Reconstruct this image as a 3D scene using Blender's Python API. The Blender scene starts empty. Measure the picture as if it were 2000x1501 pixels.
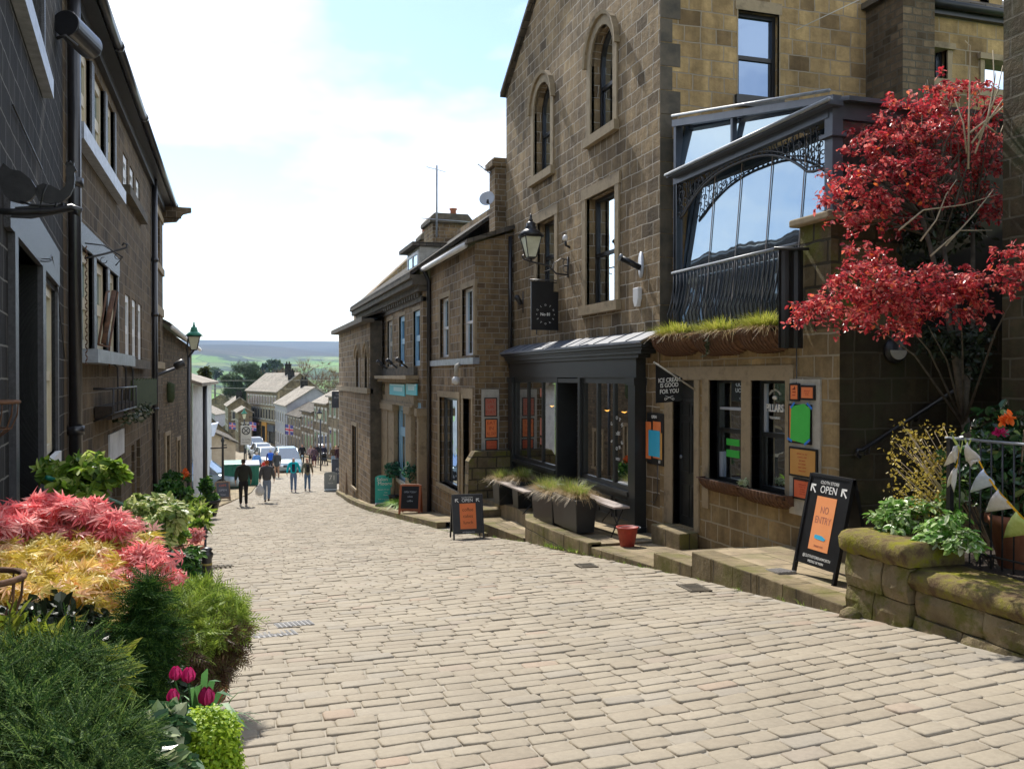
import bpy, bmesh, math, random
import numpy as np
from mathutils import Vector, Matrix
from mathutils.geometry import tessellate_polygon
random.seed(7); RNG = np.random.default_rng(7)
S = bpy.context.scene; COL = S.collection
R = math.radians

# ---------------------------------------------------------------- camera, sky, sun, exposure
# the eye is the origin; +Y runs level down the street, +X to the right
YAW = math.atan(540/1720); PIT = math.atan(15.5/1720)
cd = bpy.data.cameras.new('camera'); cam = bpy.data.objects.new('camera', cd); COL.objects.link(cam)
cd.sensor_width = 36; cd.lens = 36*1720/2000; cd.clip_start = .05; cd.clip_end = 20000
cam.location = (0, 0, 0); cam.rotation_euler = (math.pi/2-PIT, 0, -YAW); S.camera = cam
S.view_settings.view_transform = 'Standard'; S.view_settings.look = 'None'
S.view_settings.gamma = 1; S.view_settings.exposure = 1.0
S.render.resolution_x = 1024; S.render.resolution_y = 768
SUN = Vector((-.085, .86, 1.02)).normalized()          # towards the sun
sd = bpy.data.lights.new('sun', 'SUN'); sd.energy = 3.2; sd.angle = R(.53); sd.color = (1, .95, .87)
so = bpy.data.objects.new('sun', sd); COL.objects.link(so); so.rotation_euler = SUN.to_track_quat('Z', 'Y').to_euler()
W = bpy.data.worlds.new('World'); S.world = W; W.use_nodes = True
nt = W.node_tree; nt.nodes.clear()
def wn(t, **k):
    n = nt.nodes.new(t)
    for a, b in k.items(): setattr(n, a, b)
    return n
sky = wn('ShaderNodeTexSky', sky_type='NISHITA', sun_disc=False, sun_elevation=math.asin(SUN.z),
         sun_rotation=math.atan2(SUN.x, SUN.y), altitude=250, air_density=1.0, dust_density=.35, ozone_density=1.6)
bg = wn('ShaderNodeBackground'); bg.inputs[1].default_value = .116; out = wn('ShaderNodeOutputWorld')
tc = wn('ShaderNodeTexCoord'); sep = wn('ShaderNodeSeparateXYZ'); nt.links.new(tc.outputs['Generated'], sep.inputs[0])
ad = wn('ShaderNodeMath', operation='ADD'); ad.inputs[1].default_value = .22; nt.links.new(sep.outputs[2], ad.inputs[0])
dx = wn('ShaderNodeMath', operation='DIVIDE'); dy = wn('ShaderNodeMath', operation='DIVIDE')
for d_, k in ((dx, 0), (dy, 1)): nt.links.new(sep.outputs[k], d_.inputs[0]); nt.links.new(ad.outputs[0], d_.inputs[1])
cb = wn('ShaderNodeCombineXYZ'); nt.links.new(dx.outputs[0], cb.inputs[0]); nt.links.new(dy.outputs[0], cb.inputs[1])
ns = wn('ShaderNodeTexNoise'); ns.inputs['Scale'].default_value = .8; ns.inputs['Detail'].default_value = 6; ns.inputs['Roughness'].default_value = .55
mp = wn('ShaderNodeMapping'); mp.inputs['Location'].default_value = (3.1, .7, 0)
nt.links.new(cb.outputs[0], mp.inputs[0]); nt.links.new(mp.outputs[0], ns.inputs['Vector'])
rp = wn('ShaderNodeValToRGB'); rp.color_ramp.elements[0].position = .42; rp.color_ramp.elements[1].position = .60
nt.links.new(ns.outputs[0], rp.inputs[0])
mx = wn('ShaderNodeMix', data_type='RGBA'); mx.inputs['B'].default_value = (8.2, 8.3, 8.5, 1)
nt.links.new(rp.outputs[0], mx.inputs['Factor']); nt.links.new(sky.outputs[0], mx.inputs['A'])
nt.links.new(mx.outputs['Result'], bg.inputs[0]); nt.links.new(bg.outputs[0], out.inputs[0])

# ---------------------------------------------------------------- pixel -> place helpers (photo is 2000 x 1501)
_s, _c = math.sin(YAW), math.cos(YAW)
def ray(u, v):
    a = (u-1000)/1720; b = (750.5-v)/1720
    fy = math.cos(PIT)+b*math.sin(PIT); z = b*math.cos(PIT)-math.sin(PIT)
    return Vector((a*_c+fy*_s, -a*_s+fy*_c, z))
def onX(u, v, X): d = ray(u, v); return d*(X/d.x)
def onY(u, v, Y): d = ray(u, v); return d*(Y/d.y)
def onZ(u, v, Z): d = ray(u, v); return d*(Z/d.z)
YS = [-20, 0, 6, 12, 20, 32, 43, 55, 73, 100, 130, 180]; ZS = [.3, -1.6, -2.0, -2.62, -3.55, -4.75, -5.6, -6.4, -7.3, -8.6, -10.4, -14]
def zr(y): return float(np.interp(y, YS, ZS))
def road(u, v):
    d = ray(u, v); t = .5
    while t < 300:
        if d.z*t < zr(d.y*t): break
        t += .01
    return d*t
def kerbx(y): return float(np.interp(y, [-20, 15, 17, 20, 27, 36, 42, 46, 60, 75, 105, 180], [5.02, 4.97, 4.78, 4.5, 4.3, 4.3, 4.5, 5.3, 7.6, 8.3, 5.3, 4.6]))
def leftx(y): return float(np.interp(y, [-20, 5, 13, 30, 34, 45, 60, 120, 180], [.0, -.02, -.3, -1.0, -.9, .7, 1.6, 1.6, 1.6]))
def zp(y):      # top of the right-hand pavement
    if y < 9: return -1.87-.0155*y
    if y < 9.95: return -2.17-.03*(y-9)
    if y < 15.1: return -2.37-.068*(y-9.95)
    if y < 17.2: return -2.92-.02*(y-15.1)
    if y < 20.2: return zr(y)+.2
    return zr(y)+.15

# ---------------------------------------------------------------- materials
def mat(name, base=(.5, .5, .5), rough=.7, metal=0, spec=.5):
    m = bpy.data.materials.new(name); m.use_nodes = True; b = m.node_tree.nodes['Principled BSDF']
    b.inputs['Base Color'].default_value = (*base, 1); b.inputs['Roughness'].default_value = rough
    b.inputs['Metallic'].default_value = metal; b.inputs['Specular IOR Level'].default_value = spec
    return m
class N:        # tiny node helper
    def __init__(s, m): s.t = m.node_tree; s.b = s.t.nodes['Principled BSDF']
    def n(s, ty, **k):
        x = s.t.nodes.new(ty)
        for a, b in k.items(): setattr(x, a, b)
        return x
    def l(s, a, b): s.t.links.new(a, b)
    def uv(s): return s.n('ShaderNodeTexCoord').outputs['UV']
    def ob(s): return s.n('ShaderNodeTexCoord').outputs['Object']
    def noise(s, v, sc, det=4, ro=.55):
        x = s.n('ShaderNodeTexNoise'); x.inputs['Scale'].default_value = sc; x.inputs['Detail'].default_value = det; x.inputs['Roughness'].default_value = ro
        if v is not None: s.l(v, x.inputs['Vector'])
        return x
    def ramp(s, f, stops):
        x = s.n('ShaderNodeValToRGB'); e = x.color_ramp.elements
        while len(e) < len(stops): e.new(.5)
        for i, (p, c) in enumerate(stops): e[i].position = p; e[i].color = (*c, 1) if len(c) == 3 else c
        s.l(f, x.inputs[0]); return x.outputs[0]
    def mix(s, f, a, b, bl='MIX'):
        x = s.n('ShaderNodeMix', data_type='RGBA', blend_type=bl)
        for k, v in (('Factor', f), ('A', a), ('B', b)):
            if isinstance(v, (int, float)): x.inputs[k].default_value = v
            elif isinstance(v, tuple): x.inputs[k].default_value = (*v, 1)
            else: s.l(v, x.inputs[k])
        return x.outputs['Result']
    def math(s, op, a, b=None):
        x = s.n('ShaderNodeMath', operation=op)
        for i, v in enumerate((a, b)):
            if v is None: continue
            if isinstance(v, (int, float)): x.inputs[i].default_value = v
            else: s.l(v, x.inputs[i])
        return x.outputs[0]
    def bump(s, h, st=.5, dist=.01, prev=None):
        x = s.n('ShaderNodeBump'); x.inputs['Strength'].default_value = st; x.inputs['Distance'].default_value = dist
        s.l(h, x.inputs['Height'])
        if prev is not None: s.l(prev, x.inputs['Normal'])
        return x.outputs[0]
    def rnd(s): return s.n('ShaderNodeNewGeometry').outputs['Random Per Island']
def stone(name, c1, c2, c3, mort, rowh=.24, bw=.42, ms=.012, bumpd=.02, sq=.7, dark=(.03, .026, .02), darkf=.45, warp=.035, moss=None, rough=.88, rim=1.):
    m = mat(name, rough=rough, spec=.25); k = N(m); uv = k.uv()
    nz = k.noise(uv, 3.2, 2); off = k.n('ShaderNodeVectorMath', operation='SCALE'); k.l(nz.outputs['Color'], off.inputs[0]); off.inputs['Scale'].default_value = warp
    av = k.n('ShaderNodeVectorMath', operation='ADD'); k.l(uv, av.inputs[0]); k.l(off.outputs[0], av.inputs[1])
    br = k.n('ShaderNodeTexBrick', offset=.47, offset_frequency=2, squash=sq, squash_frequency=3)
    k.l(av.outputs[0], br.inputs['Vector'])
    br.inputs['Color1'].default_value = (0, 0, 0, 1); br.inputs['Color2'].default_value = (1, 1, 1, 1); br.inputs['Mortar'].default_value = (.5, .5, .5, 1)
    br.inputs['Scale'].default_value = 1; br.inputs['Mortar Size'].default_value = ms; br.inputs['Mortar Smooth'].default_value = .25
    br.inputs['Brick Width'].default_value = bw; br.inputs['Row Height'].default_value = rowh
    col = k.ramp(br.outputs['Color'], [(0., c1), (.22, c2), (.45, c3), (.6, c2), (.78, tuple((p_+q_)/2 for p_, q_ in zip(c1, c3))), (.92, c3), (1., c1)])
    n1 = k.noise(uv, .55, 5, .6); col = k.mix(k.ramp(n1.outputs[0], [(.42, (0, 0, 0)), (.66, (darkf, darkf, darkf))]), col, dark)
    n2 = k.noise(uv, 7, 6, .7); col = k.mix(.55, col, k.ramp(n2.outputs[0], [(.3, (.36, .34, .32)), (.7, (1.15, 1.1, 1.05))]), 'MULTIPLY')
    n4 = k.noise(uv, 2.1, 3, .5); col = k.mix(.5, col, k.ramp(n4.outputs[0], [(.35, (.6, .55, .5)), (.65, (1.2, 1.15, 1.05))]), 'MULTIPLY')
    sm_ = k.n('ShaderNodeMapping'); sm_.inputs['Scale'].default_value = (2.6, .22, 1); k.l(uv, sm_.inputs[0]); n5 = k.noise(sm_.outputs[0], 1.2, 4, .6); col = k.mix(.6, col, k.ramp(n5.outputs[0], [(.36, (.50, .47, .44)), (.6, (1.12, 1.1, 1.06))]), 'MULTIPLY')
    if moss:
        gn = k.noise(uv, 1.6, 5, .65); col = k.mix(k.ramp(gn.outputs[0], [(.48, (0, 0, 0)), (.62, (.85, .85, .85))]), col, moss)
    col = k.mix(br.outputs['Fac'], col, mort)
    k.l(col, k.b.inputs['Base Color'])
    inv = k.math('SUBTRACT', 1, br.outputs['Fac'])
    h = k.math('ADD', k.math('MULTIPLY', inv, rim), k.math('MULTIPLY', n2.outputs[0], .9))
    h = k.math('ADD', h, k.math('MULTIPLY', br.outputs['Color'], .45))
    k.l(k.bump(h, .9, bumpd), k.b.inputs['Normal'])
    return m
def noisy(name, c1, c2, sc=6, rough=.8, bumpd=.004, spec=.4, metal=0, coord='uv', c3=None, st=.6):
    m = mat(name, rough=rough, spec=spec, metal=metal); k = N(m); v = k.uv() if coord == 'uv' else k.ob()
    n = k.noise(v, sc, 6, .65); st_ = [(.32, c1), (.68, c2)]
    if c3: st_ = [(.28, c1), (.5, c2), (.72, c3)]
    k.l(k.ramp(n.outputs[0], st_), k.b.inputs['Base Color'])
    k.l(k.bump(k.noise(v, sc*5, 5, .6).outputs[0], st, bumpd), k.b.inputs['Normal'])
    return m
def glassy(name, base=(.01, .012, .015), refl=.35, tint=(.8, .9, 1)):
    m = mat(name, base, .5); t = m.node_tree; k = N(m)
    g = k.n('ShaderNodeBsdfGlossy'); g.inputs['Roughness'].default_value = .015; g.inputs['Color'].default_value = (*tint, 1)
    ms = k.n('ShaderNodeMixShader'); lw = k.n('ShaderNodeLayerWeight'); lw.inputs['Blend'].default_value = .35
    f = k.math('MINIMUM', k.math('ADD', k.math('MULTIPLY', lw.outputs['Fresnel'], .7), refl), 1.)
    # old panes are never quite flat
    bn = k.bump(k.noise(k.uv(), 1.1, 2).outputs[0], .25, .02); k.l(bn, g.inputs['Normal'])
    k.l(f, ms.inputs[0]); k.l(k.b.outputs[0], ms.inputs[1]); k.l(g.outputs[0], ms.inputs[2])
    k.l(ms.outputs[0], t.nodes['Material Output'].inputs[0]); return m
def seeglass(name, refl=.12):
    m = mat(name); t = m.node_tree; k = N(m); g = k.n('ShaderNodeBsdfGlossy'); g.inputs['Roughness'].default_value = .01
    tr = k.n('ShaderNodeBsdfTransparent'); tr.inputs[0].default_value = (.75, .8, .78, 1); ms = k.n('ShaderNodeMixShader'); lw = k.n('ShaderNodeLayerWeight'); lw.inputs['Blend'].default_value = .3
    f = k.math('MINIMUM', k.math('ADD', k.math('MULTIPLY', lw.outputs['Fresnel'], .6), refl), 1.)
    k.l(f, ms.inputs[0]); k.l(tr.outputs[0], ms.inputs[1]); k.l(g.outputs[0], ms.inputs[2]); k.l(ms.outputs[0], t.nodes['Material Output'].inputs[0]); return m
def leafm(name, stops, rough=.45, trans=.5, spec=.35, hue=None):
    m = mat(name, rough=rough, spec=spec); t = m.node_tree; k = N(m); c = k.ramp(k.rnd(), stops)
    n = k.noise(k.ob(), 3, 3); c = k.mix(.45, c, k.ramp(n.outputs[0], [(.35, (.55, .55, .55)), (.65, (1.3, 1.3, 1.3))]), 'MULTIPLY')
    k.l(c, k.b.inputs['Base Color'])
    tl = k.n('ShaderNodeBsdfTranslucent'); k.l(c, tl.inputs[0]); ms = k.n('ShaderNodeMixShader'); ms.inputs[0].default_value = trans
    k.l(k.b.outputs[0], ms.inputs[1]); k.l(tl.outputs[0], ms.inputs[2]); k.l(ms.outputs[0], t.nodes['Material Output'].inputs[0]); return m
def emis(name, c, st):
    m = mat(name, c); b = m.node_tree.nodes['Principled BSDF']; b.inputs['Emission Color'].default_value = (*c, 1); b.inputs['Emission Strength'].default_value = st; return m

M = {}
M['stone_main'] = stone('stone_main', (.16, .12, .072), (.33, .25, .15), (.42, .32, .185), (.46, .41, .33), .225, .40, .009, .034, darkf=.45, warp=.05)
M['stone_side'] = stone('stone_side', (.22, .155, .08), (.44, .32, .16), (.54, .40, .20), (.30, .25, .18), .25, .40, .011, .022, darkf=.25)
M['stone_low'] = stone('stone_low', (.30, .22, .12), (.50, .375, .195), (.43, .335, .18), (.36, .31, .22), .25, .46, .012, .03, darkf=.45)
M['stone_dark'] = stone('stone_dark', (.012, .012, .012), (.020, .019, .019), (.030, .028, .026), (.16, .155, .14), .24, .5, .008, .02, darkf=.3, dark=(.006, .006, .008))
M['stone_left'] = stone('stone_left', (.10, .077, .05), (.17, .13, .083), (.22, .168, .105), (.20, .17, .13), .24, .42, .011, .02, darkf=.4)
M['stone_r2'] = stone('stone_r2', (.16, .11, .065), (.33, .24, .135), (.30, .22, .12), (.28, .25, .2), .13, .34, .010, .02, darkf=.5)
M['stone_rubble'] = stone('stone_rubble', (.10, .075, .045), (.20, .155, .10), (.26, .2, .13), (.10, .085, .06), .12, .28, .014, .03, darkf=.5)
M['stone_r3'] = stone('stone_r3', (.18, .135, .085), (.34, .25, .15), (.41, .31, .19), (.32, .29, .25), .22, .42, .011, .02, darkf=.35)
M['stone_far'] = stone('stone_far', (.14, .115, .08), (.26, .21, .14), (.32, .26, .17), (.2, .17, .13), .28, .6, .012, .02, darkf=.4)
M['stone_mossy'] = stone('stone_mossy', (.13, .10, .06), (.24, .19, .11), (.3, .25, .15), (.06, .05, .03), .26, .46, .018, .05, moss=(.13, .13, .022), darkf=.5, warp=.06)
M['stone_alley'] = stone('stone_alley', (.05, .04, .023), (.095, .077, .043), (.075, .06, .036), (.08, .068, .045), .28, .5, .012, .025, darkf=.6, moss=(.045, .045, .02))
M['ashlar'] = noisy('ashlar', (.15, .115, .07), (.32, .25, .155), 3, .85, .006, c3=(.24, .185, .115))
M['ashlar_dark'] = noisy('ashlar_dark', (.05, .045, .035), (.14, .115, .08), 3, .85, .006)
M['ashlar_black'] = noisy('ashlar_black', (.012, .012, .015), (.06, .06, .07), 22, .38, .014, spec=.9, st=1)
M['flag'] = stone('flag', (.30, .25, .17), (.40, .335, .23), (.46, .385, .27), (.12, .10, .06), .62, .95, .008, .012, darkf=.15, warp=.03, moss=(.22, .19, .10))
M['kerb'] = stone('kerb', (.22, .18, .12), (.32, .27, .17), (.30, .25, .15), (.06, .05, .03), .9, 1.1, .009, .02, moss=(.13, .125, .03), darkf=.3)
M['slate'] = stone('slate', (.08, .075, .065), (.15, .135, .115), (.20, .18, .15), (.03, .028, .025), .22, .32, .012, .02, darkf=.2, warp=.01)
M['slate_dark'] = stone('slate_dark', (.04, .038, .033), (.075, .068, .058), (.10, .09, .075), (.02, .018, .016), .22, .32, .012, .02, darkf=.3, warp=.01)
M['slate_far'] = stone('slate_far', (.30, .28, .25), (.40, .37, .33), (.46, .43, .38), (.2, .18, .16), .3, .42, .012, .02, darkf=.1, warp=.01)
M['charcoal'] = noisy('charcoal', (.016, .018, .018), (.026, .028, .028), 4, .38, .0008, spec=.5)
M['black'] = noisy('black', (.008, .008, .009), (.016, .016, .017), 5, .35, .0006)
M['blackmetal'] = noisy('blackmetal', (.008, .008, .010), (.02, .02, .024), 8, .32, .001, spec=.7)
M['iron'] = noisy('iron', (.010, .010, .012), (.028, .027, .03), 14, .4, .002, spec=.6)
M['slateblue'] = noisy('slateblue', (.05, .06, .08), (.09, .10, .13), 3, .35, .0006, spec=.6)
M['cream'] = noisy('cream', (.48, .41, .28), (.62, .55, .40), 3, .5, .001)
M['white'] = noisy('white', (.62, .62, .62), (.75, .75, .74), 3, .45, .001)
M['whitewash'] = noisy('whitewash', (.45, .46, .48), (.68, .69, .7), 2, .8, .01)
M['lead'] = noisy('lead', (.16, .18, .21), (.34, .37, .41), 5, .38, .004, spec=.7)
M['leadroof'] = noisy('leadroof', (.09, .10, .12), (.20, .22, .26), 5, .45, .004, spec=.6)
M['sheensill'] = noisy('sheensill', (.20, .22, .26), (.40, .43, .5), 8, .4, .003, spec=.7)  # pale blue sky sheen on the sill stone, put into its colour
M['paleblue'] = noisy('paleblue', (.22, .42, .58), (.3, .5, .66), 3, .45, .001)
M['teal'] = noisy('teal', (.02, .42, .36), (.03, .46, .40), 3, .35, .0005)
M['cyan'] = noisy('cyan', (.05, .50, .62), (.07, .56, .68), 3, .35, .0005)
M['greyboard'] = noisy('greyboard', (.22, .25, .25), (.28, .31, .31), 3, .45, .0005)
M['woodorange'] = noisy('woodorange', (.32, .09, .03), (.42, .13, .05), 6, .4, .001)
M['wood'] = noisy('wood', (.20, .13, .08), (.34, .24, .16), 4, .6, .003)
M['woodgrey'] = noisy('woodgrey', (.30, .25, .22), (.42, .36, .32), 4, .6, .002)
M['boardgrey'] = noisy('boardgrey', (.36, .34, .29), (.52, .5, .44), 7, .8, .003)
M['rust'] = noisy('rust', (.06, .03, .018), (.19, .095, .05), 7, .85, .01)
M['terracotta'] = noisy('terracotta', (.30, .11, .06), (.44, .18, .10), 5, .8, .004)
M['bucket'] = noisy('bucket', (.30, .035, .025), (.46, .07, .045), 6, .5, .003)
M['orange'] = noisy('orange', (.80, .20, .05), (.88, .25, .08), 3, .6, .0004)
M['orange_pale'] = noisy('orange_pale', (.85, .30, .10), (.9, .36, .14), 3, .6, .0004)
M['amber'] = noisy('amber', (.55, .27, .06), (.62, .32, .08), 3, .6, .0004)
M['redorange'] = noisy('redorange', (.66, .12, .04), (.74, .16, .06), 3, .6, .0004)
M['faded'] = noisy('faded', (.42, .14, .09), (.5, .18, .12), 3, .6, .0004)
M['green'] = noisy('green', (.05, .50, .06), (.07, .6, .09), 3, .5, .0004)
M['sky_paper'] = noisy('sky_paper', (.03, .42, .68), (.06, .5, .75), 3, .5, .0004)
M['tape'] = mat('tape', (.03, .22, .75), .5)
M['ink'] = mat('ink', (.16, .03, .01), .7); M['whiteink'] = mat('whiteink', (.85, .85, .82), .5)
M['gold'] = mat('gold', (.30, .23, .06), .5); M['ink_red'] = mat('ink_red', (.5, .05, .02), .7)
M['glass_dark'] = glassy('glass_dark', refl=.10); M['glass_sky'] = glassy('glass_sky', (.02, .03, .04), .46, (.55, .70, .82)); M['glass_far'] = glassy('glass_far', (.02, .025, .03), .01, (.5, .5, .55)); M['glass_skytint'] = glassy('glass_skytint', (.01, .02, .03), .45, (.34, .48, .72)); M['glass_mid'] = glassy('glass_mid', (.012, .014, .018), .28)  # sky panes and side window: reflected blue put into the gloss tint
M['shopglass'] = seeglass('shopglass', .07)
M['lampglass'] = noisy('lampglass', (.50, .50, .36), (.72, .72, .56), 3, .25, .0003)
M['greencopper'] = noisy('greencopper', (.02, .16, .10), (.04, .26, .17), 8, .4, .001)
M['bulb'] = emis('bulb', (1, .42, .08), 5)
M['clothpale'] = mat('clothpale', (.50, .78, .84), .6)
M['soil'] = noisy('soil', (.02, .014, .01), (.05, .036, .024), 20, .95, .02)
M['stem'] = noisy('stem', (.10, .07, .045), (.22, .16, .10), 12, .8, .003, coord='ob')
M['twig'] = noisy('twig', (.38, .3, .2), (.55, .45, .32), 12, .7, .002, coord='ob')
M['bark'] = noisy('bark', (.05, .04, .03), (.13, .105, .08), 9, .9, .01, coord='ob')
M['plastic_grey'] = mat('plastic_grey', (.42, .45, .5), .4)
M['binGreen'] = noisy('binGreen', (.01, .13, .09), (.02, .18, .12), 4, .4, .001)

# ---------------------------------------------------------------- mesh building
def V(*a): return Vector(a)
class MB:
    def __init__(s): s.v = []; s.f = []; s.m = []; s.sm = []
    def add(s, vs, fs, mi=0, sm=False):
        o = len(s.v); s.v += [tuple(p) for p in vs]; s.f += [tuple(i+o for i in f) for f in fs]; s.m += [mi]*len(fs); s.sm += [sm]*len(fs); return s
    def hexa(s, p, mi=0):        # p: 4 bottom (ccw from above) + 4 top
        return s.add(p, [(3, 2, 1, 0), (4, 5, 6, 7), (0, 1, 5, 4), (1, 2, 6, 5), (2, 3, 7, 6), (3, 0, 4, 7)], mi)
    def box(s, x0, x1, y0, y1, z0, z1, mi=0):
        return s.hexa([(x0, y0, z0), (x1, y0, z0), (x1, y1, z0), (x0, y1, z0), (x0, y0, z1), (x1, y0, z1), (x1, y1, z1), (x0, y1, z1)], mi)
    def obox(s, c, ax, ay, az, mi=0):   # centre + three half-axis vectors
        c = Vector(c); ax, ay, az = Vector(ax), Vector(ay), Vector(az)
        return s.hexa([c-ax-ay-az, c+ax-ay-az, c+ax+ay-az, c-ax+ay-az, c-ax-ay+az, c+ax-ay+az, c+ax+ay+az, c-ax+ay+az], mi)
    def prism(s, poly, d, mi=0):        # 3-D polygon extruded by d
        n = len(poly); P = [Vector(p) for p in poly]; d = Vector(d); vs = P+[p+d for p in P]
        s.add(vs, [tuple(range(n-1, -1, -1)), tuple(range(n, 2*n))]+[(i, (i+1) % n, n+(i+1) % n, n+i) for i in range(n)], mi); return s
    def tube(s, pts, r, k=8, mi=0, sm=True, cap=True):
        P = [Vector(p) for p in pts]; rs = r if isinstance(r, (list, tuple)) else [r]*len(P); o = []; u = None
        for i, p in enumerate(P):
            t = (P[min(i+1, len(P)-1)]-P[max(i-1, 0)])
            t = t.normalized() if t.length > 1e-9 else V(0, 0, 1)
            if u is None: u = t.orthogonal().normalized()
            else:
                u = u-t*u.dot(t); u = u.normalized() if u.length > 1e-6 else t.orthogonal().normalized()
            w = t.cross(u); o += [p+(u*math.cos(2*math.pi*j/k)+w*math.sin(2*math.pi*j/k))*rs[i] for j in range(k)]
        fs = [(i*k+j, i*k+(j+1) % k, (i+1)*k+(j+1) % k, (i+1)*k+j) for i in range(len(P)-1) for j in range(k)]
        if cap: fs += [tuple(range(k-1, -1, -1)), tuple((len(P)-1)*k+j for j in range(k))]
        return s.add(o, fs, mi, sm)
    def lathe(s, c, prof, k=20, mi=0, sm=True, axis=None, sx=1, sy=1, rot=0):     # prof: (r, z) from bottom to top
        c = Vector(c); Q = Matrix.Identity(3) if axis is None else Vector(axis).to_track_quat('Z', 'Y').to_matrix()
        o = [c+Q @ V(r*sx*math.cos(2*math.pi*j/k+rot), r*sy*math.sin(2*math.pi*j/k+rot), z) for r, z in prof for j in range(k)]
        n = len(prof); fs = [(i*k+j, i*k+(j+1) % k, (i+1)*k+(j+1) % k, (i+1)*k+j) for i in range(n-1) for j in range(k)]
        fs += [tuple(range(k-1, -1, -1)), tuple((n-1)*k+j for j in range(k))]
        return s.add(o, fs, mi, sm)
    def np(s, v, f, mi=0, sm=False):
        o = len(s.v); s.v += [tuple(p) for p in v.tolist()]; s.f += [tuple(i+o for i in q) for q in f.tolist()]; s.m += [mi]*len(f); s.sm += [sm]*len(f); return s
    def build(s, name, mats, parent=None, uv=True, bevel=0, label=None):
        me = bpy.data.meshes.new(name); me.from_pydata(s.v, [], s.f)
        if not isinstance(mats, (list, tuple)): mats = [mats]
        for k in mats: me.materials.append(M[k] if isinstance(k, str) else k)
        nf = len(me.polygons)
        me.polygons.foreach_set('material_index', s.m); me.polygons.foreach_set('use_smooth', s.sm)
        if uv and nf: boxuv(me)
        o = bpy.data.objects.new(name, me); COL.objects.link(o)
        if parent is not None: setpar(o, parent)
        if bevel:
            b = o.modifiers.new('bevel', 'BEVEL'); b.width = bevel; b.segments = 2; b.limit_method = 'ANGLE'; b.angle_limit = R(40)
        if label: o['label'] = label
        return o
def boxuv(me):
    nf = len(me.polygons); nl = len(me.loops); nv = len(me.vertices)
    co = np.empty(nv*3); me.vertices.foreach_get('co', co); co = co.reshape(-1, 3)
    no = np.empty(nf*3); me.polygons.foreach_get('normal', no); no = no.reshape(-1, 3)
    lt = np.empty(nf, dtype=np.int64); me.polygons.foreach_get('loop_total', lt)
    vi = np.empty(nl, dtype=np.int64); me.loops.foreach_get('vertex_index', vi)
    fi = np.repeat(np.arange(nf), lt); n = no[fi]; p = co[vi]
    t = np.stack([-n[:, 1], n[:, 0], np.zeros(nl)], 1); L = np.linalg.norm(t, axis=1); flat = L < .25
    t[flat] = (1, 0, 0); t[~flat] /= L[~flat][:, None]
    b = np.cross(n, t); b[flat] = (0, 1, 0)
    u = me.uv_layers.new(name='uv'); arr = np.stack([(p*t).sum(1), (p*b).sum(1)], 1).astype(np.float32)
    u.data.foreach_set('uv', arr.ravel())
def setpar(o, p):       # every empty keeps the identity rotation, so a child is only shifted back
    o.parent = p; m = p.matrix_basis.copy(); q = p.parent
    while q is not None: m = q.matrix_basis @ m; q = q.parent
    o.matrix_parent_inverse = m.inverted() if p.get('_w', 0) else Matrix.Identity(4)
def thing(name, label, cat, loc=(0, 0, 0), group=None, kind=None, rz=0, local=False):
    o = bpy.data.objects.new(name, None); COL.objects.link(o); o.location = loc; o.rotation_euler = (0, 0, rz); o['label'] = label; o['category'] = cat
    o.empty_display_size = .1
    if not local: o['_w'] = 1
    if group: o['group'] = group
    if kind: o['kind'] = kind
    return o
def tag(o, label, cat=None, group=None, kind=None):
    o['label'] = label
    if cat: o['category'] = cat
    if group: o['group'] = group
    if kind: o['kind'] = kind
    return o
def children(o): return [c for c in bpy.data.objects if c.parent == o]
def copy_tree(o, parent=None, **kw):
    c = o.copy(); COL.objects.link(c)
    if parent is not None: c.parent = parent
    for ch in children(o): copy_tree(ch, c)
    for k, v in kw.items(): c[k] = v
    return c
def textmesh(s, size, O, d, up, m, parent=None, name='lettering', align='CENTER', bold=.0, depth=.0015, space=1.0, sx=1.0):
    cu = bpy.data.curves.new('t', 'FONT'); cu.body = s; cu.size = size; cu.align_x = align; cu.align_y = 'CENTER'; cu.extrude = depth; cu.offset = bold; cu.space_character = space; cu.resolution_u = 3
    to = bpy.data.objects.new('t', cu); COL.objects.link(to); dg = bpy.context.evaluated_depsgraph_get(); dg.update()
    me = bpy.data.meshes.new_from_object(to.evaluated_get(dg)); bpy.data.objects.remove(to); bpy.data.curves.remove(cu)
    d = Vector(d).normalized(); up = Vector(up).normalized(); n = d.cross(up)
    mt = Matrix((d*sx, up, n)).transposed().to_4x4(); mt.translation = Vector(O); me.transform(mt)
    me.materials.clear(); me.materials.append(M[m] if isinstance(m, str) else m)
    if not me.uv_layers: boxuv(me)
    me.name = name; o = bpy.data.objects.new(name, me); COL.objects.link(o)
    if parent is not None: setpar(o, parent)
    return o
def arctext(s, rad, size, C, d, up, m, parent, a0=150, a1=30, flip=False, name='lettering'):
    d = Vector(d).normalized(); up = Vector(up).normalized(); n = len(s); obs = []
    for i, ch in enumerate(s):
        if ch == ' ': continue
        a = R(a0+(a1-a0)*i/max(1, n-1)); p = Vector(C)+(d*math.cos(a)+up*math.sin(a))*rad
        u2 = d*math.cos(a)+up*math.sin(a)
        if flip: u2 = -u2
        d2 = u2.cross(d.cross(up)).normalized()
        obs.append(textmesh(ch, size, p, d2, u2, m, None))
    return joinobs(obs, name, parent)
def joinobs(obs, name, parent):
    vs = []; fs = []; mi = None
    for o in obs:
        k = len(vs); vs += [tuple(v.co) for v in o.data.vertices]; fs += [tuple(i+k for i in p.vertices) for p in o.data.polygons]; mi = o.data.materials[0]
        me = o.data; bpy.data.objects.remove(o); bpy.data.meshes.remove(me)
    b = MB(); b.add(vs, fs); return b.build(name, [mi], parent)

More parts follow.
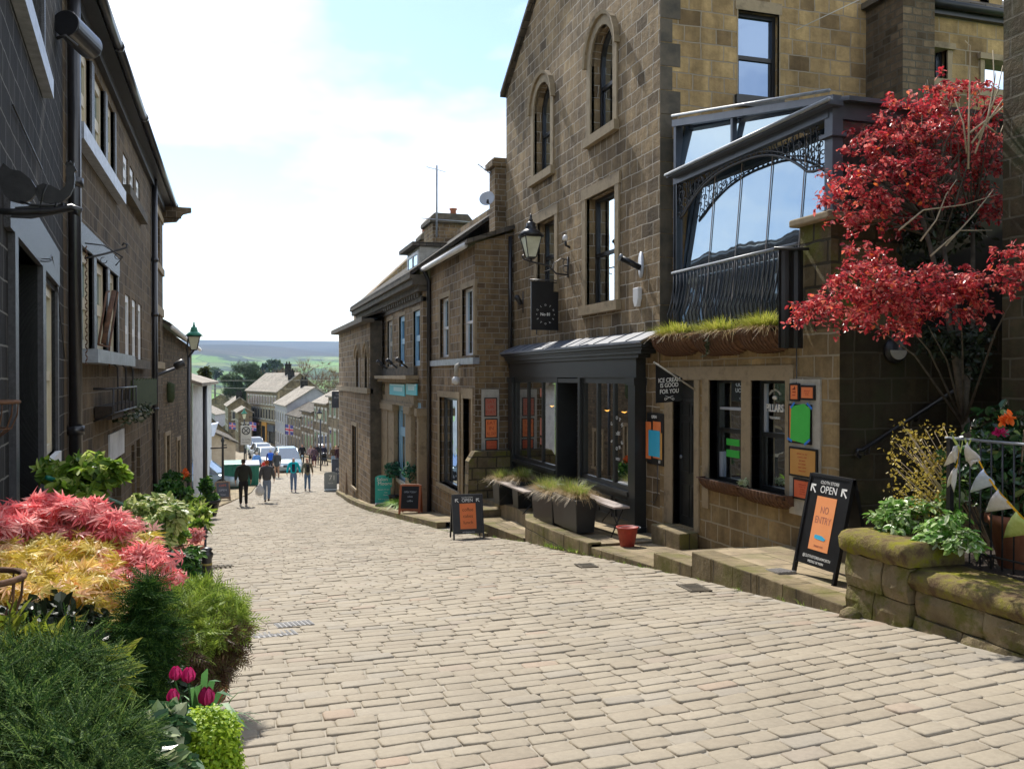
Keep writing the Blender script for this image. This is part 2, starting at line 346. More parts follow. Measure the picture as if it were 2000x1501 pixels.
class Fr:       # a vertical facade: origin, horizontal direction d, outward normal n
    def __init__(s, O, d, n): s.O = Vector(O); s.d = Vector(d).normalized(); s.n = Vector(n).normalized()
    def p(s, a, z, o=0): q = s.O+s.d*a+s.n*o; return V(q.x, q.y, z)
    def px(s, u, v, o=0):
        r = ray(u, v); t = (s.O+s.n*o).dot(s.n)/r.dot(s.n); q = r*t; return (q-s.O).dot(s.d), q.z
    def a(s, u, o=0): return s.px(u, 735, o)[0]
    def z(s, u, v, o=0): return s.px(u, v, o)[1]
    def box(s, b, a0, a1, z0, z1, o0, o1, mi=0):
        if a0 > a1: a0, a1 = a1, a0
        P = [s.p(a0, z0, o0), s.p(a1, z0, o0), s.p(a1, z0, o1), s.p(a0, z0, o1)]
        b.hexa(P+[V(q.x, q.y, z1) for q in P], mi)
    def poly(s, b, pts, o0, o1, mi=0): b.prism([s.p(a, z, o0) for a, z in pts], s.n*(o1-o0), mi)
def rect(a0, a1, z0, z1): return [(min(a0, a1), z0), (max(a0, a1), z0), (max(a0, a1), z1), (min(a0, a1), z1)]
def archpoly(a0, a1, z0, z1, rise, n=9):
    a0, a1 = min(a0, a1), max(a0, a1); c = (a0+a1)/2; w = (a1-a0)/2; zs = z1-rise
    return [(a0, z0), (a1, z0)]+[(c+w*math.cos(math.pi*i/n), zs+rise*math.sin(math.pi*i/n)) for i in range(n+1)]
def ccw(p): A = sum(p[i][0]*p[(i+1) % len(p)][1]-p[(i+1) % len(p)][0]*p[i][1] for i in range(len(p))); return list(p) if A > 0 else list(p)[::-1]
def wall(fr, outline, holes=(), depth=.22, o=0, b=None, mi=0, rmi=None, back=None):
    b = b or MB(); loops = [ccw(outline)]+[ccw(h) for h in holes]
    tri = tessellate_polygon([[V(a, z, 0) for a, z in L] for L in loops]); flat = [q for L in loops for q in L]
    P = [fr.p(a, z, o) for a, z in flat]; fl = fr.d.cross(V(0, 0, 1)).dot(fr.n) > 0; fs = []
    for t in tri:
        (x0, y0), (x1, y1), (x2, y2) = [flat[i] for i in t]
        A = (x1-x0)*(y2-y0)-(x2-x0)*(y1-y0)
        if abs(A) < 1e-9: continue
        fs.append(t if (A > 0) == fl else t[::-1])
    b.add(P, fs, mi)
    for L in loops[1:]:
        n = len(L); vs = [fr.p(a, z, o) for a, z in L]+[fr.p(a, z, o-depth) for a, z in L]
        b.add(vs, [((i+1) % n, i, n+i, n+(i+1) % n) if fl else (i, (i+1) % n, n+(i+1) % n, n+i) for i in range(n)], mi if rmi is None else rmi)
    if back is not None:      # outer rim, so that the wall has its thickness
        L = loops[0]; n = len(L); vs = [fr.p(a, z, o) for a, z in L]+[fr.p(a, z, o-back) for a, z in L]
        b.add(vs, [(i, (i+1) % n, n+(i+1) % n, n+i) if fl else ((i+1) % n, i, n+i, n+(i+1) % n) for i in range(n)], mi)
    return b
def ring(fr, b, outer, inner, o0, o1, mi=0):      # flat band between two loops with the same point count
    n = len(outer); vs = [fr.p(a, z, o1) for a, z in outer]+[fr.p(a, z, o1) for a, z in inner]+[fr.p(a, z, o0) for a, z in outer]+[fr.p(a, z, o0) for a, z in inner]
    fs = []
    for i in range(n):
        j = (i+1) % n; fs += [(i, j, n+j, n+i), (2*n+i, 2*n+j, j, i), (n+i, n+j, 3*n+j, 3*n+i)]
    b.add(vs, fs, mi)
def inset(a0, a1, z0, z1, w): return a0+w, a1-w, z0+w, z1-w
def window(fr, a0, a1, z0, z1, parent, dep=.16, frame='charcoal', glass='glass_dark', rail=.5, fw=.055, surround=None, sw=.13, sill=.12, sillm=None, proud=.03,
           arch=0, bars=0, head=None, sillproud=.07, o=0, hood=False, upper='', name='window'):
    a0, a1 = min(a0, a1), max(a0, a1); b = MB()
    pf = archpoly if arch else None
    outer = archpoly(a0, a1, z0, z1, arch) if arch else rect(a0, a1, z0, z1)
    i1 = inset(a0, a1, z0, z1, fw); inner = archpoly(*i1, max(arch-fw*.6, .02)) if arch else rect(*i1)
    ring(fr, b, outer, inner, o-dep-.03, o-dep+.03)
    if rail is not None:
        zm = z0+(z1-z0)*rail; fr.box(b, i1[0], i1[1], zm-fw*.55, zm+fw*.55, o-dep-.026, o-dep+.022)
        fr.box(b, i1[0], i1[0]+fw*.7, i1[2], zm-fw*.55, o-dep-.05, o-dep-.0); fr.box(b, i1[1]-fw*.7, i1[1], i1[2], zm-fw*.55, o-dep-.05, o-dep-.0)
    for k in range(bars):
        ac = i1[0]+(i1[1]-i1[0])*(k+1)/(bars+1); fr.box(b, ac-.014, ac+.014, i1[2], i1[3], o-dep-.02, o-dep+.012)
    w = b.build(name, frame, parent)
    g = MB(); fr.poly(g, outer, o-dep-.022, o-dep-.012); g.build('pane', glass, w)
    if surround:
        q = MB(); so_ = archpoly(a0-sw, a1+sw, z0, z1+sw, arch+sw) if arch else [(a0-sw, z0), (a1+sw, z0), (a1+sw, z1+(head or sw)), (a0-sw, z1+(head or sw))]
        if arch: n = len(outer); ring(fr, q, so_, outer, o-.05, o+proud)
        else:
            fr.box(q, a0-sw, a0, z0, z1, o-.05, o+proud); fr.box(q, a1, a1+sw, z0, z1, o-.05, o+proud)
            fr.box(q, a0-sw-.03, a1+sw+.03, z1, z1+(head or sw), o-.05, o+proud+.004)
        q.build('surround', surround, w)
        if hood:
            h = MB(); oo = archpoly(a0-sw-.06, a1+sw+.06, z1-arch, z1+sw+.07, arch+sw+.07)[2:]; ii = so_[2:]; n = len(oo)
            vs = [fr.p(a, z, o+proud+.07) for a, z in oo]+[fr.p(a, z, o+proud+.05) for a, z in ii]+[fr.p(a, z, o) for a, z in oo]+[fr.p(a, z, o) for a, z in ii]
            h.add(vs, [f for i in range(n-1) for f in ((i, i+1, n+i+1, n+i), (2*n+i, 2*n+i+1, i+1, i), (n+i, n+i+1, 3*n+i+1, 3*n+i))]+[(0, n, 3*n, 2*n), (n-1, 2*n-1, 4*n-1, 3*n-1)])
            h.build('hood_mould', surround, w)
    if sill:
        q = MB(); fr.box(q, a0-sw-.04, a1+sw+.04, z0-sill, z0, o-dep-.03, o+sillproud); q.build('sill', sillm or surround or frame, w)
    return w
def drainpipe(pts, r, parent, m='blackmetal', name='drainpipe', collars=(), n=None):
    b = MB(); b.tube(pts, r, 10)
    for z in collars:
        for i in range(len(pts)-1):
            a_, c_ = Vector(pts[i]), Vector(pts[i+1])
            if min(a_.z, c_.z) <= z <= max(a_.z, c_.z) and abs(a_.z-c_.z) > .3:
                p = a_.lerp(c_, (z-a_.z)/(c_.z-a_.z)); b.lathe(p-V(0, 0, .05), [(r*1.3, 0), (r*1.3, .1)], 12); break
    return b.build(name, m, parent)

# leaves: one template copied many times with numpy
def leaves(b, P, size, tmpl, norm=None, spread=.9, mi=0, sj=.35, droop=0.):
    n = len(P); P = np.asarray(P); tv, tf = tmpl; tv = np.asarray(tv, float); tf = np.asarray(tf)
    nn = RNG.normal(size=(n, 3)) if norm is None else np.asarray(norm)+RNG.normal(size=(n, 3))*spread
    nn /= np.linalg.norm(nn, axis=1)[:, None]+1e-9
    h = RNG.normal(size=(n, 3)); h[:, 2] -= droop; h -= nn*(h*nn).sum(1)[:, None]; h /= np.linalg.norm(h, axis=1)[:, None]+1e-9
    w = np.cross(nn, h); s_ = size*(1+RNG.uniform(-sj, sj, n))
    X = (tv[None, :, 0, None]*w[:, None]+tv[None, :, 1, None]*h[:, None]+tv[None, :, 2, None]*nn[:, None])*s_[:, None, None]+P[:, None]
    F = (tf[None]+(np.arange(n)*len(tv))[:, None, None]).reshape(-1, tf.shape[1])
    b.np(X.reshape(-1, 3), F, mi); return b
T_OVAL = ([(0, 0, 0), (.28, .35, .06), (.22, .75, .02), (0, 1, -.08), (-.22, .75, .02), (-.28, .35, .06)], [(0, 1, 2, 3), (0, 3, 4, 5)])
T_LONG = ([(0, 0, 0), (.12, .4, .04), (.09, .8, 0), (0, 1.1, -.1), (-.09, .8, 0), (-.12, .4, .04)], [(0, 1, 2, 3), (0, 3, 4, 5)])
def _palm():
    v = [(0, 0, 0)]; f = []
    for a, L in ((-105, .45), (-68, .75), (-34, .95), (0, 1.1), (34, .95), (68, .75), (105, .45)):
        c, s_ = math.cos(R(a)), math.sin(R(a)); k = len(v)
        for x, y, z in ((.10, .42, .03), (0, 1, -.12), (-.10, .42, .03)): v.append(((x*c+y*s_)*L, (-x*s_+y*c)*L, z))
        f.append((0, k, k+1, k+2))
    return v, f
T_PALM = _palm()
def cloud(c, rad, n, shell=.55):       # points in an ellipsoid, denser to the outside
    d = RNG.normal(size=(n, 3)); d /= np.linalg.norm(d, axis=1)[:, None]; r = RNG.uniform(shell, 1, n)**.6
    return np.array(c)+d*r[:, None]*np.array(rad), d
def blob_leaves(b, c, rad, n, size, tmpl, mi=0, clumps=14, up=.5, spread=.8, crad=.42, keep=None, droop=0.):
    cs, cd_ = cloud((0, 0, 0), (1, 1, 1), clumps, .6); per = max(1, n//clumps); PP = []; NN = []
    for i in range(clumps):
        q, d = cloud(cs[i]*.72, (crad,)*3, per, .3); PP.append(q); NN.append(d*.7+cs[i]*.6+np.array([0, 0, up]))
    P = np.concatenate(PP)*np.array(rad)+np.array(c); Nn = np.concatenate(NN)
    if keep is not None: k = keep(P); P = P[k]; Nn = Nn[k]
    return leaves(b, P, size, tmpl, Nn, spread, mi, droop=droop)
def blades(b, c, n, L, wd, rx, ry, lean=.6, mi=0, droop=.5, seg=4):       # tuft of arching grass
    vs = []; fs = []
    for i in range(n):
        a = random.uniform(0, 2*math.pi); rr = random.random()**.5; x = c[0]+rx*rr*math.cos(a); y = c[1]+ry*rr*math.sin(a)
        dr = V(math.cos(a)+random.gauss(0, .4), math.sin(a)+random.gauss(0, .4), 0); dr.normalize()
        l = L*random.uniform(.6, 1.15); le = lean*rr*random.uniform(.5, 1.3); side = V(-dr.y, dr.x, 0)*wd; o = len(vs); h = random.uniform(.8, 1.1)
        for j in range(seg+1):
            t = j/seg; q = V(x, y, c[2])+dr*(l*(le*t+droop*le*t*t))+V(0, 0, l*h*(t-droop*(le+.25)*t*t*1.3)); w_ = side*(1-t*.85)
            vs += [q-w_, q+w_]
        fs += [(o+2*j, o+2*j+1, o+2*j+3, o+2*j+2) for j in range(seg)]
    b.add(vs, fs, mi); return b

# ================================================================ THE GROUND
# setts: thousands of worn blocks in courses across the street, one mesh
def make_setts():
    rows = []; y = 1.2
    while y < 62: h = random.uniform(.118, .160); rows.append((y, h)); y += h+.007
    C = []
    for y, h in rows:
        x = -1.6-random.random()*.3
        x1 = 5.25 if y < 43 else 8.2
        while x < x1:
            w = random.uniform(.17, .30); C.append((x, y, w, h)); x += w+.007
    C = np.array(C); SK = .075      # the courses run a little skew
    n = len(C); jit = RNG.uniform(-1, 1, (n, 8, 2))*.006
    tv = []
    for k in range(8): tv.append(k)
    cx_, cy_ = C[:, 0], C[:, 1]; w, h = C[:, 2]/2, C[:, 3]/2; ch = .014
    sx = np.array([-1, 1, 1, 1, 1, -1, -1, -1.]); ox = np.array([1, -1, 0, 0, -1, 1, 0, 0])*1.
    sy = np.array([-1, -1, -1, 1, 1, 1, 1, -1.]); oy = np.array([0, 0, 1, -1, 0, 0, -1, 1])*1.
    def loop(ins, dz, cc):
        X = sx[None]*(w[:, None]-ins)+ox[None]*cc+cx_[:, None]+w[:, None]; Y = sy[None]*(h[:, None]-ins)+oy[None]*cc+cy_[:, None]+h[:, None]
        X = X+jit[:, :, 0]; Y = Y+jit[:, :, 1]; Y = Y+SK*X; return X, Y, dz
    tilt = RNG.normal(size=(n, 2))*.011; lift = RNG.normal(size=n)*.0028
    out_ = []
    for ins, dz, cc in ((0, -.035, ch), (.001, -.006, ch), (.004, -.001, ch*1.1), (.012, .0015, ch*1.15)):
        X, Y, dz = loop(ins, dz, cc); Z = np.interp(Y, YS, ZS)+dz+lift[:, None]+tilt[:, :1]*(X-X.mean(1)[:, None])+tilt[:, 1:]*(Y-Y.mean(1)[:, None])
        Z += .012*np.sin(X*1.3+Y*.35)+.010*np.sin(Y*1.1-X*.6)
        out_.append(np.stack([X, Y, Z], 2))
    vs = np.concatenate(out_, 1)        # n,32,3
    mx_ = vs[:, :, 0].mean(1); my = vs[:, :, 1].mean(1)
    kx = np.interp(my, [-20, 15, 17, 20, 27, 36, 42, 46, 60, 75, 105, 180], [5.02, 4.97, 4.78, 4.5, 4.3, 4.3, 4.5, 5.3, 7.6, 8.3, 5.3, 4.6])
    lx = np.interp(my, [-20, 5, 13, 30, 34, 45, 60, 120], [-.0, -.02, -.3, -1.0, -1.0, .7, 1.6, 1.6])
    keep = (mx_ < kx-.02) & (mx_ > lx-.5); vs = vs[keep]; n = len(vs)
    F = []
    for r in range(3):
        for j in range(8): F.append((r*8+j, r*8+(j+1) % 8, (r+1)*8+(j+1) % 8, (r+1)*8+j))
    F = np.array(F)[None]+(np.arange(n)*32)[:, None, None]; T = np.arange(24, 32)[None]+(np.arange(n)*32)[:, None]
    b = MB(); b.np(vs.reshape(-1, 3), F.reshape(-1, 4), 0, True); b.f += [tuple(q) for q in T.tolist()]; b.m += [0]*n; b.sm += [True]*n
    return b
m = mat('setts', rough=.78, spec=.3); k = N(m)
c = k.ramp(k.rnd(), [(0, (.285, .245, .187)), (.3, (.325, .283, .217)), (.55, (.305, .266, .206)), (.75, (.335, .292, .226)), (.95, (.295, .265, .218)), (.998, (.34, .265, .20))])
n1 = k.noise(k.ob(), 1.1, 4); c = k.mix(.5, c, k.ramp(n1.outputs[0], [(.3, (.72, .70, .66)), (.7, (1.15, 1.13, 1.1))]), 'MULTIPLY')
n2 = k.noise(k.ob(), 28, 5, .7); c = k.mix(.4, c, k.ramp(n2.outputs[0], [(.3, (.7, .68, .65)), (.7, (1.2, 1.18, 1.15))]), 'MULTIPLY')
k.l(c, k.b.inputs['Base Color']); n3 = k.noise(k.ob(), 9, 4, .6)
k.l(k.bump(n2.outputs[0], .55, .004, k.bump(n3.outputs[0], .5, .014)), k.b.inputs['Normal']); M['setts'] = m
tag(make_setts().build('cobbled_road', 'setts'), 'cream grey stone setts laid in courses down the steep street', kind='structure')
m = noisy('joint', (.24, .215, .17), (.35, .31, .25), 5, .92, .01, coord='ob'); M['joint'] = m
b = MB(); g = [1, 2, 3]+list(range(4, 62, 2))+[62]
g = list(np.arange(.8, 62.2, .35)); xs_ = list(np.linspace(-1.9, 5.3, 19)); wz = lambda x, y: zr(y)-.0095+.012*math.sin(x*1.3+y*.35)+.010*math.sin(y*1.1-x*.6)
for y in g: b.v += [(x, y, wz(x, y)) for x in xs_]
for i_ in range(len(b.v)):
    x, y, z = b.v[i_]
    if x > 5.2 and y > 43: b.v[i_] = (8.6, y, z)
b.f = [(j*19+i, j*19+i+1, (j+1)*19+i+1, (j+1)*19+i) for j in range(len(g)-1) for i in range(18)]; b.m = [0]*len(b.f); b.sm = [True]*len(b.f)
tag(b.build('road_bed', 'joint'), 'pale mortar between the setts', kind='structure')
m = stone('farroad', (.34, .30, .22), (.42, .37, .28), (.38, .34, .26), (.28, .24, .18), .17, .28, .01, .006, darkf=.1); M['farroad'] = m
b = MB(); g = list(range(61, 181, 4)); cxr = lambda y: float(np.interp(y, [60, 90, 180], [3.6, 3.2, 3.0]))
for i in range(len(g)-1): b.add([(cxr(g[i])-4.6, g[i], zr(g[i])+.01), (cxr(g[i])+5.6, g[i], zr(g[i])+.01), (cxr(g[i+1])+5.6, g[i+1], zr(g[i+1])+.01), (cxr(g[i+1])-4.6, g[i+1], zr(g[i+1])+.01)], [(0, 1, 2, 3)])
tag(b.build('lower_road', 'farroad'), 'far end of the cobbled street among the parked cars', kind='structure')

# right-hand pavement: flagged shelves that step down with the street, each with its kerb face
b = MB(); kb = MB()
def shelf(y0, y1, dy=.45, xin=7.6, kt=.30):
    n = max(1, round((y1-y0)/dy)); ys = [y0+(y1-y0)*i/n for i in range(n+1)]
    for i in range(n):
        a, c_ = ys[i], ys[i+1]; za, zc = zp(a+1e-4), zp(c_-1e-4); ka, kc = kerbx(a), kerbx(c_)
        b.add([(ka+kt, a, za), (xin, a, za), (xin, c_, zc), (kc+kt, c_, zc)], [(0, 1, 2, 3)])
        j = .004*math.sin(i*2.3)
        kb.hexa([(ka+j, a, zr(a)-.1), (ka+kt, a, zr(a)-.1), (kc+kt, c_, zr(c_)-.1), (kc-j, c_, zr(c_)-.1), (ka+j, a, za+.004), (ka+kt, a, za+.004), (kc+kt, c_, zc+.004), (kc-j, c_, zc+.004)])
    b.add([(kerbx(y1)+kt, y1, zp(y1-1e-4)), (xin, y1, zp(y1-1e-4)), (xin, y1, zp(y1-1e-4)-1.2), (kerbx(y1)+kt, y1, zp(y1-1e-4)-1.2)], [(0, 1, 2, 3)])
shelf(6.35, 9.0); shelf(9.0, 9.95); shelf(9.95, 12.0, xin=7.6)
shelf(15.1, 17.2, kt=.4); shelf(20.2, 48, 1.2, kt=.22); shelf(48, 104, 3, kt=.22, xin=12)
tag(b.build('pavement', 'flag'), 'stepped stone flag pavement along the right hand shops', kind='structure')
tag(kb.build('kerb', 'kerb', bevel=.012), 'mossy stone kerb faces along the right hand pavement', kind='structure')
# raised terrace in front of the dark shop front
b = MB(); zt = lambda y: -2.47-.045*(y-12)
pts = [(12.0, 5.0, 7.2), (13, 5.0, 7.2), (14, 5.02, 7.2), (15.1, 5.05, 7.2), (16, 5.35, 7.2), (17.3, 5.5, 7.2), (18.6, 5.45, 7.2), (19.9, 5.4, 7.2)]
for (y0, a0, c0), (y1, a1, c1) in zip(pts, pts[1:]):
    b.hexa([(a0, y0, zr(y0)-.3), (c0, y0, zr(y0)-.3), (c1, y1, zr(y1)-.3), (a1, y1, zr(y1)-.3), (a0, y0, zt(y0)), (c0, y0, zt(y0)), (c1, y1, zt(y1)), (a1, y1, zt(y1))])
tag(b.build('terrace', 'flag'), 'raised flagged terrace in front of the dark shop front', kind='structure')
b = MB()
for (y0, a0, _), (y1, a1, _) in zip(pts[:5], pts[1:5]):
    b.hexa([(a0-.06, y0, zr(y0)-.1), (a0+.16, y0, zr(y0)-.1), (a1+.16, y1, zr(y1)-.1), (a1-.06, y1, zr(y1)-.1), (a0-.06, y0, zt(y0)+.03), (a0+.16, y0, zt(y0)+.03), (a1+.16, y1, zt(y1)+.03), (a1-.06, y1, zt(y1)+.03)])
tag(b.build('terrace_edge', 'kerb', bevel=.02), 'mossy stone edging course below the long planters', kind='structure')
b = MB()
for i, (y0, y1, x0, x1, z) in enumerate([(17.2, 18.3, 4.78, 5.6, -3.02), (18.2, 19.2, 4.95, 5.6, -2.86), (16.9, 17.35, 4.7, 5.4, -3.12)]):
    b.box(x0, x1, y0, y1, zr(y1)-.2, z)
tag(b.build('terrace_steps', 'kerb', bevel=.02), 'worn stone steps at the low end of the terrace', kind='structure')
# left pavement strip further down
b = MB(); ys = list(range(30, 62, 2))
for a, c_ in zip(ys, ys[1:]):
    b.hexa([(-5, a, zr(a)-.3), (leftx(a), a, zr(a)-.3), (leftx(c_), c_, zr(c_)-.3), (-5, c_, zr(c_)-.3), (-5, a, zr(a)+.05), (leftx(a), a, zr(a)+.05), (leftx(c_), c_, zr(c_)+.05), (-5, c_, zr(c_)+.05)])
tag(b.build('left_pavement', 'flag'), 'low pavement strip on the left further down the hill', kind='structure')
# soil bed along the foot of the left-hand houses
b = MB(); ys = [.6, 2, 4, 6, 8, 10, 12, 14, 18, 22, 26, 30]
for a, c_ in zip(ys, ys[1:]):
    la, lc = min(leftx(a)-.12, -.12), min(leftx(c_)-.12, -.12)
    b.hexa([(-3.2, a, zr(a)-.5), (la, a, zr(a)-.5), (lc, c_, zr(c_)-.5), (-3.2, c_, zr(c_)-.5), (-3.2, a, zr(a)+.10), (la, a, zr(a)+.10), (lc, c_, zr(c_)+.10), (-3.2, c_, zr(c_)+.10)])
tag(b.build('garden_bed', 'soil'), 'dark soil strip under the plants on the left', kind='structure')

# the land: one sheet from behind the camera across the valley to the moor
m = mat('land', rough=.95, spec=.1); k = N(m); P = k.ob()
mpn = k.n('ShaderNodeMapping'); mpn.inputs['Scale'].default_value = (1, .35, 1); k.l(P, mpn.inputs[0])
vo = k.n('ShaderNodeTexVoronoi'); vo.inputs['Scale'].default_value = .011; k.l(mpn.outputs[0], vo.inputs['Vector'])
ve = k.n('ShaderNodeTexVoronoi', feature='DISTANCE_TO_EDGE'); ve.inputs['Scale'].default_value = .011; k.l(mpn.outputs[0], ve.inputs['Vector'])
sp = k.n('ShaderNodeSeparateColor'); k.l(vo.outputs['Color'], sp.inputs[0])
fld = k.ramp(sp.outputs[0], [(0, (.06, .12, .022)), (.3, (.15, .26, .045)), (.6, (.09, .17, .03)), (.8, (.19, .23, .07)), (1, (.05, .09, .025))])
fld = k.mix(k.ramp(ve.outputs[0], [(.0, (1, 1, 1)), (.035, (0, 0, 0))]), fld, (.018, .028, .012))
wn_ = k.noise(mpn.outputs[0], .0065, 6, .6); fld = k.mix(k.ramp(wn_.outputs[0], [(.53, (0, 0, 0)), (.58, (1, 1, 1))]), fld, (.02, .03, .014))
geo = k.n('ShaderNodeSeparateXYZ'); k.l(P, geo.inputs[0]); mn = k.noise(P, .004, 6, .6)
moor = k.ramp(mn.outputs[0], [(.35, (.022, .026, .022)), (.6, (.05, .045, .03)), (.75, (.045, .055, .028))])
hh = k.math('ADD', geo.outputs[2], k.math('MULTIPLY', mn.outputs[0], 50)); fld = k.mix(k.ramp(k.math('MULTIPLY', hh, .01), [(.86, (0, 0, 0)), (.98, (1, 1, 1))]), fld, moor)
k.l(fld, k.b.inputs['Base Color']); M['land'] = m
def landz(x, y):
    base = float(np.interp(y, [-60]+YS[1:]+[260, 420, 700, 1000, 1400, 1900, 2600, 3300, 4200, 5600, 8000], [4]+ZS[1:]+[-28, -46, -58, -55, -30, 2, 42, 72, 120, 222, 226]))
    if y < 180: return base-.35
    a = x/max(y, 1)
    side = 28*math.exp(-((y-2900)/700)**2)*(1/(1+math.exp((a-.0)*75)))*1.15+20*math.exp(-((y-3700)/500)**2)*(1/(1+math.exp((a-.06)*60)))
    und = 6*math.sin(x*.004+y*.002)+5*math.sin(x*.0017-y*.0031+1)+3*math.sin(x*.011+y*.005)
    f = min(1, max(0, (y-400)/1200)); g = 1-min(1, max(0, (y-5000)/600))*.8
    return base+side+und*f*g
yy = list(np.linspace(-60, 180, 49))+list(np.geomspace(190, 8000, 110)); b = MB(); nx = 90
for y in yy:
    wdt = 60+abs(y)*.75 if y > 0 else 60
    for i in range(nx+1):
        x = (i/nx*2-1)*wdt
        b.v.append((x, y, landz(x, y)))
b.f = [(j*(nx+1)+i, j*(nx+1)+i+1, (j+1)*(nx+1)+i+1, (j+1)*(nx+1)+i) for j in range(len(yy)-1) for i in range(nx)]; b.m = [0]*len(b.f); b.sm = [True]*len(b.f)
tag(b.build('hills', 'land'), 'green field patchwork rising to a distant moorland ridge', kind='structure')

# ================================================================ RIGHT SIDE
F1 = Fr((6.29, 0, 0), (0, 1, 0), (-1, 0, 0))          # s = Y
FS = Fr((0, 12.36, 0), (1, 0, 0), (0, -1, 0))         # s = X
G1 = thing('gabled_building', 'tall gabled stone building with arched windows above a dark shop front', 'building', (6.29, 16.4, -2.6))
Y0, Y1 = 12.36, 20.5; ze = 6.8; za = 9.35; ym = (Y0+Y1)/2
holes = []; wins = []
# (u0,u1,vtop,vbot, arch) outer jamb pixels of each light
for (u0, u1, ut, vt, vb, ar) in ((1044, 1077, 1066, 157, 331, .52), (1155, 1199, 1183, 42, 256, .62), (1050, 1085, 1068, 420, 565, 0), (1146, 1203, 1175, 365, 601, 0)):
    a0, a1 = F1.a(u0), F1.a(u1); um = (u0+u1)/2; z1 = F1.z(um, vt+(0)); z0 = F1.z(um, (vb))
    wins.append((a0, a1, z0, z1, ar))
wins[0] = (*wins[0][:2], F1.z(1060, 338), F1.z(1066, 157), .5); wins[1] = (*wins[1][:2], F1.z(1176, 255), F1.z(1186, 42), .55)
wins[2] = (*wins[2][:2], F1.z(1068, 560), F1.z(1068, 428), 0); wins[3] = (*wins[3][:2], F1.z(1176, 592), F1.z(1176, 375), 0)
for a0, a1, z0, z1, ar in wins: holes.append(archpoly(min(a0, a1), max(a0, a1), z0, z1, ar) if ar else rect(a0, a1, z0, z1))
shop_hole = rect(13.0, 19.5, -2.75, .15)
b = wall(F1, [(Y0, -3.4), (Y1, -3.4), (Y1, ze), (ym, za), (Y0, ze)], holes+[shop_hole], .24)
b.build('front_wall', 'stone_main', G1)
for (a0, a1, z0, z1, ar) in wins:
    window(F1, a0, a1, z0, z1, G1, dep=.2, frame='black', glass='glass_mid', rail=.47, fw=.06, surround='ashlar', sw=.17, sill=.17, arch=ar, hood=bool(ar), proud=.035, head=.2 if not ar else None, sillproud=.1)
# side wall above the little building, with its sash window
aw0, aw1 = FS.a(1440), FS.a(1520); zw1, zw0 = FS.z(1440, 18), FS.z(1440, 186)
b = wall(FS, [(6.29, -1), (13, -1), (13, 9.9), (6.29, ze)], [rect(aw0, aw1, zw0, zw1)], .2); b.build('side_wall', 'stone_side', G1)
window(FS, aw0, aw1, zw0, zw1, G1, dep=.14, frame='black', glass='glass_skytint', rail=.48, fw=.06, sill=.18, sillm='charcoal', surround='ashlar', sw=.02, proud=.005, head=.18)
q = MB()
for i in range(19):       # dark quoins on the near corner
    z = -.0+i*.37; L = .34 if i % 2 else .2
    q.box(6.282, 6.29+L, 12.352, 12.36, z+.004, z+.362)
q.build('quoin', 'ashlar_dark', G1)
b = MB(); b.box(6.6, 12.6, 20.3, 20.5, -3, ze-.05); b.box(12.5, 12.7, 12.36, 20.4, -3, ze); b.build('rear_wall', 'stone_main', G1)
b = MB()      # stone slate roof with its verge
for sgn, ya in ((1, Y0), (-1, Y1)):
    dy_ = ym-ya; e = .16/abs(dy_); yA = ya-dy_*e*.6; zA = ze-(za-ze)*e*.6
    P = [(6.16, yA, zA+.05), (12.9, yA, zA+.05), (12.9, ym, za+.05), (6.16, ym, za+.05)]
    b.prism(P if sgn > 0 else P[::-1], (0, 0, .11))
b.build('roof', 'slate', G1)
b = MB(); b.tube([(6.2, Y1+.02, ze+.06), (6.2, ym, za+.16)], .045, 6); b.tube([(6.2, Y0, ze+.1), (6.2, ym, za+.16)], .045, 6); b.build('verge', 'ashlar_dark', G1)
# rear wing seen behind the red maple
F2 = Fr((0, 11.9, 0), (1, 0, 0), (0, -1, 0)); h1 = rect(F2.a(1817), F2.a(1846), F2.z(1830, 84), F2.z(1830, 170)); h2 = rect(F2.a(1918), F2.a(1990), F2.z(1935, 108), F2.z(1935, 190))
b = wall(F2, [(10.6, -1), (14.6, -1), (14.6, F2.z(1950, 50)+.12), (10.6, F2.z(1950, 50)+.12)], [h1, h2], .18); b.build('wing_wall', 'stone_side', G1)
for h in (h1, h2): window(F2, h[0][0], h[1][0], h[0][1], h[2][1], G1, dep=.13, frame='black', glass='glass_mid', rail=None, fw=.05, surround='ashlar', sw=.09, sill=.1, head=.14)
zt_ = F2.z(1950, 50)+.12
b = MB(); b.box(10.1, 10.72, 11.5, 12.36, -1, zt_+.02); b.build('chimney_breast', 'stone_rubble', G1)
b = MB(); b.box(10.0, 10.82, 11.4, 12.36, zt_+.02, zt_+.12); b.build('coping', 'ashlar_dark', G1)
b = MB(); b.prism([(10.3, 11.75, zt_+.02), (14.6, 11.75, zt_+.02), (14.6, 14.6, zt_+1.7), (10.3, 14.6, zt_+1.7)], (0, 0, .1)); b.build('wing_roof', 'slate', G1)
b = MB(); b.tube([(10.72, 11.74, zt_+.02), (14.6, 11.74, zt_+.02)], .07, 8); b.box(10.72, 14.6, 11.8, 11.9, zt_-.12, zt_+.02); b.build('gutter', 'charcoal', G1)

